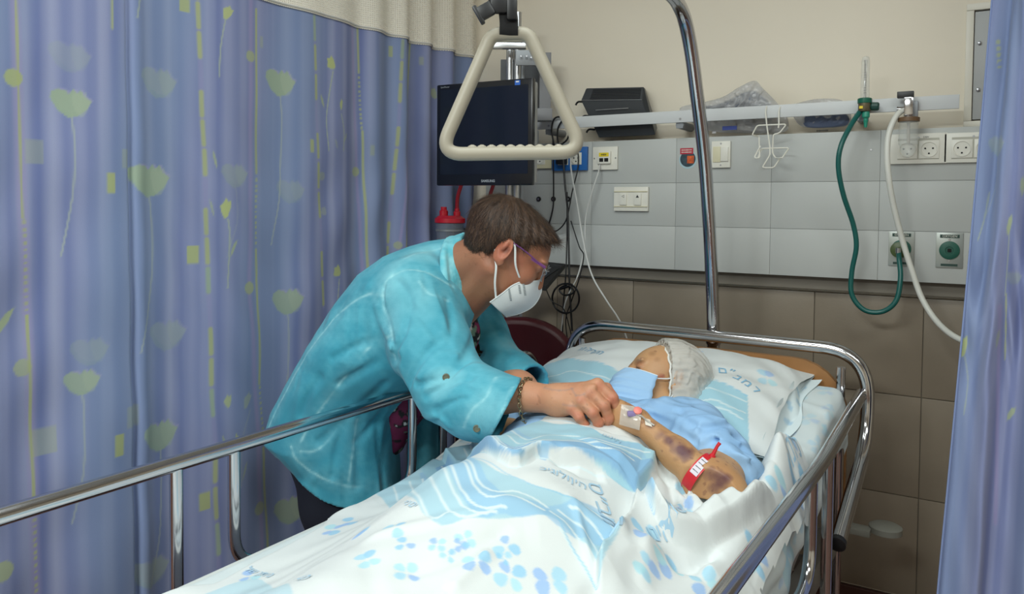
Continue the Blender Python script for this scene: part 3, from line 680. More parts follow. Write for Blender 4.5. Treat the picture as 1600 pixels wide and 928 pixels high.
for k, (xa, xb, dz) in enumerate(((790, 795, 0.013), (792, 797, -0.013))):
    pts = spline([top + dp*dz + Z3*0.02, P(xa, -20, ZH) + dp*dz, P(xa+2, 10, ZH) + dp*dz*1.1, P(xb, 36, ZH) + dp*dz*1.2, P(xb, 52, ZH) + dp*dz*1.05, P(xb, 61, ZH) + dp*dz*0.3], 6)
    ribbon(pts, rt, 0.030 - 0.006*k).make('strap', M_STRAP, t, sharp=60)
ribbon(spline([top + Z3*0.02 + dp*0.02, top + Z3*0.024, top + Z3*0.02 - dp*0.02], 5), rt, 0.03).make('strap', M_STRAP, t, sharp=60)
mb = MB(); ax_ = np.array([rt, dp, Z3]); mb.box(P(800, 16, ZH) + dp*0.02, (0.0085, 0.006, 0.022), ax_, 0.004); mb.box(P(780, 8, ZH) + dp*0.018, (0.014, 0.006, 0.019), ax_, 0.004); mb.make('strap_slider', M_BLACK, t)
q0, q1 = P(780, 12, ZH) + dp*0.022, P(748, 30, ZH) + dp*0.022; d_ = (q1-q0)/np.linalg.norm(q1-q0); n_ = np.cross(d_, dp)
mb = MB(); mb.box(q0*0.35 + q1*0.65, (0.013, 0.0115, 0.006), np.array([d_, n_, dp]), 0.003); mb.box(q1 - d_*0.001, (0.0035, 0.016, 0.006), np.array([d_, n_, dp]), 0.002); mb.make('buckle', M_BLACK, t)
ribbon(spline([q0 + Z3*0.012, q0*0.7 + q1*0.3 + Z3*0.004, q0*0.3+q1*0.7], 5), n_, 0.02).make('strap', M_STRAP, t, sharp=60)

# ------------------------------------------------------------------ monitor and its stand
def face_frame(p00, p10, p01):       # top-left, top-right, bottom-left
    u = p10 - p00; w_ = np.linalg.norm(u); u /= w_; v = p01 - p00; v -= u*(v @ u); h = np.linalg.norm(v); v /= h
    return u, v, w_, h, np.cross(v, u)
a_, b_, c_ = P(683, 133, 2.40), P(833, 121, 2.24), P(693, 290, 2.40)
u, v, w_, h, nrm = face_frame(a_, b_, c_)
if nrm @ (CAMLOC - a_) < 0: nrm = -nrm
ctr = a_ + u*w_/2 + v*h/2
t = thing('monitor', 'black flat monitor turned to the left in front of the wall pole', 'monitor', tuple(ctr + v*h/2))
AX = np.array([u, -v, nrm])
mb = MB(); mb.box(ctr - nrm*0.008, (w_/2, h/2, 0.010), AX, 0.005); mb.make('bezel', mat('bezel_black', '0b0f18', 0.25), t)
mb = MB(); mb.box(ctr - nrm*0.032, (w_/2 - 0.006, h/2 - 0.006, 0.016), AX, 0.008); mb.make('back_shell', mat('shell_grey', 'a3a4a2', 0.5), t)
mb = MB(); mb.box(ctr + nrm*0.0022 - v*0.008, (w_/2 - 0.014, h/2 - 0.026, 0.0006), AX); mb.make('screen', mat('screen_dark', '0a1220', 0.12), t)
text_mesh('SAMSUNG', 0.0105, ctr + v*(h/2 - 0.013) + u*0.02 + nrm*0.003, AX, mat('logo_grey', '9aa0a8', 0.5), t, 'lettering', 0.0004, 0.0003)
text_mesh('SyncMaster', 0.007, a_ + u*0.032 + v*0.009 + nrm*0.003, AX, mat('logo_grey'), t, 'lettering', 0.0004)
mb = MB(); mb.box(a_ + u*(w_-0.05) + v*0.012 + nrm*0.0025, (0.009, 0.007, 0.0005), AX); s_ = mb.make('sticker', mat('sticker_blue', '2d66c4', 0.5), t); s_['label'] = 'small blue sticker'
mb = MB(); mb.box(a_ + u*(w_-0.05) + v*0.009 + nrm*0.0033, (0.005, 0.002, 0.0003), AX); mb.make('small_print', M_WHITE, s_)
mb = MB(); mb.box(ctr - nrm*0.08, (0.045, 0.045, 0.03), AX, 0.004); mb.box(ctr - nrm*0.13 + u*0.05, (0.06, 0.02, 0.03), AX, 0.004); mb.make('mount_arm', M_GREYM, t)
pz = P(801, 300, 2.60)
t = thing('equipment_pole', 'twin ribbed aluminium pole standing behind the monitor', 'pole', (pz[0], pz[1], 0))
M_ALU = mat('aluminium', 'bdbfc2', 0.28, 0.9)
for k, dx in enumerate((-0.013, 0.013)):
    mb = MB(); c = np.array([pz[0], pz[1], 0]) + rt*dx; mb.tube([c + Z3*0.06, c + Z3*P(800, 22, 2.60)[2]], 0.0125, 16); mb.make('tube', M_ALU, t)
mb = MB(); c = np.array([pz[0], pz[1], 0]) + rt*0.031; mb.box(c + Z3*1.05 - dp*0.002, (0.005, 0.008, 0.84), ax_, 0.001); mb.make('mounting_strip', M_GREYM, t)
mb = MB(); c = np.array([pz[0], pz[1], 0]); mb.box(c + Z3*0.05, (0.16, 0.14, 0.022), None, 0.008); mb.make('base', M_GREYM, t)
def card(x0, y0, x1, y1, Z, th, m, name, parent, bev=0.002):
    c = (P(x0, y0, Z) + P(x1, y1, Z))/2; s = Z/FOC; mb = MB(); mb.box(c - dp*th, ((x1-x0)*s/2, th, (y1-y0)*s/2), ax_, bev); return mb.make(name, m, parent)
card(769, 66, 822, 75, 2.50, 0.012, M_ALU, 'top_bar', t); card(773, 54, 818, 65, 2.53, 0.004, mat('grey_plastic', 'a8a596', 0.5), 'top_plate', t)
card(782, 93, 842, 170, 2.70, 0.012, mat('slate_plastic', '5c6066', 0.5), 'mount_box', t)
br = card(806, 78, 842, 102, 2.50, 0.004, M_GREYM, 'bracket', t)
for x, y in ((814, 88), (823, 88), (830, 90)): 
    mb = MB(); mb.lathe(P(x, y, 2.488), [(0.004, 0), (0.003, 0.002)], dp, 10); mb.make('bolt', M_STEEL, br)
card(843, 82, 861, 172, 2.60, 0.03, mat('grey_box', '85868a', 0.5), 'side_box', t); card(836, 169, 863, 188, 2.56, 0.02, mat('grey_box'), 'lower_box', t)
mb = MB(); q = P(800, 436, 2.50); mb.box(q + rt*0.03, (0.05, 0.05, 0.012), ax_, 0.003); mb.make('tray_bracket', M_GREYM, t)
# keyboard tray
t = thing('keyboard_tray', 'dark keyboard tray jutting out beyond the bending woman\'s face', 'tray', tuple(P(850, 432, 2.35)))
poly = [P(808, 446, 2.22), P(857, 452, 2.20), P(884, 416, 2.36), P(822, 408, 2.46)]
def slab(poly, th, bev=0):
    mb = MB(); n = len(poly); V = [p for p in poly] + [p - Z3*th for p in poly]
    return mb.add(V, [tuple(range(n)), tuple(range(n, 2*n))[::-1]] + [(i, i+n, (i+1) % n+n, (i+1) % n) for i in range(n)])
# lift onto one level so that the tray is flat
zt = 1.125
poly = [on_z(x, y, zt) for x, y in ((804, 447), (852, 452), (884, 420), (826, 412))]
poly = [P(806, 440, 2.25), P(853, 447, 2.22), P(883, 412, 2.42), P(832, 407, 2.48)]
slab(poly, 0.014).make('tray', M_BLACKM, t, smooth=False)
p2 = [poly[0]*0.6+poly[3]*0.4 + Z3*0.004, poly[0]*0.3+poly[1]*0.7 + Z3*0.004, poly[2]*0.85+poly[1]*0.15 + Z3*0.004, poly[3] + Z3*0.004]
slab(p2, 0.010).make('keyboard', M_BLACK, t, smooth=False)

# ------------------------------------------------------------------ black electronics box and bags behind the rail
def hull(name, pts, m, parent):
    bm = bmesh.new(); 
    for p in pts: bm.verts.new(p)
    bmesh.ops.convex_hull(bm, input=bm.verts); bmesh.ops.dissolve_limit(bm, angle_limit=radians(2), verts=bm.verts, edges=bm.edges)
    bmesh.ops.bevel(bm, geom=bm.edges[:], offset=0.0015, segments=2, affect='EDGES')
    bm.verts.index_update(); v = [q.co[:] for q in bm.verts]; f = [tuple(q.index for q in p.verts) for p in bm.faces]; bm.free()
    o = mk(name, v, f, m, parent); o.data.set_sharp_from_angle(angle=radians(35)); return o
t = thing('electronics_box', 'black vented electronics box resting behind the white rail', 'device', tuple(on_y(980, 213, 2.39)))
y1, y2 = 2.349, 2.372
vent = [on_y(916, 138, 2.362), on_y(1006, 136, 2.362), on_y(908, 157, y1), on_y(1003, 156, y1)]
low = [on_y(936, 215, 2.372), on_y(1024, 211, 2.372)]
back = [on_y(925, 140, 2.44), on_y(1008, 138, 2.44), on_y(942, 213, 2.44), on_y(1027, 200, 2.44)]
hull('body', vent + low + back, mat('box_dark', '2f3338', 0.4), t)
for k in range(7):
    f0 = 0.15 + k*0.12; l = vent[0]*(1-f0) + vent[2]*f0; r_ = vent[1]*(1-f0) + vent[3]*f0; l = l*0.86 + r_*0.14; r_ = l*0.04 + r_*0.96
    mb = MB(); mb.tube([l - Y3*0.0015, r_ - Y3*0.0015], 0.0011, 6); mb.make('vent_slat', M_BLACKM, t)
mb = MB(); mb.tube([vent[2]*0.995+vent[3]*0.005 - Y3*0.001, vent[3] - Y3*0.001], 0.0016, 8); mb.make('silver_edge', M_ALU, t)
mb = MB(); q0, q1 = on_y(931, 171, y1 - 0.0005), on_y(982, 170, y1 - 0.0005); mb.box((q0+q1)/2 - Y3*0.001, ((q1[0]-q0[0])/2, 0.0006, 0.0008)); mb.make('logo_bar', M_ALU, t)
for (x, y) in ((903, 160), (912, 182), (920, 203)):
    q = on_y(x, y, 2.37); mb = MB(); mb.tube(spline([q + X3*0.022, q + X3*.004 + Z3*0.002, q - X3*0.004 - Z3*0.002, q - X3*0.008 - Z3*0.009], 5), 0.0034, 8); mb.make('cable_plug', M_BLACK, t)
def puff(poly_px, Y, th, seed, rings=14, wr=0.5):
    """a crumpled bag: rings of the outline drawn in towards the middle, front and back sheet"""
    q = spline(np.array([on_y(x, y, Y) for x, y in poly_px]), 6, closed=True); n = len(q); c = q.mean(0); r = np.random.default_rng(seed)
    V = []; F = []
    for sgn in (-1, 1):
        base = len(V)
        for k in range(rings + 1):
            s = 1 - k/rings*0.98
            for i in range(n):
                p = c + (q[i] - c)*s; hh = th*math.sqrt(max(0, 1 - s**2.2))
                w_ = 0.5 + 0.5*sin(p[0]*130 + p[2]*60 + seed)*sin(p[2]*170 - p[0]*75) + 0.35*sin(p[0]*310+seed*2 + 4*sin(p[2]*90))
                p = p + Y3*sgn*hh*(1 - wr + wr*w_) ; V.append(p)
        for k in range(rings):
            for i in range(n): F.append((base+k*n+i, base+k*n+(i+1) % n, base+(k+1)*n+(i+1) % n, base+(k+1)*n+i))
    return np.array(V), F
M_BAG = mat('bag_film', 'd3d4d6', 0.15, alpha=0.5, bump=(30, 1.0), wrinkle=(22, 0.012, (1, 1, 1)), spec=1.0)
V, F = puff([(1062, 169), (1098, 160), (1130, 151), (1155, 136), (1179, 126), (1192, 138), (1216, 163), (1232, 190), (1222, 207), (1160, 208), (1112, 205), (1080, 190)], 2.40, 0.035, 3)
tag(mk('plastic_bag', V, F, M_BAG), 'peaked crumpled clear plastic bag tucked behind the rail right of the pole', 'bag')
V, F = puff([(1085, 172), (1130, 160), (1175, 142), (1205, 165), (1210, 185), (1150, 180), (1100, 182)], 2.40, 0.02, 5)
ob = mk('folded_tubing', V, F, mat('tubing_grey', '8a8f9c', 0.5, alpha=0.75)); tag(ob, 'grey folded tubing inside the peaked clear bag', 'tubing')
mb = MB(); q = on_y(1140, 200, 2.362); mb.box(q, (0.022, 0.001, 0.006)); tag(mb.make('blue_label', mat('label_blue', '2a3f8f', 0.5)), 'small dark blue label on the big clear bag below the rail', 'label')
V, F = puff([(1236, 168), (1262, 157), (1290, 154), (1318, 158), (1330, 180), (1322, 197), (1280, 199), (1250, 196)], 2.40, 0.03, 9)
tag(mk('plastic_bag', V, F, M_BAG), 'small clear plastic bag behind the rail left of the green flowmeter', 'bag')
V, F = puff([(1258, 182), (1290, 176), (1320, 178), (1327, 188), (1316, 197), (1262, 199)], 2.385, 0.014, 12)
tag(mk('folded_tubing', V, F, mat('tubing_blue', '5f6b86', 0.6)), 'blue-grey folded tubing in the small clear bag', 'tubing')
# white wire bracket hooked over the rail
t = thing('wire_holder', 'white wire jar holder hooked over the rail', 'holder', tuple(on_y(1205, 262, 2.32)))
WY = 2.322
def wire(pts, Y=WY, cl=False, nm='wire'):
    q = np.array([on_y(p[0], p[1], p[2] if len(p) > 2 else Y) for p in pts]); mb = MB(); mb.tube(rounded(q, 0.008, 5) if not cl else spline(q, 5, True), 0.0021, 8, closed=cl); mb.make(nm, M_WHITE, t)
wire([(1197, 186, 2.355), (1196, 172, 2.352), (1199, 164, 2.335), (1196, 172, 2.325), (1198, 195), (1203, 230), (1203, 242), (1191, 262, 2.28), (1209, 262, 2.28), (1220, 246)], nm='hook')
wire([(1218, 186, 2.355), (1216, 172, 2.352), (1220, 164, 2.335), (1217, 172, 2.325), (1217, 195), (1216, 200)], nm='hook')
wire([(1184, 247, 2.29), (1190, 232), (1233, 231), (1222, 247, 2.28), (1212, 247), (1207, 240), (1208, 210), (1218, 208), (1229, 194), (1183, 196), (1175, 211, 2.29), (1186, 213), (1187, 247, 2.29), (1178, 247, 2.29), (1188, 228, 2.3)], nm='wire_frame')

# ------------------------------------------------------------------ oxygen flowmeter and suction regulator
M_GREEN = mat('medical_green', '17624f', 0.35); M_HOSEG = mat('hose_green', '125a55', 0.35); M_CLEAR = mat('clear_acrylic', 'dfe3e0', 0.08, alpha=0.28, spec=0.8)
RYF = 2.30
q = on_y(1353, 190, RYF)
t = thing('oxygen_flowmeter', 'green oxygen flowmeter with clear upright gauge tube on the rail', 'flowmeter', tuple(q))
c = on_y(1351, 165, RYF)
mb = MB(); mb.lathe(c - Z3*0.016, [(0.014, 0), (0.0165, 0.004), (0.0165, 0.022)], Z3, 24); mb.make('body', mat('brass_body', '6f6650', 0.4, 0.5), t)
mb = MB(); mb.lathe(c + Z3*0.006, [(0.018, 0), (0.0185, 0.002), (0.0185, 0.012), (0.016, 0.014)], Z3, 24); mb.make('collar', M_GREEN, t)
zt_ = on_y(1350, 88, RYF)[2] - c[2]
mb = MB(); mb.lathe(c + Z3*0.019, [(0.0125, 0), (0.0115, 0.02), (0.0105, zt_-0.032), (0.0085, zt_-0.022), (0.002, zt_-0.019)], Z3, 20); mb.make('gauge_cover', M_CLEAR, t)
mb = MB(); mb.lathe(c + Z3*0.019, [(0.0045, 0), (0.0030, 0.01), (0.0030, zt_-0.04), (0.0045, zt_-0.03)], Z3, 12); gt_ = mb.make('gauge_tube', mat('gauge_grey', 'b4aea6', 0.3, alpha=0.8), t)
for k in range(12): 
    mb = MB(); mb.box(c + Z3*(0.034 + k*0.0062*zt_/0.12) - Y3*0.0048, (0.0034, 0.0003, 0.0005)); mb.make('graduation', M_INK, gt_)
kn = on_y(1368, 166, RYF); mb = MB(); mb.lathe(kn - X3*0.012, [(0.005, -0.006), (0.008, 0), (0.0115, 0.003), (0.0115, 0.018), (0.009, 0.021)], X3*0.95 - Z3*0.05, 10); mb.make('knob', mat('knob_green', '0f4038', 0.4), t)
mb = MB(); c2 = on_y(1353, 176, RYF); mb.lathe(c2, [(0.009, 0.003), (0.010, -0.004), (0.010, -0.012), (0.006, -0.016), (0.0055, -0.022), (0.007, -0.023), (0.005, -0.027), (0.0045, -0.034), (0.0035, -0.04)], Z3, 16); mb.make('outlet_nozzle', mat('nozzle_green', '2a8f77', 0.4), t)
mb = MB(); mb.box(on_y(1350, 166, RYF + 0.02), (0.012, 0.012, 0.010), None, 0.002); mb.box(on_y(1350, 178, 2.325), (0.012, 0.004, 0.020), None, 0.002); mb.make('rail_clamp', M_GREYM, t)
mb = MB(); mb.box(c - Z3*0.006 - Y3*0.0165 - X3*0.007, (0.0045, 0.001, 0.0035)); mb.make('yellow_label', mat('label_yellow'), t)
def hose(name, px, r, m, label, cat, n=10, seg=14):
    pts = spline(np.array([on_y(*p) for p in px]), n); mb = MB(); mb.tube(pts, r, seg); return tag(mb.make(name, m), label, cat)
hose('green_hose', [(1344, 174, 2.30), (1330, 195, 2.27), (1314, 228, 2.24), (1310, 262, 2.24), (1318, 305, 2.26), (1333, 350, 2.29), (1338, 385, 2.30), (1331, 425, 2.31), (1331, 460, 2.31), (1350, 484, 2.31), (1378, 487, 2.31), (1400, 470, 2.31), (1407, 435, 2.32), (1405, 405, 2.34), (1404, 392, 2.36)], 0.0068, M_HOSEG, 'dark green oxygen hose looping from the flowmeter down to the wall outlet', 'hose')
mb = MB(); cn = on_panel(1405, 390); mb.lathe(cn - Y3*0.007, [(0.0215, 0), (0.0215, 0.01), (0.016, 0.012), (0.008, 0.013), (0.008, 0.026)], -Y3, 24); pg = mb.make('hose_plug', mat('plug_olive', '4a5a32', 0.4)); tag(pg, 'round olive plug at the end of the green hose', 'plug')
mb = MB(); mb.lathe(cn - Y3*0.034 + Z3*0.006, [(0.007, 0.0), (0.007, -0.014)], Z3, 12); mb.make('nipple', M_STEEL, pg)
q = on_y(1420, 190, RYF)
t = thing('suction_regulator', 'chrome suction regulator with black knob and clear jar on the rail', 'regulator', tuple(q))
c = on_y(1420, 170, RYF)
mb = MB(); mb.box(c + Z3*0.006, (0.011, 0.012, 0.024), None, 0.003); mb.lathe(c - Z3*0.016, [(0.009, -0.008), (0.012, -0.002), (0.012, 0.006)], Z3, 18); mb.lathe(c - X3*0.008, [(0.006, 0), (0.0065, 0.016), (0.008, 0.02)], -X3, 12); mb.make('body', M_CHROME, t)
mb = MB(); mb.box(on_y(1415, 148, RYF - 0.004), (0.020, 0.008, 0.0085), None, 0.002); mb.make('knob', M_BLACK, t)
mb = MB(); mb.box(c + Y3*0.022 + X3*0.006, (0.015, 0.012, 0.022), None, 0.002); mb.make('rail_clamp', M_GREYM, t)
cj = on_y(1420, 187, RYF)
mb = MB(); mb.lathe(cj - Z3*0.006, [(0.022, 0), (0.0265, 0.001), (0.0265, 0.011), (0.020, 0.013)], Z3, 28); mb.make('jar_lid', mat('lid_brown', '6b5138', 0.5), t)
hj = cj[2] - on_y(1420, 243, RYF)[2]
mb = MB(); mb.lathe(cj - Z3*0.006, [(0.0235, 0), (0.0235, -hj*0.62), (0.020, -hj*0.66), (0.019, -hj*0.80), (0.012, -hj*0.95), (0.003, -hj*1.0)], Z3, 28); mb.make('jar', M_CLEAR, t)
mb = MB(); mb.lathe(cj - Z3*0.006, [(0.004, 0), (0.004, -hj*0.6)], Z3, 10); mb.make('dip_tube', mat('gauge_grey'), t)
hose('white_hose', [(1411, 172, 2.30), (1400, 182, 2.285), (1389, 208, 2.27), (1386, 240, 2.26), (1389, 280, 2.26), (1397, 325, 2.28), (1410, 375, 2.30), (1424, 420, 2.30), (1440, 465, 2.29), (1462, 500, 2.26), (1490, 525, 2.20), (1530, 540, 2.15), (1590, 545, 2.1)], 0.0075, mat('hose_white', 'd3d3cc', 0.4), 'thick white suction hose curving down from the regulator and behind the curtain', 'hose')

# ------------------------------------------------------------------ cables by the monitor
M_CBL, M_CWH = mat('cable_black', '101114', 0.45), mat('cable_white', 'c9cac8', 0.4)
def cable(px, r, m, label, g=None, name='cable'):
    o = hose(name, px, r, m, label, 'cable', 8, 8)
    if g: o['group'] = g
    return o
cable([(938, 256, 2.375), (934, 272, 2.35), (925, 300, 2.34), (915, 340, 2.34), (913, 385, 2.32), (903, 430, 2.3), (884, 470, 2.28), (878, 510, 2.3), (876, 552, 2.3)], 0.0024, M_CWH, 'white cable running from the yellow labelled data outlet to the floor')
cable([(893, 225, 2.34), (892, 262, 2.34), (902, 320, 2.33), (912, 380, 2.30), (925, 430, 2.28), (948, 470, 2.27), (970, 505, 2.27), (990, 560, 2.3)], 0.0028, M_CWH, 'white cable slanting down right to behind the headboard')
cable([(864, 215, 2.33), (865, 300, 2.36), (863, 330, 2.37), (852, 365, 2.38), (835, 400, 2.4)], 0.0026, M_CBL, 'black cable dropping straight under the ivory socket')
cable([(880, 248, 2.35), (883, 290, 2.34), (887, 330, 2.33), (889, 400, 2.31), (890, 450, 2.30), (893, 500, 2.3), (894, 517, 2.3)], 0.0036, M_CBL, 'thick black cable hanging from the plugged blue socket')
cable([(903, 232, 2.375), (903, 262, 2.36), (894, 300, 2.34), (884, 345, 2.33), (866, 362, 2.36), (858, 350, 2.38)], 0.0022, M_CBL, 'thin black cable swinging left from the right blue socket')
cable([(886, 300, 2.335), (886, 360, 2.32), (884, 430, 2.30), (880, 480, 2.30), (878, 560, 2.3)], 0.0024, M_CBL, 'thin black cable hanging beside the thick black cable')
cable([(892, 345, 2.33), (905, 385, 2.32), (912, 400, 2.31), (905, 435, 2.30), (893, 470, 2.30), (884, 500, 2.30), (888, 540, 2.3), (890, 560, 2.3)], 0.0020, M_CBL, 'thin wavy black cable reaching furthest right above the coil')
cable([(853, 451, 2.28), (862, 470, 2.28), (880, 482, 2.28), (888, 505, 2.29), (892, 530, 2.3), (878, 552, 2.3)], 0.0019, M_CBL, 'thin black cable drooping from the keyboard tray')
cable([(868, 232, 2.33), (862, 205, 2.325), (866, 186, 2.32), (878, 184, 2.32), (889, 200, 2.32), (886, 218, 2.325), (873, 225, 2.33), (872, 200, 2.325), (884, 184, 2.32), (892, 196, 2.325), (890, 236, 2.34)], 0.0030, M_CBL, 'black cable looped over the rail beside the trapeze handle')
r2 = 21
cable([(884 + r2*cos(q), 466 + 23*sin(q), 2.285 + 0.006*sin(3*q)) for q in np.linspace(-1.6, 5.2, 15)] + [(875, 452, 2.28), (890, 447, 2.28), (896, 457, 2.28), (882, 461, 2.28), (874, 452, 2.28), (886, 444, 2.28)], 0.0032, M_CBL, 'black cable coiled and tied in a ring above the bedhead')

# ------------------------------------------------------------------ suction canisters
M_CAN = mat('canister_clear', '8d93a0', 0.15, alpha=0.45)
for k, (x, z_) in enumerate(((703, 2.62), (753, 2.66))):
    c = P(x, 345, z_); R_ = 0.049
    t = thing('suction_canister', ('clear suction canister with a bright red lid, nearer the curtain', 'clear suction canister with red lid, half hidden by the brown hair')[k], 'canister', tuple(c - Z3*0.19), 'red lidded suction canisters')
    mb = MB(); mb.lathe(c - Z3*0.19, [(0.040, 0), (0.042, 0.003), (0.047, 0.19)], Z3, 28); mb.make('jar', M_CAN, t)
    mb = MB(); mb.lathe(c, [(R_, -0.008), (R_+0.003, -0.006), (R_+0.003, 0.008), (R_-0.004, 0.012), (0.04, 0.017), (0.02, 0.018)], Z3, 32); ld = mb.make('lid', M_RED, t)
    for dx, dy, rr_, hh in ((-0.022, -0.01, 0.015, 0.034), (0.024, 0.0, 0.012, 0.028)):
        mb = MB(); mb.lathe(c + rt*dx + dp*dy + Z3*0.014, [(rr_, 0), (rr_, hh*0.6), (rr_*0.7, hh*0.7), (rr_*0.7, hh)], Z3, 16); mb.make('port', M_RED, ld)
    pts = spline([c + rt*0.024 + Z3*0.035, c + rt*0.026 + Z3*0.08, c + rt*0.040 + Z3*0.13, c + rt*0.055 + Z3*0.20], 6); mb = MB(); mb.tube(pts, 0.0065, 10); mb.make('red_tube', mat('tube_red', 'a51c2e', 0.35), t)
    mb = MB(); mb.box(c - Z3*0.06 - dp*0.0, (0.012, 0.002, 0.03), ax_); mb.make('scale_print', mat('scale_print', 'c8c8c8', 0.6, alpha=0.5), t)
    mb = MB(); mb.lathe(c - Z3*0.035, [(0.049, 0), (0.049, 0.006)], Z3, 24); q_ = c.copy(); q_[1] = 2.37; mb.box((c + q_)/2 - Z3*0.032 + Y3*0.03, (0.012, abs(2.38-c[1])/2 - 0.026, 0.006)); mb.make('wall_bracket', M_GREYM, t)

# ------------------------------------------------------------------ maroon chair behind the bedhead
M_MAR = mat('maroon_vinyl', '4c1019', 0.45, bump=(150, 0.15)); cc = P(792, 600, 2.34); cx, cy = cc[0], cc[1]
t = thing('maroon_chair', 'dark maroon padded armchair between the bedhead and the curtain', 'chair', (cx, cy, 0))
fw = -rt*0.2 + dp*0.98; fw = np.array([fw[0], fw[1], 0]); fw /= np.linalg.norm(fw); sd = np.cross(Z3, fw); CA = np.array([sd, fw, Z3]); cb = np.array([cx, cy, 0.])
zt2 = P(800, 508, 2.34)[2]
poly = [(0.255*cos(q)*(1 if abs(cos(q)) < 0.9 else 1), 0.0) for q in (0,)]
pl_ = []
for q in np.linspace(0, pi, 20): pl_.append((0.20*np.sign(cos(q))*abs(cos(q))**0.9, (zt2-0.17) + 0.17*sin(q)))
pl_ += [(-0.19, 0.46), (0.19, 0.46)]
mb = MB(); mb.prism(pl_[::-1], np.array([sd, Z3, fw]), cb - fw*0.22, 0.06); o = mb.make('backrest', M_MAR, t)
bv = o.modifiers.new('b', 'BEVEL'); bv.width = 0.02; bv.segments = 3
mb = MB(); mb.box(cb + Z3*0.43, (0.20, 0.21, 0.04), CA, 0.02); mb.make('seat', M_MAR, t)
for s_ in (-1, 1):
    mb = MB(); mb.tube(rounded([cb + sd*0.215*s_ - fw*0.20 + Z3*0.02, cb + sd*0.215*s_ - fw*0.20 + Z3*0.64, cb + sd*0.215*s_ + fw*0.2 + Z3*0.64, cb + sd*0.215*s_ + fw*0.2 + Z3*0.02], 0.06, 6), 0.011, 12); mb.make('arm_frame', M_CHROME, t)
mb = MB()
mb.tube([cb - sd*0.215 + Z3*0.40 + fw*0.2, cb + sd*0.215 + Z3*0.40 + fw*0.2], 0.009, 8); mb.tube([cb - sd*0.215 + Z3*0.40 - fw*0.2, cb + sd*0.215 + Z3*0.40 - fw*0.2], 0.009, 8); mb.make('seat_frame', M_CHROME, t)
# ------------------------------------------------------------------ bedding
def sm(x, a, b):
    q = np.clip((x - a)/(b - a), 0, 1); return q*q*(3 - 2*q)
def zm(t):                            # mattress top: flat, then the raised back section
    t = np.asarray(t, float); return 0.694 + 0.26*0.5*((t - 1.30) + np.sqrt((t - 1.30)**2 + 0.01)) 
AL, AR = -1.130, -0.335
def at_px(x, y, H, z0=0.6, z1=1.1):
    """where the line of sight (x, y) meets the cloth height H(a, t); returns (a, t)"""
    r = ray(x, y); s0 = (z1 - CAM_Z)/r[2]; s1 = (z0 - CAM_Z)/r[2]; ss = np.linspace(s0, s1, 400)
    p = CAMLOC + r*ss[:, None]; b = toB(p); d = b[:, 2] - H(b[:, 0], b[:, 1]); k = np.nonzero(d < 0)[0]
    k = k[0] if len(k) else len(ss) - 1
    if k > 0 and len(np.nonzero(d < 0)[0]):
        f = d[k-1]/(d[k-1] - d[k]); return b[k-1, :2]*(1-f) + b[k, :2]*f
    return b[k, :2]
def seg_info(uv, pts):
    """distance to a polyline, signed side, run along it (0..1)"""
    best = np.full(len(uv), 9.0); side = np.zeros(len(uv)); run = np.zeros(len(uv)); n = len(pts) - 1
    for i in range(n):
        a, b = pts[i], pts[i+1]; d = b - a; l = np.hypot(*d) + 1e-9; q = uv - a; s = np.clip((q @ d)/l**2, 0, 1)
        e = np.hypot(*(q - s[:, None]*d).T); k = e < best; best[k] = e[k]; side[k] = np.sign(d[0]*q[k, 1] - d[1]*q[k, 0]); run[k] = (i + s[k])/n
    return best, side, run
def ridge(uv, pts, w):
    d, s, r = seg_info(uv, pts); return np.exp(-(d/w)**2)*np.clip(np.minimum(r, 1-r)*6 + 0.15, 0, 1)
def step(uv, pts, w, sgn=1):
    d, s, r = seg_info(uv, pts); x = d*s*sgn
    return np.where(x > -0.004, np.clip((x + 0.004)/0.007, 0, 1)*np.exp(-np.maximum(x, 0)/w), 0)*np.clip(np.minimum(r, 1-r)*8, 0, 1)
WHT, SKY, MID, DEEP, LINE = 'd2d7d7', '98c3d3', '8fb9d6', '7fabd0', 'cfdde0'
PETC = ('8cc0de', '9dcbe0', '8fb3e0', 'a5d3de')
M_BED = mat('printed_cotton', None, 0.85, vcol=True, bump=(500, 0.10), wrinkle=(5.5, 0.010, (1, 1, 1)), sheen=0.1)
def petal_poly(n=14):
    an = np.linspace(0, 2*pi, n, endpoint=False); return np.stack([0.5 + 0.5*np.cos(an), 0.26*np.sin(an)*(0.82 + 0.25*np.cos(an))*1.1], 1)
PET = petal_poly()
def flower(uv, cols, x, y, s, rot, n, H, seed, al=0.9, miss=()):
    """n petals about (x, y); s = petal length in px; petals laid on the cloth plane"""
    r = np.random.default_rng(seed); c = at_px(x, y, H); ex = at_px(x + 10, y, H) - c
    for k in range(n):
        an = rot + k*2*pi/n + r.uniform(-.15, .15)
        if k in miss: continue
        d = at_px(x + s*cos(an), y + s*0.75*sin(an), H) - c; l = np.hypot(*d) + 1e-9; lh = np.hypot(*ex)*s/10; l2 = min(math.sqrt(l*lh), lh*1.3, 0.031); d = d*(l2/l)
        e = np.array([-d[1], d[0]]); st = 0.16
        q = c + d*st + PET[:, :1]*d*(1-st) + PET[:, 1:]*e*1.45
        p_poly(uv, cols, q, PETC[int(r.integers(4))], al)

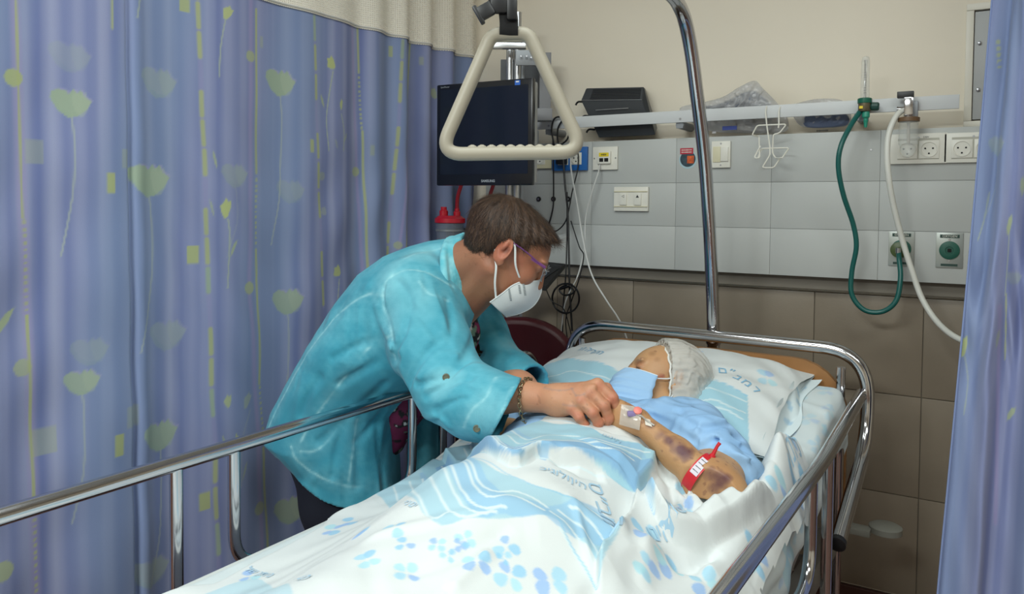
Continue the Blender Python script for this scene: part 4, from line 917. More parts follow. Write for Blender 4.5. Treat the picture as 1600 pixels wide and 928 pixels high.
# fitted sheet over the mattress
nt_ = 400; tt = np.linspace(-0.12, 2.045, nt_)
prof = []
for k in range(12): prof.append((AL - 0.004*k/11, -0.13 + 0.11*k/11))
an = np.linspace(pi, pi/2, 7)[1:]; prof += [(AL + 0.02 + 0.02*cos(q), -0.02 + 0.02*sin(q)) for q in an]
prof += [(a_, 0.0) for a_ in np.linspace(AL + 0.02, AR - 0.03, 150)[1:-1]]
an = np.linspace(pi/2, 0, 8); prof += [(AR - 0.03 + 0.03*cos(q), -0.03 + 0.03*sin(q)) for q in an]
prof += [(AR + 0.004*sin(k*.5), -0.03 - 0.12*k/22) for k in range(1, 23)]
prof = np.array(prof); npf = len(prof)
TT, PA = np.repeat(tt, npf), np.tile(prof[:, 0], nt_); PD = np.tile(prof[:, 1], nt_)
endk = np.clip((2.045 - TT)/0.03, 0, 1); endd = 0.03*(1 - np.sqrt(1 - (1-endk)**2))
wr = 0.0022*np.sin(TT*46 + PA*30 + 2*np.sin(PA*21))*sm(TT, 1.5, 1.7)*sm(PA, -0.62, -0.5) + 0.004*np.exp(-((TT - 1.93 + 0.25*(PA+0.5)**2 + 0.25*(PA + .45))/0.011)**2)*sm(PA, -.62, -.52)
side_w = 0.006*np.sin(TT*24 + 1.7*np.sin(TT*9) + PD*20)*np.clip(-PD/0.05, 0, 1)
Zs = zm(TT) + PD - endd + wr*(PD > -0.01)
Vs = BN*(PA + side_w)[:, None] + BD*TT[:, None] + Z3*Zs[:, None]
Hm = lambda a, t: zm(t)
uvS = np.stack([PA + np.where(PA > -0.6, -PD, PD), TT], 1); colS = np.tile(np.array(lin('cad4d6')), (len(Vs), 1))
for i, (x, y, s, rot) in enumerate(((1215, 640, 20, .3), (1245, 625, 18, 1.2), (1290, 610, 16, .5), (1262, 655, 22, 2), (1300, 640, 18, .2), (1228, 680, 22, .8), (1285, 690, 22, 1.7), (1320, 665, 16, .4), (1310, 720, 20, 1.0), (1200, 610, 16, 1.5), (640, 740, 22, .3), (690, 715, 20, 1.0), (735, 690, 18, .4), (780, 655, 18, .9), (590, 770, 20, 0), (560, 800, 20, .6), (700, 680, 14, .2))):
    flower(uvS, colS, x, y, s, rot, 4, Hm, 40 + i, 0.38)
for i in range(26):                    # the print runs on down the near side of the sheet
    r = np.random.default_rng(90 + i); c0 = np.array([AR + 0.02 + r.uniform(0, .1), 0.3 + i*0.067])
    for k in range(4):
        an_ = r.uniform(0, 6.3); d = np.array([cos(an_), sin(an_)])*0.034; e = np.array([-d[1], d[0]]); p_poly(uvS, colS, c0 + d*.15 + PET[:, :1]*d*.85 + PET[:, 1:]*e*1.2, PETC[int(r.integers(4))], 0.45)
for y0_, y1_ in ((1.40, 1.47), (1.49, 1.50)): p_poly(uvS, colS, [(AR - 0.16, y0_), (AR + 0.2, y0_ + .05), (AR + 0.2, y1_ + .05), (AR - 0.16, y1_)], SKY, 0.6)
mattress = thing('mattress', 'mattress under a pale blue flowered fitted sheet', 'mattress', tuple(B(-0.75, 0.96, 0.57)))
mk('fitted_sheet', Vs, grid_faces(nt_, npf), M_BED, mattress, cols=colS)
mb = MB(); mb.box(B(-0.75, 0.56, 0.628), (0.40, 0.66, 0.058), BAX, 0.015); mb.make('foam_core', mat('foam', 'd0d5d2', 0.9), mattress)
mb = MB(); mb.box(B(-0.75, 1.62, 0.722), (0.39, 0.36, 0.05), np.array([BN, BD*c_ + Z3*s_, Z3*c_ - BD*s_]) if False else np.array([BN, BD*0.968 + Z3*0.252, Z3*0.968 - BD*0.252]), 0.015); mb.make('foam_core', mat('foam'), mattress)

# pillow
PA0, PT0, PHW, PHH = -0.755, 1.845, 0.345, 0.215
def pil_top(a, t):
    x, y = (a - PA0)/PHW, (t - PT0)/PHH; x_ = np.clip(np.abs(x), 0, 1); y_ = np.clip(np.abs(y), 0, 1)
    th = 0.085*((1 - x_**3.2)*(1 - y_**2.6))**0.55*(1 + 0.10*np.cos(x*3.0) - 0.0)
    th = th - 0.045*np.exp(-((a + 0.735)/0.085)**2 - ((t - 1.77)/0.16)**2) - 0.012*np.exp(-((a + 0.745)/0.03)**2)*sm(t, 1.85, 2.0)
    th = th + 0.0025*np.sin(a*55 + 3*np.sin(t*22))*np.sin(t*31 + a*14)*(1 - y_**4) + 0.003*np.sin(x*9 + t*60)*np.exp(-((np.abs(x)-.8)/.2)**2)
    return th
lean = lambda t: zm(t) + 0.006 - 0.012*sm(t, 1.72, 2.06)
na, nb_ = 180, 130
xa = np.sin(np.linspace(-pi/2, pi/2, na))*0.65 + np.linspace(-1, 1, na)*0.35; ya = np.sin(np.linspace(-pi/2, pi/2, nb_))*0.65 + np.linspace(-1, 1, nb_)*0.35
XA, YA = np.repeat(xa, nb_), np.tile(ya, na)
# corners pulled out a little, edges drawn in between them
pull = 1 - 0.05*(1 - XA**2*0 - np.abs(XA)**3)*np.abs(YA)**3*0 
ca_ = PA0 + PHW*XA*(1 - 0.05*(1 - YA**2)) ; ct_ = PT0 + PHH*YA*(1 - 0.05*(1 - XA**2)) + 0.03*np.clip(XA - .5, 0, 1)*0
tpv = pil_top(ca_, ct_)
Vt = BN*ca_[:, None] + BD*ct_[:, None] + Z3*(lean(ct_) + 0.012 + tpv)[:, None]
Vb = BN*ca_[:, None] + BD*ct_[:, None] + Z3*(lean(ct_) + 0.010 - 0.02*((1-XA**4)*(1-YA**4)))[:, None]
Hp = lambda a, t: lean(t) + 0.012 + pil_top(a, t)
uvP = np.stack([ca_, ct_], 1); colP = np.tile(np.array(lin(WHT)), (len(Vt), 1))
def pl(*pts, H=None): return np.array([at_px(x, y, H) for x, y in pts])
def band_poly(uv, cols, up, lo, col, al, H):
    p_poly(uv, cols, np.concatenate([spline(pl(*up, H=H), 5), spline(pl(*lo, H=H), 5)[::-1]]), col, al)
band_poly(uvP, colP, [(825, 592), (850, 572), (900, 562), (940, 568), (970, 582)], [(800, 660), (900, 650), (1000, 650)], SKY, .95, Hp)
for q in ([(826, 590), (852, 571), (900, 561), (940, 567), (975, 584)],): p_line(uvP, colP, spline(pl(*q, H=Hp), 6), 0.004, '86bcd8', .8)
for q in ([(850, 592), (888, 580), (925, 585), (960, 598)], [(825, 612), (860, 598), (905, 600), (960, 618)], [(835, 622), (880, 608), (930, 618), (960, 625)]): p_line(uvP, colP, spline(pl(*q, H=Hp), 6), 0.005, LINE, .95)
band_poly(uvP, colP, [(1068, 612), (1090, 598), (1115, 594), (1145, 606), (1168, 618)], [(1060, 660), (1110, 690), (1170, 700)], SKY, .95, Hp)
p_line(uvP, colP, spline(pl((1070, 610), (1090, 596), (1115, 593), (1145, 605), (1168, 619), H=Hp), 6), 0.004, '86bcd8', .8)
for q in ([(1075, 618), (1105, 606), (1135, 615), (1166, 628)], [(1070, 632), (1110, 624), (1140, 635), (1165, 645)], [(1085, 642), (1120, 636), (1160, 655)]): p_line(uvP, colP, spline(pl(*q, H=Hp), 6), 0.005, LINE, .95)
for i, (x, y, s, rot) in enumerate(((1062, 540, 17, .2), (1085, 535, 19, .4), (1080, 550, 18, 1.4), (1148, 543, 17, .0), (1160, 552, 17, .5), (1180, 552, 15, .9), (1198, 590, 20, 4.0), (1216, 560, 14, .3), (915, 530, 14, .4))):
    flower(uvP, colP, x, y, s, rot, 4, Hp, 60 + i, 0.75)
pw = thing('pillow', 'wide white pillow with blue flowers and a blue striped edge under the patient\'s head', 'pillow', tuple(B(PA0, PT0, 0.8)))
nv_ = len(Vt)
mk('pillowcase', np.concatenate([Vt, Vb]), np.concatenate([grid_faces(na, nb_), grid_faces(na, nb_)[:, ::-1] + nv_]), M_BED, pw, cols=np.concatenate([colP, np.tile(np.array(lin('cfe0e6')), (nv_, 1))]))
# open end of the pillowcase, hanging loose on the near side
nn1, nn2 = 50, 40; U_, W_ = np.meshgrid(np.linspace(0, 1, nn1), np.linspace(0, 1, nn2), indexing='ij'); U_, W_ = U_.ravel(), W_.ravel()
fa = PA0 + PHW*0.93 + 0.035*W_ + 0.010*np.sin(U_*11 + W_*3)*W_; ft = PT0 - PHH*0.97 + 2*PHH*0.9*U_ + 0.03*W_*(U_-.3)
fz = lean(ft) + 0.012 + 0.035*np.sin(np.clip(U_, 0, 1)*pi)**0.6*(1-W_) - (0.035*W_**0.8) + 0.006*np.sin(U_*19 + W_*5)
Vf = BN*fa[:, None] + BD*ft[:, None] + Z3*np.maximum(fz, zm(ft) + 0.004)[:, None]
colF = np.tile(np.array(lin('d6e4e8')), (len(Vf), 1)); uvF = np.stack([ft, W_*0.05], 1)
for k in range(5):
    c0 = np.array([PT0 - .05 + k*.045, .02]); d = np.array([.02, .012*(-1)**k]); e = np.array([-d[1], d[0]]); p_poly(uvF, colF, c0 + PET[:, :1]*d + PET[:, 1:]*e*1.3, '9cc3dc', .7)
mk('open_flap', Vf, grid_faces(nn1, nn2), M_BED, pw, cols=colF)
M_PRINT = mat('print_blue', '84b4d2', 0.9)
M_PRINT2 = mat('print_pale', 'a3c3d8', 0.9)
def letter(body, size, x, y, dirpx, H, parent, m=M_PRINT, off=0.0018, bold=0.004):
    """cloth lettering laid on the surface: centre (x, y), baseline running towards dirpx"""
    c = at_px(x, y, H); d = at_px(x + dirpx[0], y + dirpx[1], H) - c; d /= np.hypot(*d); e = np.array([-d[1], d[0]])
    def surf(W3):
        q = W3[:, :1]*d + W3[:, 1:2]*e + c; return BN*q[:, :1] + BD*q[:, 1:] + Z3*(H(q[:, 0], q[:, 1]) + off)[:, None]
    return text_mesh(body, size, (0, 0, 0), np.eye(3), m, parent, 'lettering', 0.0, bold*size, surf)
letter('תיאופרה הירקה'[::1] if False else '\u05e8\u05d4 \u05d4\u05d9\u05e8\u05e7\u05d4', 0.030, 922, 548, (10, 2.5), Hp, pw)
for ch, x, y, dx_, dy_ in (('\u05dd', 1129, 580, 10, 1), ('\u05f4', 1144, 581, 10, 3), ('\u05d1', 1153, 590, 10, 5), ('\u05de', 1167, 599, 10, 7), ('\u05e8', 1181, 609, 10, 9)):
    letter(ch, 0.036, x, y, (dx_, dy_), Hp, pw)

# ------------------------------------------------------------------ blanket: height over the bed plane
def H0(a, t):
    a = np.asarray(a, float); t = np.asarray(t, float)
    base = zm(t) + 0.014
    cx = -0.745 + 0.03*sm(t, 0.6, 1.2)
    hw = 0.20 + 0.05*sm(t, 0.7, 1.05)
    hw = np.where(a < cx, hw - 0.045, hw)
    body = (0.115 + 0.065*sm(t, 0.75, 1.10))*np.exp(-(np.abs((a - cx)/hw))**2.4)
    legs = 0.03*np.cos((a - cx)*2*pi/0.2)*np.exp(-((a-cx)/0.14)**2)*(1 - sm(t, 0.5, 0.9))
    h = base + body*(1 - 0.5*sm(t, 1.42, 1.62)) + legs*0.4
    h = h - 0.22*sm(a, AL + 0.015, AL - 0.05)*0 
    return h
def edge_drop(a):
    l = np.clip((AL + 0.03 - a)/0.05, 0, 3); r = np.clip((a - (AR - 0.03))/0.045, 0, 4)
    return 0.05*l**1.6*0.8 + 0.04*r**1.7
Hbase = lambda a, t: H0(a, t) - edge_drop(a)
q_ = lambda *pts: pl(*pts, H=Hbase)
FOLD = q_((780, 676), (815, 663), (880, 650), (945, 652), (990, 672), (1018, 700), (1026, 722), (1022, 742), (993, 771), (962, 748), (925, 729), (885, 719), (845, 712), (780, 718), (700, 724), (640, 742), (700, 712))
LOW = spline(q_((640, 742), (700, 724), (780, 718), (845, 712), (885, 719), (925, 729), (962, 748), (993, 771)), 5)
TIP = spline(q_((993, 771), (1010, 757), (1022, 742), (1026, 722)), 5)
EDG = spline(q_((995, 770), (987, 806), (959, 849), (937, 882), (936, 935)), 6)
LOBE = spline(q_((1000, 775), (1018, 815), (1036, 842), (1060, 860), (1100, 869), (1150, 864), (1185, 842), (1210, 815)), 6)
feats = [
    ('r', q_((1030, 705), (1062, 735), (1082, 775), (1080, 815)), 0.034, 0.020), ('r', q_((1000, 790), (1030, 830), (1065, 850), (1130, 852)), 0.016, 0.022),
    ('r', q_((1090, 856), (1135, 842), (1180, 812), (1208, 765), (1222, 720)), 0.050, 0.028), ('r', q_((1205, 770), (1243, 725), (1275, 680)), 0.050, 0.026),
    ('r', q_((1200, 690), (1225, 668), (1262, 668), (1290, 690)), 0.042, 0.022), ('r', q_((1120, 850), (1185, 840), (1235, 785), (1275, 750)), 0.018, 0.022),
    ('r', q_((940, 928), (990, 880), (1040, 872)), 0.012, 0.018), ('r', q_((1090, 905), (1150, 880), (1200, 840)), 0.022, 0.022), ('r', q_((1180, 928), (1215, 880), (1240, 830)), 0.02, 0.016),
    ('r', q_((880, 776), (940, 822), (985, 850)), 0.008, 0.012), ('r', q_((820, 830), (900, 850), (960, 900)), 0.006, 0.02), ('r', q_((1060, 800), (1050, 760), (1030, 730)), -0.012, 0.012),
    ('r', q_((1100, 835), (1075, 815), (1085, 800)), -0.015, 0.012), ('r', q_((560, 790), (640, 770), (720, 770)), 0.006, 0.03), ('r', q_((740, 780), (830, 800), (900, 840)), 0.006, 0.018),
    ('s', LOW, 0.027, 0.08, 1), ('s', TIP, 0.030, 0.06, 1), ('s', EDG, 0.028, 0.040, 1), ('s', LOBE, 0.046, 0.050, 1),
    ('r', q_((1110, 800), (1075, 790), (1062, 762)), -0.016, 0.010), ('r', q_((1050, 745), (1062, 790), (1058, 830)), 0.012, 0.009), ('r', q_((1150, 850), (1165, 820), (1200, 800)), -0.016, 0.010), ('r', q_((900, 790), (912, 840), (925, 900)), 0.007, 0.007), ('r', q_((560, 850), (650, 820), (760, 800)), 0.006, 0.014), ('r', q_((620, 900), (720, 870), (800, 820)), -0.006, 0.012),
    ('r', q_((700, 928), (740, 890), (770, 860)), 0.006, 0.010), ('r', q_((1222, 745), (1240, 770), (1250, 800)), -0.018, 0.010),
    ('r', q_((860, 713), (905, 735), (945, 745)), -0.012, 0.014), ('r', q_((1010, 850), (1015, 890), (1000, 928)), 0.010, 0.014), ('r', q_((1040, 880), (1085, 890), (1120, 875)), -0.014, 0.015),
]
def H(a, t):
    sh = np.shape(a); a_ = np.ravel(np.asarray(a, float)); t_ = np.ravel(np.asarray(t, float))
    uv = np.stack([a_, t_], 1); h = H0(a_, t_)
    for f in feats:
        if f[0] == 'r': h = h + f[2]*ridge(uv, f[1], f[3])
        else: h = h + f[2]*step(uv, f[1], f[3], f[4])
    h = h + 0.0022*np.sin(a_*31 + 5*np.sin(t_*9))*np.sin(t_*27 + a_*9) + 0.0010*np.sin(a_*70 - t_*55 + 3*np.sin(a_*20))
    # the elbow presses a hollow
    h = h - edge_drop(a_)
    return h.reshape(sh)
gt = np.concatenate([np.linspace(-0.02, 0.5, 60, endpoint=False), np.linspace(0.5, 1.62, 480)]); na, nb_ = 400, len(gt)
ga = np.linspace(-1.235, -0.262, na)
GA, GT = np.repeat(ga, nb_), np.tile(gt, na); uvB = np.stack([GA, GT], 1)
ZB_ = H(GA, GT)
BOUND = np.concatenate([q_((770, 682), (800, 667), (835, 655), (880, 648), (930, 652), (985, 672), (1030, 694), (1063, 718), (1085, 742), (1100, 760)),
    q_((1118, 768), (1140, 762), (1160, 752), (1172, 740), (1192, 728), (1203, 700), (1195, 672), (1212, 655), (1262, 657), (1292, 690))])
BOUND = spline(BOUND, 3); BOUND = np.concatenate([BOUND, [(AR + 0.030, BOUND[-1][1] - .02), (AR + 0.012, 1.25), (AR + 0.02, 1.05), (AR + 0.07, 0.8), (AR + 0.07, -0.5), (-1.4, -0.5), (-1.24, 0.55)], q_((330, 905), (420, 860), (500, 818), (560, 782), (620, 752), (690, 714), (730, 700))])
inside = inpoly(uvB, BOUND)
edge_d, _, _ = seg_info(uvB, BOUND)
ZB_ = ZB_ - 0.010*np.exp(-(edge_d/0.008)**2)*(GA > AL)*(GA < AR)
# prints
colB = np.tile(np.array(lin(WHT)), (len(uvB), 1)); Hq = Hbase
def bp(up, lo, col, al=.95): band_poly(uvB, colB, up, lo, col, al, Hq)
def ln(pts, w_=0.005, col=LINE, al=.95): p_line(uvB, colB, spline(q_(*pts), 6), w_, col, al)
# broad slanting stripe field across the thighs
bp([(610, 752), (660, 730), (735, 716), (800, 745), (880, 775), (930, 800), (975, 838)], [(520, 782), (600, 785), (660, 800), (740, 812), (850, 812), (890, 840), (930, 880), (935, 925)], SKY, .8)
bp([(700, 730), (760, 745), (850, 790), (870, 808)], [(655, 740), (720, 775), (790, 805), (850, 812)], MID, .75)
bp([(855, 790), (925, 790), (975, 838), (960, 850)], [(848, 808), (870, 830), (905, 850), (950, 855)], MID, .7)
for pts in ([(700, 731), (745, 745), (810, 768), (855, 792)], [(690, 736), (740, 755), (800, 778), (850, 800)], [(670, 742), (720, 764), (790, 798)], [(660, 748), (710, 772), (775, 803)], [(640, 752), (690, 782), (760, 805)], [(615, 762), (660, 790), (700, 802)],
            [(860, 800), (890, 830), (915, 870), (930, 915)], [(872, 795), (905, 825), (930, 860), (938, 890)], [(890, 792), (925, 820), (948, 850)], [(915, 793), (945, 815), (965, 842)], [(875, 835), (900, 870), (922, 905)]): ln(pts, 0.006)
ln([(870, 812), (885, 845), (915, 890), (932, 925)], 0.004, '86bcd8', .7); ln([(735, 716), (800, 744), (880, 776), (935, 802)], 0.004, '86bcd8', .6)
# turned-down edge: white hem, sky stripes, lines
p_poly(uvB, colB, FOLD, WHT)
bp([(640, 742), (700, 712), (770, 682), (850, 662), (905, 668), (960, 700), (1026, 715)], [(660, 738), (780, 718), (845, 712), (925, 729), (993, 771), (1022, 742)], SKY, .95)
bp([(700, 722), (780, 708), (860, 704), (925, 706), (985, 735), (1022, 742)], [(680, 733), (780, 718), (845, 712), (925, 729), (962, 748), (993, 771)], DEEP, .85)
bp([(770, 692), (830, 698), (900, 697), (950, 703), (1000, 712)], [(730, 704), (830, 706), (870, 706), (930, 712), (1010, 740)], MID, .7)
for pts in ([(775, 692), (815, 697), (855, 688), (905, 694)], [(735, 704), (780, 709), (850, 706), (900, 706), (950, 714), (1000, 738)], [(725, 711), (780, 714), (850, 709), (890, 703), (950, 724), (990, 745)], [(745, 697), (800, 702), (860, 700), (910, 700), (960, 712), (1015, 728)], [(690, 729), (780, 721), (840, 715), (900, 726), (950, 746)]): ln(pts, 0.005)
ln([(845, 661), (900, 666), (940, 690), (955, 701)], 0.004, '86bcd8', .6)
# blue strip falling from the tip of the fold
bp([(998, 772), (1013, 760), (1016, 785), (1022, 815)], [(1002, 775), (1006, 790), (1012, 810), (1022, 830)], MID, .9); ln([(1003, 772), (1010, 800), (1022, 826)], 0.004)
# bunched cloth beyond the elbow
bp([(1190, 662), (1215, 652), (1250, 660), (1268, 668)], [(1200, 710), (1215, 712), (1240, 692), (1262, 678)], MID, .8)
for pts in ([(1212, 664), (1222, 676), (1216, 700)], [(1228, 660), (1240, 674), (1246, 684)], [(1236, 660), (1250, 672), (1256, 680)]): ln(pts, 0.005)
FL = [(563, 832, 20, .5, 4), (520, 827, 16, 1.0, 4), (617, 828, 20, 1.2, 3), (660, 0, 0, 0, 0), (574, 872, 22, .4, 4), (632, 850, 18, .2, 3), (636, 893, 24, .7, 4), (683, 850, 16, .9, 4), (727, 842, 18, .3, 4), (745, 882, 26, .8, 4), (720, 850, 14, 2, 3), (790, 852, 24, .4, 3), (797, 900, 28, 1.1, 4), (860, 908, 30, .7, 4), (700, 865, 14, 1.2, 3), (788, 870, 14, 1.2, 3), (545, 815, 14, .3, 3),
      (1010, 850, 26, .8, 4), (1045, 890, 22, .3, 4), (1075, 770, 18, 1.1, 3), (1070, 805, 14, 2.2, 4), (1120, 812, 15, .4, 4), (1160, 800, 20, .9, 5), (1150, 830, 14, .3, 3), (1225, 730, 24, .8, 5), (1180, 700, 16, .4, 3), (1250, 705, 18, 1.5, 4), (1190, 735, 20, .1, 4), (1215, 795, 20, .8, 3), (1010, 905, 20, 1.5, 4), (1100, 915, 24, .5, 4), (1180, 890, 24, 1.3, 4), (390, 900, 18, .3, 3), (1250, 780, 18, .4, 4)]
for i, (x, y, s, rot, n) in enumerate(FL):
    if n: flower(uvB, colB, x, y, s, rot, n, Hq, 200 + i, 0.85)
bp([(300, 935), (370, 910), (420, 912), (460, 935)], [(320, 960), (380, 955), (420, 955), (450, 960)], SKY, .6)
VBk = BN*GA[:, None] + BD*GT[:, None] + Z3*ZB_[:, None]
F = grid_faces(na, nb_); ok = inside[F].all(1); F = F[ok]
used = np.unique(F); rm = -np.ones(len(VBk), int); rm[used] = np.arange(len(used))
bl = thing('blanket', 'white printed cotton blanket with blue stripes and petals over the patient\'s legs', 'blanket', tuple(B(-0.75, 0.8, 0.6)))
bo = mk('cover_cloth', VBk[used], rm[F], M_BED, bl, cols=colB[used])
for body, sz, x, y, d in (('\u05f4\u05e1', 0.03, 470, 905, (10, -1.5)), ('\u05dc\u05e9 \u05df\u05ea\u05d9\u05e0', 0.022, 405, 897, (10, 2)), ('\u05e1\u05f4\u05d1\u05de\u05e8', 0.040, 945, 800, (4, 10)), ('\u05db\u05d9\u05d2\u05d5\u05dc\u05d5\u05df\u05d9\u05d4', 0.024, 880, 745, (10, 5)), ('\u05d5\u05e0\u05d9\u05d0\u05d5\u05e1', 0.032, 1042, 815, (1.5, -10)), ('\u05d5\u05e0\u05dc\u05d9\u05db', 0.032, 1240, 697, (10, -1)), ('\u05d9\u05e0\u05d5\u05e0\u05d9\u05d4', 0.018, 955, 685, (10, 5)), ('\u05e4\u05e0\u05d9\u05dd\u05d9', 0.018, 640, 788, (10, 5))):
    letter(body, sz, x, y, d, H, bl, M_PRINT2, off=0.0022)
# ------------------------------------------------------------------ organic shapes: smooth unions on a grid, meshed with OpenVDB
class Field:
    def __init__(s, lo, hi, h):
        s.lo = np.asarray(lo, float); s.h = h; s.n = np.ceil((np.asarray(hi) - s.lo)/h).astype(int) + 1
        s.a = np.full(s.n, 0.5, np.float32)
    def _reg(s, lo, hi, pad):
        i0 = np.clip(np.floor((lo - pad - s.lo)/s.h).astype(int), 0, s.n); i1 = np.clip(np.ceil((hi + pad - s.lo)/s.h).astype(int) + 1, 0, s.n)
        if (i1 <= i0).any(): return None
        sl = tuple(slice(a, b) for a, b in zip(i0, i1))
        g = [(s.lo[k] + s.h*np.arange(i0[k], i1[k])).astype(np.float32) for k in range(3)]
        return sl, np.meshgrid(*g, indexing='ij', sparse=True)
    def _mix(s, sl, d, k, op):
        A = s.a[sl]
        if op == 'sub':
            d = -d; 
            if k > 0: q = np.maximum(k - np.abs(A - d), 0)/k; s.a[sl] = np.maximum(A, d) + q*q*k*0.25
            else: s.a[sl] = np.maximum(A, d)
        elif k > 0: q = np.maximum(k - np.abs(A - d), 0)/k; s.a[sl] = np.minimum(A, d) - q*q*k*0.25
        else: s.a[sl] = np.minimum(A, d)
    def cap(s, p, q, r1, r2=None, k=0.01, op='add'):
        r2 = r1 if r2 is None else r2; p, q = np.asarray(p, float), np.asarray(q, float); R_ = max(r1, r2)
        rg = s._reg(np.minimum(p, q) - R_, np.maximum(p, q) + R_, k + 4*s.h)
        if rg is None: return
        sl, (X, Y, Z) = rg; d = q - p; L2 = d @ d + 1e-12
        t = np.clip(((X-p[0])*d[0] + (Y-p[1])*d[1] + (Z-p[2])*d[2])/L2, 0, 1)
        e = np.sqrt((X-p[0]-t*d[0])**2 + (Y-p[1]-t*d[1])**2 + (Z-p[2]-t*d[2])**2) - (r1 + (r2-r1)*t)
        s._mix(sl, e.astype(np.float32), k, op)
    def chain(s, pts, rs, k=0.01):
        for i in range(len(pts)-1): s.cap(pts[i], pts[i+1], rs[i], rs[i+1], k)
    def ell(s, c, r, ax=None, k=0.01, op='add'):
        ax = np.eye(3) if ax is None else np.asarray(ax, float); c = np.asarray(c, float); r = np.asarray(r, float); e = np.sqrt(((ax.T*r)**2).sum(1))
        rg = s._reg(c - e, c + e, k + 4*s.h)
        if rg is None: return
        sl, (X, Y, Z) = rg; X, Y, Z = X - c[0], Y - c[1], Z - c[2]
        u = [(X*ax[i, 0] + Y*ax[i, 1] + Z*ax[i, 2]) for i in range(3)]
        k0 = np.sqrt(sum((u[i]/r[i])**2 for i in range(3))); k1 = np.sqrt(sum((u[i]/r[i]**2)**2 for i in range(3))) + 1e-9
        s._mix(sl, (k0*(k0-1)/k1).astype(np.float32), k, op)
    def solid(s, v, f, k=0.01, op='add', band=6):
        """closed mesh -> distance field, merged"""
        v = np.asarray(v, float); p = ((v - s.lo)/s.h).astype(np.float32)
        tri = [];
        for q in f:
            for i in range(1, len(q)-1): tri.append((q[0], q[i], q[i+1]))
        g = vdb.FloatGrid.createLevelSetFromPolygons(p, triangles=np.array(tri, dtype=np.uint32), halfWidth=float(band))
        out = np.zeros(s.n, np.float32); g.copyToArray(out, ijk=(0, 0, 0)); s._mix(tuple(slice(None) for _ in range(3)), out*s.h, k, op)
    def coords(s):
        return np.meshgrid(*[(s.lo[k] + s.h*np.arange(s.n[k])).astype(np.float32) for k in range(3)], indexing='ij', sparse=True)
    def shell(s, th):
        s.a = np.maximum(s.a, -(s.a + th))
    def mesh(s, smooth=1):
        a = s.a.copy()
        for ax in range(3):
            for e in (0, -1):
                ix = [slice(None)]*3; ix[ax] = e; a[tuple(ix)] = np.maximum(a[tuple(ix)], s.h)
        a = np.clip(a, -3*s.h, 3*s.h)
        g = vdb.FloatGrid(3*s.h); g.copyFromArray(a, tolerance=0.0)
        pts, quads = g.convertToQuads(0.0)
        v = pts.astype(np.float64)*s.h + s.lo; f = quads[:, ::-1].astype(int)
        for _ in range(smooth): v = lap(v, f, 0.5)
        return v, f
def lap(v, f, w_):
    n = len(v); acc = np.zeros((n, 3)); cnt = np.zeros(n)
    m = f.shape[1]
    for i in range(m):
        a, b = f[:, i], f[:, (i+1) % m]
        for k in range(3): acc[:, k] += np.bincount(a, v[b, k], n) + np.bincount(b, v[a, k], n)
        cnt += np.bincount(a, minlength=n) + np.bincount(b, minlength=n)
    return v*(1-w_) + w_*acc/np.maximum(cnt, 1)[:, None]
def normals(v, f):
    a = v[f[:, 2]] - v[f[:, 0]]; b = v[f[:, 3]] - v[f[:, 1]]; n = np.cross(a, b); N_ = np.zeros_like(v)
    for i in range(4):
        for k in range(3): N_[:, k] += np.bincount(f[:, i], n[:, k], len(v))
    return N_/(np.linalg.norm(N_, axis=1)[:, None] + 1e-12)
def loft(secs, n=28, pw=2.0):
    """secs: (centre, half vector u, half vector w) rings, closed at both ends"""
    V = []; F = []; an = np.arange(n)*2*pi/n; cu, su = np.cos(an), np.sin(an)
    cu, su = np.sign(cu)*np.abs(cu)**(2/pw), np.sign(su)*np.abs(su)**(2/pw)
    for c, u, w_ in secs: V.append(np.asarray(c) + cu[:, None]*np.asarray(u) + su[:, None]*np.asarray(w_))
    m = len(secs)
    for i in range(m-1):
        for k in range(n): F.append((i*n+k, i*n+(k+1) % n, (i+1)*n+(k+1) % n, (i+1)*n+k))
    V = np.concatenate(V); V = np.concatenate([V, [secs[0][0]], [secs[-1][0]]])
    for k in range(n): F.append((m*n, (k+1) % n, k)); F.append((m*n+1, (m-1)*n+k, (m-1)*n+(k+1) % n))
    return V, F
def vnoise(p, s, seed=0):
    """cheap smooth value noise, about -1..1"""
    r = np.random.default_rng(seed); o = np.zeros(len(p))
    for i in range(7):
        d = r.normal(size=3); d *= s/np.linalg.norm(d)*r.uniform(.6, 1.6); o += np.sin(p @ d + r.uniform(0, 6.3) + 1.5*np.sin(p @ (r.normal(size=3)*s*.35)))
    return o/3.5
def cut_plane(F_, c, n, k=0.0, box=None):
    """remove what lies on the side n points to"""
    n = np.asarray(n, float); n /= np.linalg.norm(n); X, Y, Z = F_.coords(); d = (X-c[0])*n[0] + (Y-c[1])*n[1] + (Z-c[2])*n[2]
    if box is None: F_.a = np.maximum(F_.a, d)
    else:
        b = np.sqrt((X-box[0][0])**2 + (Y-box[0][1])**2 + (Z-box[0][2])**2) - box[1]   # only inside a ball
        F_.a = np.maximum(F_.a, np.minimum(d, -b))
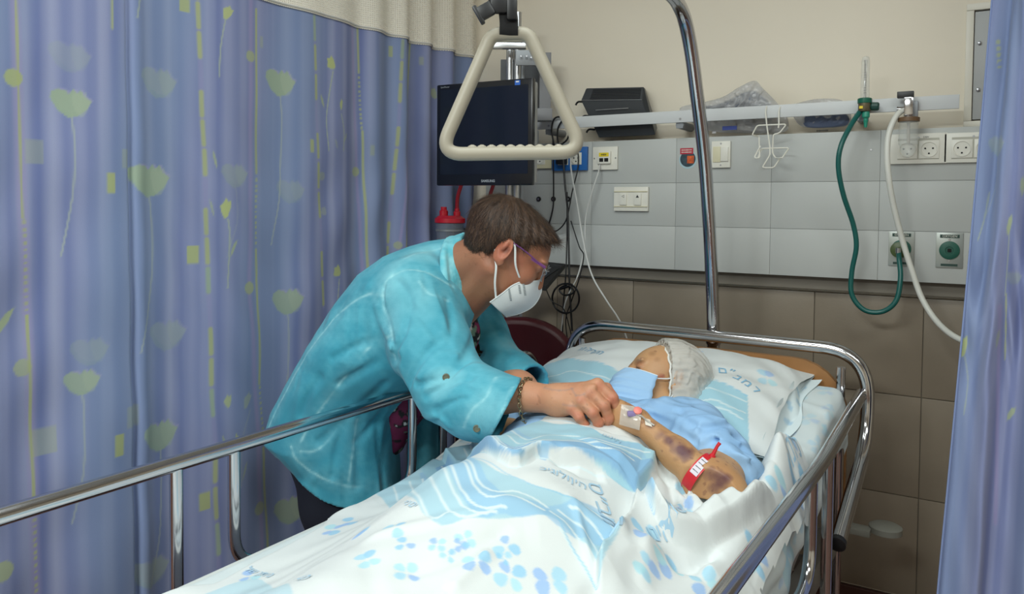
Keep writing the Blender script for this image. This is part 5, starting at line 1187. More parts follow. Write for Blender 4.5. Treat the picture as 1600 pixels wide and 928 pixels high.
def head(F_, O, A, s=1.0, lean_=0.0, age=0.0):
    """O origin, A rows: lateral, forward, up"""
    A = np.asarray(A); w_ = lambda x, y, z: O + s*(A[0]*x + A[1]*y + A[2]*z)
    E = lambda c, r, k=0.012, op='add', ax=None: F_.ell(w_(*c), np.array(r)*s, A if ax is None else ax, k*s, op)
    E((0, -0.012, 0.030), (0.074, 0.094, 0.076)); E((0, 0.030, 0.005), (0.066, 0.062, 0.068), 0.02)
    E((0, 0.034, -0.048), (0.054, 0.052, 0.062), 0.02); E((0, 0.068, -0.096), (0.024, 0.022, 0.018), 0.03)
    F_.cap(w_(-0.05, 0.0, -0.055), w_(-0.018, 0.066, -0.098), 0.016*s, 0.014*s, 0.02*s); F_.cap(w_(0.05, 0.0, -0.055), w_(0.018, 0.066, -0.098), 0.016*s, 0.014*s, 0.02*s)
    for q in (-1, 1):
        E((q*0.036, 0.062, -0.030), (0.024, 0.022, 0.024), 0.02)
        E((q*0.030, 0.082, 0.020), (0.024, 0.010, 0.0065), 0.012)
        E((q*0.032, 0.096, 0.000), (0.018, 0.014, 0.011), 0.012, 'sub')
        E((q*0.032, 0.0735, 0.000), (0.0135, 0.0135, 0.0135), 0.002)
        E((q*0.032, 0.0755, 0.004), (0.016, 0.0135, 0.0075), 0.003)
        E((q*0.0115, 0.100, -0.038), (0.0085, 0.010, 0.0075), 0.006)
        ear = np.array([A[0]*0.93 + A[1]*-0.36*q*q, A[1]*0.93 + A[0]*0.36, A[2]]) if False else A
        c1, s1 = cos(0.42), sin(0.42); e0 = A[0]*c1*q - A[1]*s1; e1 = A[1]*c1 + A[0]*q*s1; e2 = A[2]*cos(.15) - A[1]*sin(.15)
        ea = np.array([e0, e1, e2])
        F_.ell(w_(q*0.081, -0.012, -0.006), np.array((0.0065, 0.0185, 0.031))*s, ea, 0.006*s)
        F_.ell(w_(q*0.089, -0.008, -0.002), np.array((0.006, 0.0115, 0.020))*s, ea, 0.004*s, 'sub')
        F_.ell(w_(q*0.084, -0.014, 0.006), np.array((0.004, 0.006, 0.014))*s, ea, 0.004*s)
        F_.ell(w_(q*0.080, -0.004, -0.032), np.array((0.005, 0.009, 0.010))*s, ea, 0.004*s)
    F_.cap(w_(0, 0.086, 0.012), w_(0, 0.103, -0.034), 0.0085*s, 0.0110*s, 0.012*s)
    E((0, 0.089, -0.062), (0.021, 0.009, 0.0055), 0.006); E((0, 0.087, -0.072), (0.018, 0.010, 0.006), 0.006)
    return w_
def hand(F_, W, knuck, fingers, thumb, r0=0.0085, wr=(0.026, 0.018), k=0.006, palm_n=None, base=None):
    """W wrist; knuck: four knuckle points; fingers: per finger its points from the knuckle on; thumb: points from near the wrist"""
    for i, kp in enumerate(knuck):
        F_.cap(W + (kp - W)*0.12, kp, wr[1]*0.92, 0.0115 - 0.0008*abs(i-1), 0.016)
    for i in range(3): F_.cap(W*0.35 + knuck[i]*0.65, W*0.35 + knuck[i+1]*0.65, 0.0125, 0.0125, 0.012); F_.cap(W*0.1 + knuck[i]*0.9, W*0.1 + knuck[i+1]*0.9, 0.0095, 0.0095, 0.010)
    for i, fp in enumerate(fingers):
        rr = (r0, r0*1.02, r0, r0*0.86)[i]; pts = [knuck[i]] + list(fp); n = len(pts)
        for j in range(n-1):
            F_.cap(pts[j], pts[j+1], rr*(1.16 - 0.12*j), rr*(1.07 - 0.12*j), k*0.55 if j else k*1.4)
        for j in range(n-1): F_.ell(pts[j], np.full(3, rr*(1.22 - 0.1*j)), None, k*0.5)
    for j in range(len(thumb)-1): F_.cap(thumb[j], thumb[j+1], (0.0150, 0.0115, 0.0098)[min(j, 2)], (0.0115, 0.0100, 0.0085)[min(j, 2)], 0.008 if j == 0 else 0.004)
def mean_to(pts, v): return np.min([np.linalg.norm(v - np.asarray(p), axis=1) for p in pts], axis=0)
def poly3_dist(v, pts):
    best = np.full(len(v), 9.0)
    for a, b in zip(pts[:-1], pts[1:]):
        d = b - a; t = np.clip(((v - a) @ d)/(d @ d + 1e-12), 0, 1); best = np.minimum(best, np.linalg.norm(v - a - t[:, None]*d, axis=1))
    return best
def cast(v, f, px):
    bv = BVHTree.FromPolygons([Vector(p) for p in v], [tuple(q) for q in f]); out = []
    for x, y in px:
        r = ray(x, y); hit = bv.ray_cast(Vector(CAMLOC), Vector(r/np.linalg.norm(r)))
        if hit[0] is not None: out.append(np.array(hit[0]))
    return out
M_SKIN = mat('skin', None, 0.5, vcol=True, bump=(260, 0.25), sss=0.12)
def skin_cols(v, base, red, seed, amt=0.12):
    c = np.tile(np.array(lin(base)), (len(v), 1)); m = np.clip(0.5 + 0.5*vnoise(v, 60, seed), 0, 1)[:, None]*0.5
    c = c*(1-m) + np.array(lin(red))*m; sp = (vnoise(v, 420, seed+1) > 0.95)[:, None]*amt
    return c*(1-sp) + np.array(lin('7a5040'))*sp
def blot(v, c, centre, rad, col, seed, al=0.8, s=150):
    d = np.linalg.norm(v - np.asarray(centre), axis=1)/rad + 0.35*vnoise(v, s, seed); m = (np.clip(1.25 - d, 0, 1)**0.7*al)[:, None]
    m = np.where(d[:, None] > 1.25, 0, m); return c*(1-m) + np.array(lin(col))*m
# ------------------------------------------------------------------ the woman bending over the bed
ZH_ = 1.80
F1 = rt*cos(radians(33)) - Z3*sin(radians(33)); U1 = rt*sin(radians(33)) + Z3*cos(radians(33))
rt_h = rt.copy(); 
F1 /= np.linalg.norm(F1); U1 = U1 - F1*(U1 @ F1); U1 /= np.linalg.norm(U1); X1 = np.cross(F1, U1)
HO = P(796, 389, ZH_); HA = np.array([X1, F1, U1]); hw_ = lambda x, y, z: HO + X1*x + F1*y + U1*z
woman = thing('person', 'woman in turquoise jacket and white mask bending over the rail, clasping the patient\'s hand', 'person', (float(P(560, 700, 1.95)[0]), float(P(560, 700, 1.95)[1]), 0))
# head and neck, fine
F_ = Field(HO - 0.26, HO + 0.17, 0.0021)
head(F_, HO, HA)
C7 = P(690, 430, 1.90); chest = P(722, 500, 1.88)
F_.cap(hw_(0, -0.035, -0.04), C7, 0.056, 0.062, 0.03); F_.cap(hw_(0, 0.005, -0.075), P(716, 478, 1.89), 0.040, 0.055, 0.03)
F_.cap(hw_(0.045, -0.02, -0.06), P(712, 480, 1.84), 0.012, 0.010, 0.02)
v1, f1 = F_.mesh(1)
c1 = skin_cols(v1, 'a87659', '965a44', 3, 0.2)
q = (v1 - HO) @ HA.T
c1 = blot(v1, c1, hw_(0.086, -0.01, 0.0), 0.040, 'b5604a', 5, 0.55); c1 = blot(v1, c1, hw_(0.086, -.006, -.002), 0.0085, '5a2e22', 5, 0.7); c1 = blot(v1, c1, hw_(0.05, 0.06, -0.01), 0.03, 'b06a50', 6, 0.4)
# forearms and hands, fine
E1, W1 = P(712, 606, 1.66), P(872, 625, 1.535)
E2, W2 = P(770, 572, 1.98), P(866, 648, 1.60)
F_ = Field(P(740, 530, 1.72) - np.array([.12, .14, .20]), P(975, 640, 1.50) + np.array([.10, .16, .10]), 0.0015)
F_.cap(E1, W1*0.45 + E1*0.55, 0.043, 0.040, 0.02); F_.cap(W1*0.45 + E1*0.55, W1, 0.039, 0.0255, 0.02); F_.cap(W1, W1*0.98 + P(905, 612, 1.52)*0.02, 0.026, 0.026, 0.02)
zk = 1.505
kn1 = [P(934, 601, zk), P(922, 613, zk-.012), P(908, 626, zk-.016), P(893, 637, zk-.012)]
fg1 = [[P(957, 622, zk-.012), P(966, 645, zk-.010), P(962, 664, zk)], [P(944, 634, zk-.026), P(951, 653, zk-.022), P(946, 668, zk-.006)],
       [P(926, 645, zk-.030), P(935, 660, zk-.024), P(930, 672, zk-.008)], [P(905, 652, zk-.024), P(914, 664, zk-.020), P(914, 673, zk-.008)]]
th1 = [P(888, 612, 1.53), P(925, 603, 1.535), P(948, 606, 1.53), P(958, 618, 1.515)]
hand(F_, W1 + rt*0.006, kn1, fg1, th1, 0.0104, (0.027, 0.022), 0.005)
F_.cap(W1, P(905, 622, 1.52), 0.025, 0.019, 0.02)
# raised veins and tendons on the back of the hand
for a_, b_ in (((885, 618), (928, 604)), ((884, 622), (918, 615)), ((884, 628), (905, 628))):
    F_.cap(P(*a_, 1.513), P(*b_, zk-.016), 0.0030, 0.0028, 0.008)
F_.cap(P(893, 606, 1.512), P(900, 618, 1.498), 0.0022, 0.0022, 0.006); F_.cap(P(900, 618, 1.498), P(912, 616, 1.494), 0.0022, 0.0018, 0.006)
# far arm
F_.cap(E2, W2*0.5 + E2*0.5, 0.040, 0.036, 0.02); F_.cap(W2*0.5 + E2*0.5, W2, 0.036, 0.024, 0.02)
kn2 = [P(905, 655, 1.555), P(906, 660, 1.545), P(902, 665, 1.535), P(895, 668, 1.53)]
fg2 = [[P(930, 657, 1.55), P(950, 660, 1.54), P(962, 661, 1.53)], [P(930, 665, 1.54), P(950, 668, 1.53), P(962, 669, 1.52)],
       [P(926, 671, 1.53), P(944, 674, 1.52), P(956, 674, 1.51)], [P(915, 673, 1.525), P(930, 677, 1.515), P(940, 678, 1.51)]]
th2 = [P(880, 645, 1.58), P(900, 645, 1.56), P(920, 650, 1.55)]
hand(F_, W2, kn2, fg2, th2, 0.0085, (0.025, 0.018), 0.006)
v2, f2 = F_.mesh(1)
c2 = skin_cols(v2, 'c08c6c', 'b5745a', 11, 0.25)
for p_ in kn1 + [g for fp in fg1 for g in fp[:2]]: c2 = blot(v2, c2, p_ + dp*0.008, 0.010, 'b8644e', 5, 0.5)
c2 = blot(v2, c2, fg1[0][2], 0.02, 'b86a58', 7, 0.4); c2 = blot(v2, c2, th1[3], 0.014, 'c04a42', 8, 0.8)
for a_, b_ in (((893, 606), (900, 618)), ((900, 618), (914, 615)), ((874, 610), (895, 607)), ((880, 632), (900, 634)), ((850, 606), (874, 610))):
    L_ = cast(v2, f2, [a_, ((a_[0]+b_[0])/2, (a_[1]+b_[1])/2+1), b_])
    if len(L_) > 1: d_ = poly3_dist(v2, L_); m = (np.exp(-(d_/0.0022)**2)*0.4)[:, None]; c2 = c2*(1-m) + np.array(lin('8a7a78'))*m
# torso and legs under the clothes, coarse
F_ = Field((-1.9, 0.9, 0.0), (-0.6, 2.2, 1.32), 0.008)
HIP = P(536, 668, 2.0); 
F_.cap(HIP, P(640, 480, 1.95), 0.10, 0.10, 0.05); F_.cap(P(640, 480, 1.95), P(672, 440, 1.93), 0.10, 0.07, 0.05); F_.cap(P(660, 440, 1.92), C7, 0.06, 0.045, 0.03)
S1, S2_ = P(652, 458, 1.79), P(712, 452, 2.06)
F_.cap(S1, E1, 0.05, 0.040, 0.03); F_.cap(S2_, E2, 0.05, 0.040, 0.03)
KN = [P(565, 860, 1.93), P(590, 850, 2.07)]; HJ = [P(530, 690, 1.95), P(548, 685, 2.07)]
ankle = [np.array([*P(600, 700, 1.92)[:2], 0.09]), np.array([*P(612, 700, 2.08)[:2], 0.09])]
for k in range(2): F_.cap(HJ[k], KN[k], 0.085, 0.058, 0.04); F_.cap(KN[k], ankle[k], 0.055, 0.038, 0.02)
v3, f3 = F_.mesh(1)
V = np.concatenate([v1, v2, v3]); FF_ = np.concatenate([f1, f2 + len(v1), f3 + len(v1) + len(v2)])
mk('body', V, FF_, M_SKIN, woman, cols=np.concatenate([c1, c2, np.tile(np.array(lin('b48468')), (len(v3), 1))]))
# trousers and shoes
F_ = Field((-1.9, 0.9, 0.05), (-0.6, 2.2, 0.92), 0.006)
F_.cap(HIP, HIP - Z3*0.03 - rt*0.02, 0.11, 0.12, 0.05)
for k in range(2): F_.cap(HJ[k] - rt*0.02, KN[k], 0.092, 0.075, 0.05); F_.cap(KN[k], ankle[k] + Z3*0.01, 0.078, 0.062, 0.02)
F_.chain([P(496, 720, 1.98), P(518, 790, 1.95), P(540, 860, 1.94)], [0.06, 0.07, 0.07], 0.04)
v, f = F_.mesh(1); mk('trousers', v, f, mat('trousers_navy', '0f1424', 0.85, bump=(300, 0.2)), woman)
for k in range(2):
    F_ = Field(ankle[k] - np.array([.2, .2, .09]), ankle[k] + np.array([.2, .2, .05]), 0.005); fw_ = F1*[1, 1, 0]; fw_ /= np.linalg.norm(fw_)
    F_.cap(ankle[k] - Z3*0.045 - fw_*0.03, ankle[k] - Z3*0.055 + fw_*0.12, 0.040, 0.034, 0.02); cut_plane(F_, (0, 0, 0.004), (0, 0, -1)); v, f = F_.mesh(1)
    mk('shoe', v, f, M_BLACKM, woman)
# jacket: body and sleeves lofted, made hollow, then opened at neck, front, cuffs and hem
def sec(b, f_, Z_, hd, up=None):
    pb, pf = P(*b, Z_), P(*f_, Z_); return ((pb + pf)/2, (pf - pb)/2, -dp*hd)
secs = [sec((446, 735), (628, 800), 1.995, .16), sec((447, 708), (626, 764), 1.995, .16), sec((416, 680), (622, 700), 1.99, .165), sec((428, 640), (628, 640), 1.985, .165), sec((448, 602), (655, 605), 1.965, .17), sec((485, 537), (700, 570), 1.94, .185),
        sec((528, 470), (724, 540), 1.935, .19), sec((562, 428), (744, 510), 1.93, .195), sec((600, 400), (752, 490), 1.925, .185), sec((640, 384), (752, 476), 1.92, .150), sec((672, 376), (745, 466), 1.915, .105), sec((700, 372), (738, 458), 1.91, .075)]
lo_, hi_ = np.array([-1.95, 0.95, 0.52]), np.array([-0.45, 2.35, 1.34])
JF = Field(lo_, hi_, 0.0042)
lv, lf = loft(secs, 36, 2.2); JF.solid(lv, lf, 0.0)
def sleeve(F_, pts, rs, k):
    pts = [np.asarray(p) for p in pts]
    for i in range(len(pts)-1): F_.cap(pts[i], pts[i+1], rs[i], rs[i+1], k)
CU1a, CU1b = P(752, 632, 1.60), P(800, 640, 1.555)
sleeve(JF, [P(650, 462, 1.80), P(672, 540, 1.735), P(705, 604, 1.67), P(745, 628, 1.62), P(815, 640, 1.555)], [0.088, 0.086, 0.074, 0.068, 0.062], 0.035)
JF.cap(P(735, 640, 1.63), P(810, 652, 1.555), 0.058, 0.056, 0.02)
sleeve(JF, [P(725, 470, 2.05), P(748, 530, 2.02), P(772, 568, 1.97), P(800, 585, 1.90), P(850, 610, 1.80)], [0.080, 0.076, 0.064, 0.054, 0.048], 0.03)
# far front panel hanging free
far_p = [P(640, 610, 2.06), P(690, 625, 2.06), P(693, 690, 2.06), P(668, 752, 2.06), P(645, 775, 2.06)]
JF.chain([P(640, 600, 2.07), P(664, 650, 2.07), P(664, 705, 2.07), P(652, 760, 2.07)], [0.03, 0.036, 0.034, 0.012], 0.03)
X, Y, Z = JF.coords()
# folds pulled towards elbow, armpit and waist
def crease(F_, px, Zs, depth, wd):
    pts = spline(np.array([P(x, y, z_) for (x, y), z_ in zip(px, Zs)]), 5); lo2, hi2 = pts.min(0), pts.max(0); rg = F_._reg(lo2, hi2, 0.03 + wd)
    if rg is None: return
    sl, (X, Y, Z) = rg; best = None
    for a, b in zip(pts[:-1], pts[1:]):
        d = b - a; t = np.clip(((X-a[0])*d[0] + (Y-a[1])*d[1] + (Z-a[2])*d[2])/(d @ d + 1e-12), 0, 1); e = (X-a[0]-t*d[0])**2 + (Y-a[1]-t*d[1])**2 + (Z-a[2]-t*d[2])**2
        best = e if best is None else np.minimum(best, e)
    F_.a[sl] += depth*np.exp(-best/wd**2)
lv2, lf2 = JF.mesh(0); BV = BVHTree.FromPolygons([Vector(p) for p in lv2], [tuple(q) for q in lf2])
def hitZ(x, y):
    r = ray(x, y); h_ = BV.ray_cast(Vector(CAMLOC), Vector(r/np.linalg.norm(r))); 
    return float(((np.array(h_[0]) - CAMLOC) @ (-dp))) if h_[0] is not None else None
def fold_px(px, depth, wd):
    zz = [hitZ(*p) for p in px]; zz = [z_ if z_ else np.nanmean([q for q in zz if q]) for z_ in zz] if any(zz) else None
    if zz: crease(JF, px, zz, depth*1.7, wd*0.75)
for px, d_, w_ in (([(600, 448), (600, 480), (612, 520), (618, 560)], .005, .005), ([(612, 432), (640, 418), (690, 436), (708, 448)], .003, .005), ([(612, 560), (630, 520), (640, 470), (622, 440)], .007, .010), ([(600, 600), (560, 640), (500, 690)], .006, .014), ([(625, 590), (600, 640), (560, 690)], .006, .012), ([(620, 560), (580, 570), (530, 600)], .007, .012),
                   ([(610, 530), (570, 535), (520, 560)], .005, .012), ([(640, 600), (660, 560), (690, 530)], .006, .010), ([(665, 620), (700, 600), (735, 590)], .008, .009), ([(650, 600), (690, 590), (730, 565)], .006, .008), ([(680, 640), (715, 625), (745, 620)], .005, .007),
                   ([(700, 590), (725, 560), (738, 530)], .006, .010), ([(640, 480), (665, 500), (690, 540)], .004, .012), ([(470, 650), (480, 620), (500, 590)], .004, .014), ([(560, 760), (560, 700), (565, 650)], .006, .012), ([(600, 765), (592, 700), (590, 660)], .005, .010), ([(520, 745), (528, 690), (545, 650)], .005, .010),
                   ([(765, 500), (782, 525), (800, 550)], .002, .010), ([(720, 600), (745, 612), (765, 605)], .004, .005), ([(728, 608), (750, 620), (768, 612)], .004, .005), ([(700, 470), (705, 500), (700, 540)], .005, .012),
                   ([(640, 640), (670, 650), (700, 664)], -.004, .012), ([(590, 480), (600, 510), (612, 545)], -.004, .014), ([(655, 590), (680, 575), (712, 556)], -.004, .009)):
    fold_px(px, d_, w_)
JF.a = JF.a + (0.0008*np.sin(X*47 + 3*np.sin(Z*19) + Y*13)*np.sin(Z*53 + Y*31)).astype(np.float32)
JF.shell(0.009)
# cuffs
cd1 = P(800, 645, 1.565) - P(745, 628, 1.62); cut_plane(JF, P(789, 641, 1.565), rt*.885 - Z3*.466 + dp*.1, box=(P(832, 662, 1.55), 0.11))
cd2 = P(850, 610, 1.80) - P(800, 585, 1.90); cut_plane(JF, P(832, 598, 1.835), cd2, box=(P(860, 615, 1.78), 0.085))
# hem
hem = P(520, 745, 1.94); cut_plane(JF, P(445, 706, 1.94), -Z3*1.0 - rt*0.33, box=(P(400, 790, 1.94), 0.14)); 
Xc, Yc, Zc = JF.coords()
rr_ = Xc*rt[0] + Yc*rt[1]; r_a, r_b = P(446, 706, 1.94) @ rt, P(560, 772, 1.94) @ rt; z_a, z_b = P(446, 706, 1.94)[2], P(560, 772, 1.94)[2]; z_c = P(626, 766, 1.94)[2]
tt_ = np.clip((rr_ - r_a)/(r_b - r_a), 0, 1); zh = z_a + (z_b - z_a)*(1 - (1 - tt_)**1.7) + (z_c - z_b)*np.clip((rr_ - r_b)/0.1, 0, 1)
JF.a = np.maximum(JF.a, zh - Zc)
# neck opening
cut_plane(JF, P(722, 420, 1.9), P(790, 395, 1.9) - P(700, 430, 1.9), box=(P(757, 425, 1.9), 0.085))
# open front: wedge below the chest
JF.cap(P(742, 470, 1.88), P(738, 545, 1.90), 0.046, 0.034, 0, 'sub'); JF.cap(P(752, 540, 1.95), P(668, 600, 1.955), 0.020, 0.03, 0, 'sub'); JF.cap(P(652, 650, 1.99), P(658, 800, 1.99), 0.03, 0.045, 0, 'sub')
vj, fj = JF.mesh(1)
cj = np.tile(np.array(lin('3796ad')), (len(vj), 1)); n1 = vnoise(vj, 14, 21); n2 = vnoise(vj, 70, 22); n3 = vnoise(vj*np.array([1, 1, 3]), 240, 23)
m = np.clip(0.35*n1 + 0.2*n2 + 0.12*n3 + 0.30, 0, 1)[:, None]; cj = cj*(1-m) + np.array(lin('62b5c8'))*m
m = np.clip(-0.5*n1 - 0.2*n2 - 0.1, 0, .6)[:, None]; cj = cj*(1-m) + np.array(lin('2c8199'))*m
bvj = None
def seam(px, wd=0.0032, al=0.55, col='a9dde3', halo=0.022):
    global cj
    L_ = cast(vj, fj, px)
    if len(L_) < 2: return
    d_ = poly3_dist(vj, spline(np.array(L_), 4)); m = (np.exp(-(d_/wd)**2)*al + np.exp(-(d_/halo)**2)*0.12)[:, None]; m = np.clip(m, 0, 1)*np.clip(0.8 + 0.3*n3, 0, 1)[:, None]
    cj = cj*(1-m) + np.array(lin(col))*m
for px in ([(708, 448), (690, 438), (650, 422), (612, 432), (600, 450), (600, 480), (612, 520), (618, 560)], [(600, 462), (570, 462), (520, 500), (470, 570), (440, 625), (418, 672)], [(612, 524), (575, 545), (530, 600), (487, 660), (470, 690)],
           [(455, 698), (465, 720), (500, 745), (545, 760), (610, 758)], [(558, 655), (552, 700), (545, 750)], [(775, 590), (760, 620), (738, 640), (725, 668)], [(801, 605), (786, 640), (768, 676)], [(612, 432), (640, 400), (690, 388)], [(700, 388), (715, 440)], [(540, 650), (500, 700), (470, 705)], [(655, 440), (672, 460), (700, 470)]): seam(px)
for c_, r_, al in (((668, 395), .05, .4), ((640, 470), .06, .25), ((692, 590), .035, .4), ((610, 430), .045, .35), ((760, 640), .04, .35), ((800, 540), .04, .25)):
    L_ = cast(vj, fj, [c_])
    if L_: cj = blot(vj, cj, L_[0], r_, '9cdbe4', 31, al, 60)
M_JACK = mat('jacket_linen', None, 0.85, vcol=True, bump=(650, 0.35, (1, 1, 0.25)), wrinkle=(10, 0.014, (1, 1, 0.45), (0.3, 0.6, 0)), sheen=0.1)
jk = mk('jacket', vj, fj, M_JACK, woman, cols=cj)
# collar
CF = Field(C7 - 0.20, C7 + 0.22, 0.003)
na_, nb2 = 30, 8; V = []; Fq = []
colp = [((718, 366), 1.80), ((722, 392), 1.825), ((724, 430), 1.835), ((728, 470), 1.84)]
ring_in = spline(np.array([P(745, 470, 1.84), P(726, 455, 1.815), P(717, 420, 1.80), P(716, 385, 1.83), P(722, 368, 1.90), P(735, 372, 1.97), P(748, 400, 2.0), P(765, 440, 1.99), P(770, 465, 1.96)]), 6)
ring_out = spline(np.array([P(722, 482, 1.80), P(700, 470, 1.775), P(690, 430, 1.765), P(690, 395, 1.80), P(700, 376, 1.90), P(722, 382, 2.0), P(740, 410, 2.05), P(770, 455, 2.05), P(785, 482, 2.0)]), 6)
for i in range(len(ring_in)-1): 
    for s_ in range(6):
        a0 = ring_in[i]*(1-s_/6) + ring_out[i]*s_/6; a1 = ring_in[i+1]*(1-s_/6) + ring_out[i+1]*s_/6; b0 = ring_in[i]*(1-(s_+1)/6) + ring_out[i]*(s_+1)/6
        CF.cap(a0, a1, 0.0062 + (0.003 if s_ == 5 else 0), 0.0062 + (0.003 if s_ == 5 else 0), 0.002)
v, f = CF.mesh(1); c_ = np.tile(np.array(lin('5fbccd')), (len(v), 1)); m = np.clip(0.4 + 0.5*vnoise(v, 110, 3) + .2*vnoise(v, 400, 5), 0, 1)[:, None]; c_ = c_*(1-m) + np.array(lin('8fd3de'))*m
mk('collar', v, f, M_JACK, woman, cols=c_)
def button(x, y):
    L_ = cast(vj, fj, [(x, y)])
    if not L_: return
    mb = MB(); mb.lathe(L_[0] + dp*0.001, [(0.0075, -.002), (0.0075, 0.003), (0.006, 0.0035), (0.005, 0.002), (0.0001, 0.002)], dp, 18); mb.make('button', mat('button_horn', '6a6a58', 0.4), jk)
button(697, 589); button(745, 669)
# inner shirt with dark floral print
SF = Field(P(700, 560, 2.05) - 0.28, P(740, 470, 1.85) + 0.22, 0.004)
SF.chain([P(690, 470, 1.92), P(712, 520, 1.925), P(690, 580, 1.93), P(630, 640, 1.94), P(612, 690, 1.97)], [0.066, 0.055, 0.055, 0.045, 0.035], 0.03)
v, f = SF.mesh(1); keep = None
c_ = np.tile(np.array(lin('14151a')), (len(v), 1)); n_ = vnoise(v, 190, 44); n4 = vnoise(v, 210, 45)
c_[n_ > 0.35] = lin('8f2d5c'); c_[n4 > 0.5] = lin('6f8f7a'); c_[(n_ < -0.8)] = lin('c9cfd0'); low_ = v[:, 2] < P(640, 600, 1.9)[2]; c_[low_ & (n_ > -0.3)] = lin('6d1f48')
mk('floral_shirt', v, f, mat('floral_cloth', None, 0.8, vcol=True), woman, cols=c_)
# white respirator mask
MCn = [(0, .100, -.018), (0, .1175, -.045), (0, .120, -.080), (0, .104, -.112), (0, .080, -.138)]; cc_ = spline(np.array(MCn), 6); nvv = len(cc_)
sd_b = spline(np.array([(.050, .070, -.034), (.060, .050, -.062), (.062, .040, -.09), (.050, .028, -.124)]), 8); sd_b = sd_b[np.linspace(0, len(sd_b)-1, nvv).astype(int)]
U_ = np.linspace(-1, 1, 41); V = []
for u_ in U_:
    k_ = abs(u_)**1.15; sb = sd_b*np.array([np.sign(u_) if u_ else 1, 1, 1]); pt = cc_*(1-k_) + sb*k_
    pt = pt + np.array([np.sign(u_), 0.4, 0])*0.012*np.sin(k_*pi)[()] ; V.append(pt)
V = np.concatenate(V); V = HO + V @ HA
M_MASKW = mat('mask_white', 'dfe4e4', 0.8, bump=(500, 0.15), sheen=0.2)
mk_ = mk('face_mask', V, grid_faces(41, nvv), M_MASKW, woman); so = mk_.modifiers.new('t', 'SOLIDIFY'); so.thickness = 0.002
edge_ = HO + cc_ @ HA; mb = MB(); mb.tube(edge_ + F1*0.0006, 0.0013, 6); mb.make('seam', M_MASKW, mk_)
for sg in (1, -1):
    mb = MB(); mb.tube(HO + (sd_b*[sg, 1, 1]) @ HA, 0.0016, 6); mb.make('side_seam', M_MASKW, mk_)
    for pts in ([(.056, .060, -.044), (.073, .030, -.020), (.0835, .006, .014), (.079, -.010, .026), (.070, -.022, .02)], [(.053, .034, -.108), (.069, .012, -.078), (.079, -.006, -.045), (.077, -.022, -.028), (.070, -.028, -.015)]):
        q = HO + (spline(np.array(pts)*[sg, 1, 1], 6)) @ HA; ribbon(q, U1*0.2 + F1, 0.0048, 0.0012).make('ear_loop', M_MASKW, mk_, sharp=60)
q = hw_(.047, .095, -.088); n_ = X1*0.78 + F1*0.6; n_ /= np.linalg.norm(n_); ux = -U1*0.8 - F1*0.35; ux -= n_*(ux @ n_); ux /= np.linalg.norm(ux); MAX_ = np.array([ux, np.cross(n_, ux), n_])
bvm = BVHTree.FromPolygons([Vector(p) for p in V], [tuple(x) for x in grid_faces(41, nvv)])
def on_mask(W3):
    o = []
    for p in W3:
        h_ = bvm.ray_cast(Vector(CAMLOC), Vector((p - CAMLOC)/np.linalg.norm(p - CAMLOC))); o.append(np.array(h_[0]) + (CAMLOC - p)/np.linalg.norm(p-CAMLOC)*0.002 if h_[0] is not None else p)
    return np.array(o)
M_PRN = mat('mask_print', '8f989c', 0.8)
for x, y, n_s in ((818, 452, 8), (811, 454, 6), (795, 458, 9)):
    for k in range(n_s):
        q_p = [P(x + k*.4 + dx_, y - 8 + k*2.4 + dy_, 1.7) for dx_, dy_ in ((-1.6, -.7), (1.6, -.7), (1.6, .6), (-1.6, .6))]
        mk('small_print', on_mask(np.array(q_p)), [(0, 1, 2, 3)], M_PRN, mk_, smooth=False)
# glasses
M_PURP = mat('purple_metal', '7d4a86', 0.3, 0.4)
gl = mk('glasses', [(0, 0, 0)], [], M_PURP, woman) if False else None
mb = MB(); mb.tube(spline([hw_(.080, -.020, .016), hw_(.083, .0, .020), hw_(.079, .04, .018), hw_(.070, .088, .010)], 6), 0.0017, 8); pass
mb.box(hw_(.073, .070, .0125), (0.0012, 0.019, 0.0032), HA, 0.0008); gl = mb.make('glasses', M_PURP, woman)
mb = MB(); mb.tube(spline([hw_(-.080, -.020, .016), hw_(-.083, .0, .020), hw_(-.079, .04, .018), hw_(-.070, .088, .010)], 6), 0.0017, 8); mb.make('temple', M_PURP, gl)
for sg in (1, -1):
    el_ = [hw_(sg*(.037 + .030*cos(t_)), .102 - .010*abs(cos(t_))*(1 if cos(t_) > 0 else .2), -.002 + .019*sin(t_)) for t_ in np.linspace(0, 2*pi, 28, endpoint=False)]
    mb = MB(); mb.tube(el_, 0.0011, 6, closed=True); rm_ = mb.make('rim', M_STEEL, gl)
    mb = MB(); c_ = np.mean(el_, 0); mb.add([c_] + el_, [(0, i+1, (i+1) % 28+1) for i in range(28)]); mb.make('lens', mat('lens_glass', 'c8d2d0', 0.03, alpha=0.35, spec=1.0), gl)
mb = MB(); mb.tube(spline([hw_(.009, .101, .004), hw_(0, .106, .007), hw_(-.009, .101, .004)], 5), 0.0012, 8); mb.make('bridge', M_STEEL, gl)
mb = MB(); mb.tube(spline([hw_(.070, .088, .010), hw_(.070, .096, .006), hw_(.066, .098, .0), hw_(.071, .092, -.004), hw_(.069, .088, .008)], 5), 0.0012, 8); mb.make('hinge', M_STEEL, gl)
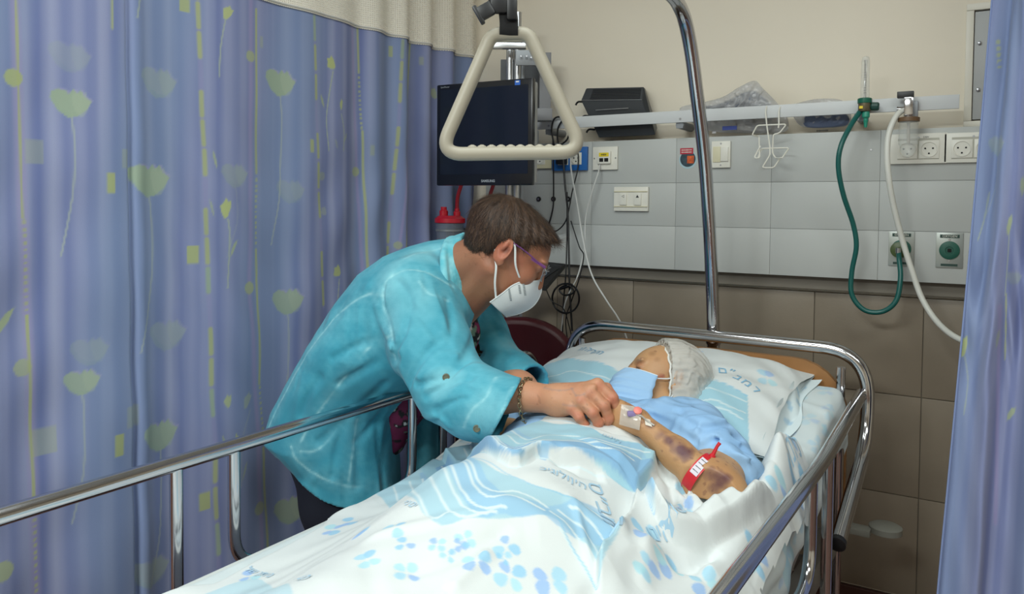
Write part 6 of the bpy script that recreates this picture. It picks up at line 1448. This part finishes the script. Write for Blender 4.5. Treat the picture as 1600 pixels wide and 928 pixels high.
# hair
HF = Field(HO - 0.15, HO + 0.15, 0.0024)
HF.ell(hw_(0, -.018, .030), (.083, .102, .080), HA, 0); HF.ell(hw_(0, -.050, .040), (.070, .070, .062), HA, 0.02); HF.ell(hw_(0, .045, .062), (.060, .046, .032), HA, 0.02); HF.ell(hw_(0, -.055, -.012), (.062, .052, .052), HA, 0.02)
Xh, Yh, Zh = HF.coords(); Xh, Yh, Zh = Xh - HO[0], Yh - HO[1], Zh - HO[2]
lx = Xh*X1[0] + Yh*X1[1] + Zh*X1[2]; ly = Xh*F1[0] + Yh*F1[1] + Zh*F1[2]; lz = Xh*U1[0] + Yh*U1[1] + Zh*U1[2]
line = np.where(ly > 0.012, 0.022 + (ly - 0.012)*0.78 + 0.003*np.sin(lx*400 + ly*300), np.where(ly > -0.022, 0.024 - np.abs(ly + 0.004)*0.2, 0.024 - np.clip((-0.022 - ly)/0.014, 0, 1)*0.082 + 0.004*np.sin(lx*350)))
HF.a = np.maximum(HF.a, (line - lz)*0.8); HF.a += (0.0012*np.sin(ly*260 + lz*90 + 3*np.sin(lx*60))).astype(np.float32)
vh, fh = HF.mesh(2)
ch = np.tile(np.array(lin('33241b')), (len(vh), 1)); m = np.clip(0.5 + 0.5*vnoise((vh - HO) @ HA.T*[1, .5, 1.3], 160, 9), 0, 1)[:, None]; ch = ch*(1-m) + np.array(lin('4a372b'))*m
M_HAIR = mat('hair_brown', None, 0.5, vcol=True, bump=(900, 0.5, (1, 1, .2)))
hr = mk('hair', vh, fh, M_HAIR, woman, cols=ch)
def strands(name, v, f, O_, A_, whorl, n, L_, wd, cols_, parent, m, seed, lift=0.002, dirf=None):
    N_ = normals(v, f); r = np.random.default_rng(seed); idx = r.choice(len(v), n); V = []; Fs = []; Cc = []
    p = v[idx]; nn = N_[idx]; 
    out = ((p - p.mean(0))*nn).sum(1); nn = np.where(out[:, None] < 0, -nn, nn)
    wl = O_ + np.asarray(whorl) @ A_; d = p - wl; d -= nn*(d*nn).sum(1)[:, None]; d /= np.linalg.norm(d, axis=1)[:, None] + 1e-9
    d = d + r.normal(size=d.shape)*0.28; d -= nn*(d*nn).sum(1)[:, None]*0.9; d /= np.linalg.norm(d, axis=1)[:, None]
    side = np.cross(nn, d); ln_ = L_*r.uniform(.5, 1.15, n)[:, None]; K = 4; cen = v.mean(0)
    base = 0
    for k in range(K+1):
        t_ = k/K; q = p + d*ln_*t_ + nn*(lift*np.sin(t_*1.8) + 0.0006 - (ln_*t_)**2*5.5) ; w2 = wd*(1 - t_*0.8)
        V.append(q - side*w2/2); V.append(q + side*w2/2)
    V = np.stack(V, 1).reshape(-1, 3); M_ = 2*(K+1)
    b = np.arange(n)*M_
    for k in range(K): Fs.append(np.stack([b + 2*k, b + 2*k + 1, b + 2*k + 3, b + 2*k + 2], 1))
    Fs = np.concatenate(Fs); cl = np.array([lin(c) for c in cols_]); cc2 = cl[r.integers(len(cl), size=n)]; cc2 = np.repeat(cc2, M_, 0)
    o = mk(name, V, Fs, m, parent, cols=cc2); o['kind'] = 'stuff'; return o
hair_ok = (((vh - HO) @ HA.T)[:, 2] > -0.06)
strands('hair_strands', vh, fh, HO, HA, (0.01, -0.06, 0.09), 9000, 0.034, 0.0009, ('33231a', '422e21', '523b2b', '281b14', '644a37'), hr, M_HAIR, 4)
# chain bracelet
cb_ = P(828, 622, 1.575); cb_ = E1 + (W1-E1)*(((cb_-E1) @ (W1-E1))/((W1-E1) @ (W1-E1))); tang = (W1 - E1)/np.linalg.norm(W1 - E1); s1_ = np.cross(tang, Z3); s1_ /= np.linalg.norm(s1_); s2_ = np.cross(s1_, tang)
br = None; M_SILV = mat('chain_silver', 'a99a7c', 0.25, 1.0); links = []
for k in range(34):
    an_ = 2*pi*k/34; rr_ = 0.0385; cdn = cb_ + s1_*cos(an_)*rr_*0.95 + s2_*(sin(an_)*rr_*1.22 - 0.010) + tang*0.012*(-sin(an_))*0.3
    tg_ = -s1_*sin(an_) + s2_*cos(an_); nr_ = s1_*cos(an_) + s2_*sin(an_); oth = (tang*cos(.7) + nr_*sin(.7)) if k % 2 else (tang*cos(-.7) + nr_*sin(-.7))
    links.append([cdn + tg_*0.0052*cos(t_) + oth*0.0034*sin(t_) for t_ in np.linspace(0, 2*pi, 12, endpoint=False)])
brt = MB(); brt.tube(links[0], 0.0010, 6, closed=True); br = brt.make('bracelet', M_SILV, woman)
for l_ in links[1:]: mb = MB(); mb.tube(l_, 0.0010, 6, closed=True); mb.make('link', M_SILV, br)

# ------------------------------------------------------------------ the patient
PO = P(1036, 600, 1.85)
U0 = BD*0.60 + Z3*0.80; U0 /= np.linalg.norm(U0); E0 = -BN; L0 = np.cross(U0, E0)
ph = radians(40); FP = E0*cos(ph) + L0*sin(ph); LP = np.cross(FP, U0)*1.0
if LP @ L0 < 0: LP = -LP
PAx = np.array([LP, FP, U0]); PSC = 0.93
pw_ = lambda x, y, z: PO + PSC*(LP*x + FP*y + U0*z)
patient = thing('person', 'elderly patient in a blue gown, hair cap and blue mask lying in bed', 'person', tuple(B(-0.74, 1.2, 0.72)))
F_ = Field(PO - np.array([.17, .24, .22]), PO + np.array([.16, .16, .16]), 0.0021)
head(F_, PO, PAx, PSC)
NK = B(-0.715, 1.60, 0.812)
F_.cap(pw_(0, -0.03, -0.06), NK, 0.048, 0.055, 0.03); F_.cap(pw_(0, 0.01, -0.085), NK + Z3*0.01 - BD*0.01, 0.030, 0.032, 0.025)
# brow and eye wrinkles
for sg in (1,):
    for z_, y_ in ((.012, .086), (-.014, .085), (.034, .088), (.046, .084)):
        pass
v1, f1 = F_.mesh(1)
c1 = skin_cols(v1, 'bf946a', 'b07c56', 33, 0.5)
for (x, y, z), r_, col, al in (((.070, .030, -.012), .010, 'a0503e', .8), ((.050, .062, .045), .010, '8a6040', .5), ((.035, .080, .062), .007, '8f6848', .5), ((.033, .085, .0), .016, 'a4664c', .5), ((.06, .05, .03), .008, '94683f', .5)): c1 = blot(v1, c1, pw_(x, y, z), r_, col, 5, al)
for pts_, wd_, al_, col_ in (([(.014, .098, .017), (.030, .096, .021), (.046, .086, .017)], .0028, .5, '8a7a6a'), ([(.018, .094, .006), (.032, .095, .009), (.046, .086, .004)], .0016, .55, '7a4f38'), ([(.020, .090, -.011), (.034, .090, -.014), (.048, .080, -.010)], .0018, .5, '7f553e'),
    ([(.052, .078, .004), (.060, .066, .006)], .0014, .5, '7f553e'), ([(.052, .076, -.004), (.060, .064, -.006)], .0014, .5, '7f553e'), ([(-.01, .092, .040), (.02, .092, .043), (.045, .080, .040)], .0014, .35, '8a5f44'), ([(-.01, .088, .055), (.02, .088, .057), (.045, .076, .054)], .0014, .35, '8a5f44')):
    d_ = poly3_dist(v1, spline(np.array([pw_(*q) for q in pts_]), 4)); m = (np.exp(-(d_/wd_)**2)*al_)[:, None]; c1 = c1*(1-m) + np.array(lin(col_))*m
eye = pw_(.032, .0865, -.001); d_ = poly3_dist(v1, [pw_(.022, .0885, -.003), pw_(.032, .0900, -.0025), pw_(.043, .083, -.004)]); m = (np.exp(-(d_/.0030)**2)*.95)[:, None]; c1 = c1*(1-m) + np.array(lin('1c1512'))*m
# left arm (nearer the camera) and both hands
EL_, WR_ = P(1118, 762, 1.375), P(1000, 660, 1.475)
SH_ = B(-0.555, 1.60, 0.855)
F_ = Field(P(900, 640, 1.62) - np.array([.10, .12, .09]), P(1150, 760, 1.34) + np.array([.14, .34, .14]), 0.0019)
F_.cap(EL_, WR_*0.5 + EL_*0.5, 0.036, 0.029, 0.015); F_.cap(WR_*0.5 + EL_*0.5, WR_, 0.029, 0.0205, 0.015)
F_.ell(EL_ + rt*0.010 - Z3*0.004, (0.047, 0.047, 0.040), None, 0.02); F_.cap(P(1100, 752, 1.385), P(1128, 745, 1.43), 0.036, 0.042, 0.02)
F_.cap(EL_, SH_, 0.039, 0.046, 0.02); F_.cap(EL_*0.75 + SH_*0.25 - Z3*0.018, EL_ - Z3*0.012, 0.030, 0.026, 0.02)
kz = 1.50
kn3 = [P(966, 634, kz), P(963, 638, kz), P(958, 648, kz), P(955, 657, kz)]
fg3 = [[P(950, 622, kz+.03), P(938, 628, kz+.035), P(930, 640, kz+.03)], [P(944, 634, kz+.03), P(930, 645, kz+.03), P(925, 655, kz+.02)], [P(940, 648, kz+.02), P(925, 655, kz+.02), P(915, 662, kz+.02)], [P(940, 658, kz+.01), P(925, 664, kz+.01), P(915, 668, kz+.01)]]
th3 = [P(988, 654, kz), P(974, 646, kz+.02), P(958, 642, kz+.03)]
hand(F_, WR_, kn3, fg3, th3, 0.0075, (0.021, 0.018), 0.006)
v2, f2 = F_.mesh(1)
c2 = skin_cols(v2, 'b98f64', 'a97a52', 35, 0.5)
for (x, y), r_, al in (((1046, 688), .012, .8), ((1062, 700), .018, .85), ((1072, 708), .014, .8), ((1034, 678), .010, .6), ((1110, 742), .012, .7), ((1126, 752), .016, .75), ((1135, 745), .010, .7), ((1120, 765), .012, .5), ((1016, 664), .010, .6), ((985, 636), .012, .5)):
    L_ = cast(v2, f2, [(x, y)])
    if L_: c2 = blot(v2, c2, L_[0], r_, '58323f', int(x), al, 230)
# right forearm, from under the sleeve on the far side
F_ = Field(B(-1.10, 1.2, 0.72), B(-0.72, 1.62, 0.98), 0.0026)
WR2 = P(878, 662, 1.60); ER_ = P(796, 682, 1.73)
F_.cap(ER_, WR2, 0.034, 0.021, 0.01); F_.cap(WR2, P(925, 664, 1.54), 0.020, 0.016, 0.01); F_.cap(ER_, B(-0.93, 1.60, 0.84), 0.038, 0.045, 0.02)
v4, f4 = F_.mesh(1); c4 = skin_cols(v4, 'b98f64', 'a97a52', 36, 0.5)
L_ = cast(v4, f4, [(815, 665)]); 
if L_: c4 = blot(v4, c4, L_[0], 0.035, '4b4a68', 3, .8, 100)
# trunk and legs beneath the covers
F_ = Field(B(-1.08, 0.2, 0.70) - .02, B(-0.42, 1.78, 0.98), 0.007)
F_.ell(B(-0.73, 1.42, 0.815), (0.140, 0.20, 0.078), BAX, 0.03); F_.ell(B(-0.73, 1.15, 0.790), (0.120, 0.18, 0.068), BAX, 0.05); F_.cap(B(-0.88, 1.57, 0.81), B(-0.57, 1.57, 0.815), 0.048, 0.048, 0.04)
for s_ in (-1, 1): F_.cap(B(-0.74 + s_*0.075, 1.05, 0.775), B(-0.74 + s_*0.07, 0.68, 0.745), 0.056, 0.040, 0.03); F_.cap(B(-0.74 + s_*0.07, 0.68, 0.745), B(-0.74 + s_*0.06, 0.36, 0.738), 0.040, 0.032, 0.02); F_.cap(B(-0.74 + s_*0.06, 0.36, 0.738), B(-0.74 + s_*0.07, 0.31, 0.76), 0.03, 0.022, 0.02)
F_.cap(NK, B(-0.73, 1.52, 0.81), 0.045, 0.055, 0.04)
v3, f3 = F_.mesh(1)
o1, o2, o3 = len(v1), len(v1) + len(v2), len(v1) + len(v2) + len(v3)
mk('body', np.concatenate([v1, v2, v3, v4]), np.concatenate([f1, f2 + o1, f3 + o2, f4 + o3]), M_SKIN, patient, cols=np.concatenate([c1, c2, np.tile(np.array(lin('b98f64')), (len(v3), 1)), c4]))
# gown
GF = Field(B(-1.10, 1.18, 0.72), B(-0.36, 1.74, 1.02), 0.0036)
GF.ell(B(-0.74, 1.42, 0.822), (0.165, 0.215, 0.088), BAX, 0.03); GF.cap(B(-0.92, 1.57, 0.825), B(-0.56, 1.58, 0.825), 0.058, 0.058, 0.05)
GF.cap(P(985, 648, 1.66), P(1060, 645, 1.66), 0.022, 0.03, 0.03); mid = EL_*0.48 + SH_*0.52
GF.cap(SH_ - Z3*.01, mid + rt*0.004, 0.058, 0.060, 0.04); GF.cap(mid, EL_*0.78 + SH_*0.22 + rt*0.028, 0.058, 0.048, 0.03); GF.cap(mid + rt*0.04, EL_*0.70 + SH_*0.30 + rt*0.075 - Z3*0.01, 0.040, 0.028, 0.03)
GF.cap(P(1040, 650, 1.62), P(1100, 690, 1.50), 0.035, 0.045, 0.04); GF.cap(B(-0.93, 1.58, 0.84), ER_*0.75 + B(-0.93, 1.60, 0.84)*0.25, 0.056, 0.052, 0.03)
pass
gv, gf = GF.mesh(0); BVg = BVHTree.FromPolygons([Vector(p) for p in gv], [tuple(q) for q in gf]); BV = BVg
def gfold(px, d_, w_):
    zz = [hitZ(*p) for p in px]
    if any(zz): m_ = np.mean([q for q in zz if q]); crease(GF, px, [q or m_ for q in zz], d_, w_)
for px, d_, w_ in (([(1060, 640), (1085, 665), (1130, 668)], .007, .006), ([(1085, 700), (1100, 672), (1140, 664)], .008, .006), ([(1092, 715), (1110, 690), (1160, 685)], .009, .006), ([(1105, 725), (1130, 705), (1180, 700)], .008, .006), ([(1120, 680), (1150, 690), (1190, 690)], -.007, .005), ([(1020, 650), (1050, 665), (1085, 690)], .005, .007),
                   ([(1010, 640), (1050, 650), (1090, 655)], -.004, .007), ([(1110, 700), (1135, 720), (1150, 745)], .008, .007), ([(1140, 700), (1160, 715), (1185, 715)], -.008, .006), ([(1130, 640), (1160, 665), (1185, 690)], .006, .006), ([(1095, 690), (1090, 670), (1100, 655)], -.006, .005), ([(1070, 655), (1100, 650), (1140, 655)], -.005, .006), ([(1160, 700), (1180, 710), (1200, 715)], .007, .005), ([(1000, 645), (1030, 660), (1060, 680)], .003, .006), ([(1150, 680), (1170, 690), (1190, 705)], .007, .005)):
    gfold(px, d_, w_)
Xg, Yg, Zg = GF.coords(); GF.a = GF.a + (0.0022*np.sin(Xg*70 + 4*np.sin(Yg*37) + Zg*40)*np.sin(Yg*61 + Zg*50 + 2*np.sin(Xg*45))).astype(np.float32)
cut_plane(GF, EL_*0.80 + SH_*0.20, EL_ - SH_ - rt*0.05, box=(EL_ - Z3*0.02, 0.13))
GF.ell(pw_(0, -.01, -.02), (.062, .075, .07), PAx, 0, 'sub')
gv, gf = GF.mesh(1); cg = np.tile(np.array(lin('8db6df')), (len(gv), 1)); m = np.clip(0.3*vnoise(gv, 40, 3) + .3, 0, .6)[:, None]; cg = cg*(1-m) + np.array(lin('a3c6e8'))*m
M_GOWN = mat('gown_cotton', None, 0.85, vcol=True, bump=(600, 0.15), wrinkle=(9, 0.014, (1, 1, 1)))
mk('gown', gv, gf, M_GOWN, patient, cols=cg)
# grey hair under the cap
HF = Field(PO - 0.14, PO + 0.14, 0.003)
HF.ell(pw_(0, -.018, .036), np.array((.079, .096, .082))*PSC, PAx, 0); HF.ell(pw_(0, -.04, -.02), np.array((.070, .062, .05))*PSC, PAx, 0.02)
n_cut = FP*1.0 - U0*0.28; n_cut /= np.linalg.norm(n_cut); cut_plane(HF, pw_(0, .028, .06), n_cut)
vh, fh = HF.mesh(1); c_ = np.tile(np.array(lin('b5aca0')), (len(vh), 1)); m = np.clip(.5 + .5*vnoise(vh, 150, 8), 0, 1)[:, None]; c_ = c_*(1-m) + np.array(lin('8e857b'))*m
phair = mk('hair', vh, fh, M_HAIR, patient, cols=c_)
# translucent bouffant cap
M_CAP = mat('cap_film', 'e6e4de', 0.7, alpha=0.42, bump=(90, 0.6), wrinkle=(28, 0.008, (1, 1, 1))); HF = Field(PO - 0.17, PO + 0.17, 0.003)
HF.ell(pw_(0, -.018, .034), np.array((.099, .106, .092))*PSC, PAx, 0); HF.ell(pw_(0, -.035, -.03), np.array((.080, .072, .06))*PSC, PAx, 0.03); HF.ell(pw_(.05, -.03, -.05), np.array((.04, .05, .045))*PSC, PAx, 0.03)
cut_plane(HF, pw_(0, .034, .06), n_cut)
Xg, Yg, Zg = HF.coords(); X_, Y_, Z_ = Xg - PO[0], Yg - PO[1], Zg - PO[2]
lf_ = X_*FP[0] + Y_*FP[1] + Z_*FP[2]; lu_ = X_*U0[0] + Y_*U0[1] + Z_*U0[2]; lx_ = X_*LP[0] + Y_*LP[1] + Z_*LP[2]; ang_ = np.arctan2(lu_ - .02, lx_)
HF.a = HF.a + ((0.0012*np.sin(ang_*34 + 3*np.sin(lf_*50)) + 0.0008*np.sin(lf_*150 + ang_*9 + 2*np.sin(ang_*13)))).astype(np.float32)
HF.shell(0.006); cut_plane(HF, pw_(0, .029, .06), n_cut)
vc, fc = HF.mesh(1); cap_ = mk('hair_cap', vc, fc, M_CAP, patient)
# elastic edge: ring where the cap meets the face
q0 = pw_(0, .029, .06); u_ = LP; w2 = np.cross(n_cut, u_); cen = pw_(0, .0, -.0); cen = cen - n_cut*((cen - q0) @ n_cut); ring = []
for t_ in np.linspace(0, 2*pi, 60, endpoint=False): 
    r_u, r_w = .080*PSC, .098*PSC; ring.append(cen + u_*r_u*cos(t_) + w2*r_w*sin(t_) + n_cut*0.002*sin(t_*17))
mb = MB(); mb.tube(ring, 0.0026, 8, closed=True); mb.make('elastic_edge', mat('cap_band', 'e3e2dc', 0.8), cap_)
# blue surgical mask
nu_, nv2 = 40, 48; Ug, Vg = np.linspace(-1, 1, nu_), np.linspace(0, 1, nv2); V = []
for u_ in Ug:
    for v_ in Vg:
        z_ = -0.008 - v_*0.142; prof_y = 0.122 + 0.012*sin(min(1, v_*1.15)*pi)*1.0 - 0.020*max(0, v_-.6)/.4 
        if v_ < .15: prof_y = 0.112 + 0.010*v_/.15 + 0.012*sin(v_*pi)
        y_ = prof_y - (prof_y - 0.044)*abs(u_)**2.1; x_ = 0.078*np.sign(u_)*abs(u_)**0.85 if u_ else 0
        y_ += (0.0075*((v_*7.3) % 1 - .5) if 0.18 < v_ < 0.62 else 0)*(1 - abs(u_)**4) + 0.0022*sin(v_*21 + u_*7)*sin(u_*5 + v_*8)
        V.append(pw_(x_*(1 + .04*sin(v_*pi)), y_, z_ - 0.010*abs(u_)**2*(1 - v_*2.2)))
M_MASKB = mat('mask_blue', '9cc1e4', 0.8, bump=(500, 0.12), sheen=0.15)
fm = mk('face_mask', V, grid_faces(nu_, nv2), M_MASKB, patient); so = fm.modifiers.new('t', 'SOLIDIFY'); so.thickness = 0.0015
V = np.array(V); mb = MB(); mb.tube(V[np.arange(nu_)*nv2], 0.0018, 6); mb.make('white_top_edge', mat('mask_edge', 'dfe8ee', 0.8), fm)
mb = MB(); mb.tube(V[np.arange(nu_)*nv2 + nv2 - 1], 0.0014, 6); mb.make('bottom_edge', M_MASKB, fm)
s_id = 1 if (V[-1] - PO) @ LP > 0 else -1
for sg in (1, -1):
    for za, zb2 in ((-.024, .005), (-.128, -.050)):
        mb = MB(); mb.tube(spline([pw_(sg*.074, .044, za), pw_(sg*.080, .012, za*.6 + zb2*.4), pw_(sg*.084, -.005, zb2)], 5), 0.0015, 6); mb.make('ear_loop', M_MASKW, fm)
# transparent dressing with the infusion port, wristband
def patch(px, n, name, m, parent, v, f, lift=0.0025, bump_=0.0):
    bvx = BVHTree.FromPolygons([Vector(p) for p in v], [tuple(q) for q in f]); (x0, y0), (x1, y1), (x2, y2), (x3, y3) = px; G = []
    last = None
    for i in range(n):
        for j in range(n):
            s_, t_ = i/(n-1), j/(n-1); x = (1-t_)*((1-s_)*x0 + s_*x1) + t_*((1-s_)*x3 + s_*x2); y = (1-t_)*((1-s_)*y0 + s_*y1) + t_*((1-s_)*y3 + s_*y2)
            r = ray(x, y); r /= np.linalg.norm(r); h_ = bvx.ray_cast(Vector(CAMLOC), Vector(r)); d_ = h_[3] if h_[0] is not None else last
            if d_ is None: d_ = np.linalg.norm(P(x, y, 1.47) - CAMLOC)
            last = d_; G.append(CAMLOC + r*(d_ - lift - bump_*sin(x*.9 + y*.5)*sin(y*.7)))
    G = np.array(G); ff = grid_faces(n, n)
    for _ in range(2): G = lap(G, ff, 0.5)
    return mk(name, G, ff, m, parent)
dr = patch([(970, 630), (1002, 634), (1016, 655), (1002, 674)][:1] + [(1005, 636), (1000, 674), (966, 664)], 14, 'clear_dressing', mat('dressing_film', 'dcd6cc', 0.15, alpha=0.55, bump=(60, .6), spec=.9), patient, v2, f2, 0.004, 0.001)
bp_ = cast(v2, f2, [(985, 645), (1000, 648), (1010, 656), (1022, 664)])
if len(bp_) > 3:
    q = bp_[0] + dp*0.006; mb = MB(); mb.box(q + rt*0.002, (0.009, 0.006, 0.005), ax_, 0.003); mb.make('port_body', mat('port_purple', '8f7fae', 0.4), dr)
    q = P(996, 643, 1.46); mb = MB(); mb.lathe(q, [(0.0065, -.004), (0.008, 0.0), (0.008, 0.005), (0.005, 0.007)], dp*.7 + Z3*.7, 16); mb.make('pink_cap', mat('cap_pink', 'e88378', 0.4), dr)
    mb = MB(); mb.tube(spline([bp_[0] + dp*.006, bp_[1] + dp*.006, bp_[2] + dp*.005, bp_[3] + dp*.003], 5), 0.0018, 8); mb.make('cannula_line', mat('gauge_grey'), dr)
    patch([(1006, 652), (1016, 655), (1020, 668), (1008, 664)], 8, 'tape_strip', mat('tape_white', 'e8e2d6', 0.5, alpha=.8), dr, v2, f2, 0.003)
# red wristband round the forearm near the elbow
fa_ = (WR_ - EL_)/np.linalg.norm(WR_ - EL_); bc = P(1104, 730, 1.405); bc = EL_ + fa_*((bc - EL_) @ fa_); s1_ = np.cross(fa_, Z3); s1_ /= np.linalg.norm(s1_); s2_ = np.cross(s1_, fa_)
lp = [bc + s1_*cos(t_)*0.0375 + s2_*sin(t_)*0.0385 for t_ in np.linspace(0, 2*pi, 41)]
def band(pts, w_, th, ax2): 
    return ribbon(np.array(pts), ax2, w_, th)
wb_ = band(lp, 0.021, 0.0012, fa_).make('wristband', mat('band_red', 'c8202c', 0.4), patient, sharp=60)
best = sorted(range(41), key=lambda i: -(lp[i] - bc) @ (dp*0.9 + Z3*0.35 + rt*.0))[0]
seg_ = [lp[(best + k) % 40]*1.0 + ((lp[(best+k) % 40] - bc)/0.038)*0.0012 for k in range(-3, 4)]
lb2 = band(seg_, 0.015, 0.0008, fa_).make('paper_label', mat('label_paper', 'd9d3dc', 0.6), wb_, sharp=60)
for k in (-2, -0.7, 0.6, 1.8):
    i0 = int(best + math.floor(k)) % 40; q = lp[i0]*(1-(k-math.floor(k))) + lp[(i0+1) % 40]*(k-math.floor(k)); nn_ = (q-bc)/np.linalg.norm(q-bc); print_marks(q + nn_*0.0024, 0.012, 0.0016, 6, M_INK, lb2, np.array([fa_, np.cross(nn_, fa_), nn_]))
kk = lp[(best + 7) % 40] if (lp[(best+7) % 40] - lp[(best-7) % 40])[2] > 0 else lp[(best - 7) % 40]
mb = MB(); mb.lathe(kk, [(.006, 0), (.006, .004), (.004, .006)], kk - bc, 12); mb.tube([kk, kk + (kk-bc)*0.25 + rt*0.004 + Z3*.012, kk + (kk-bc)*0.2 + rt*0.010 + Z3*0.020], [0.004, 0.003, 0.0035], 8); mb.make('clasp', mat('band_red'), wb_)
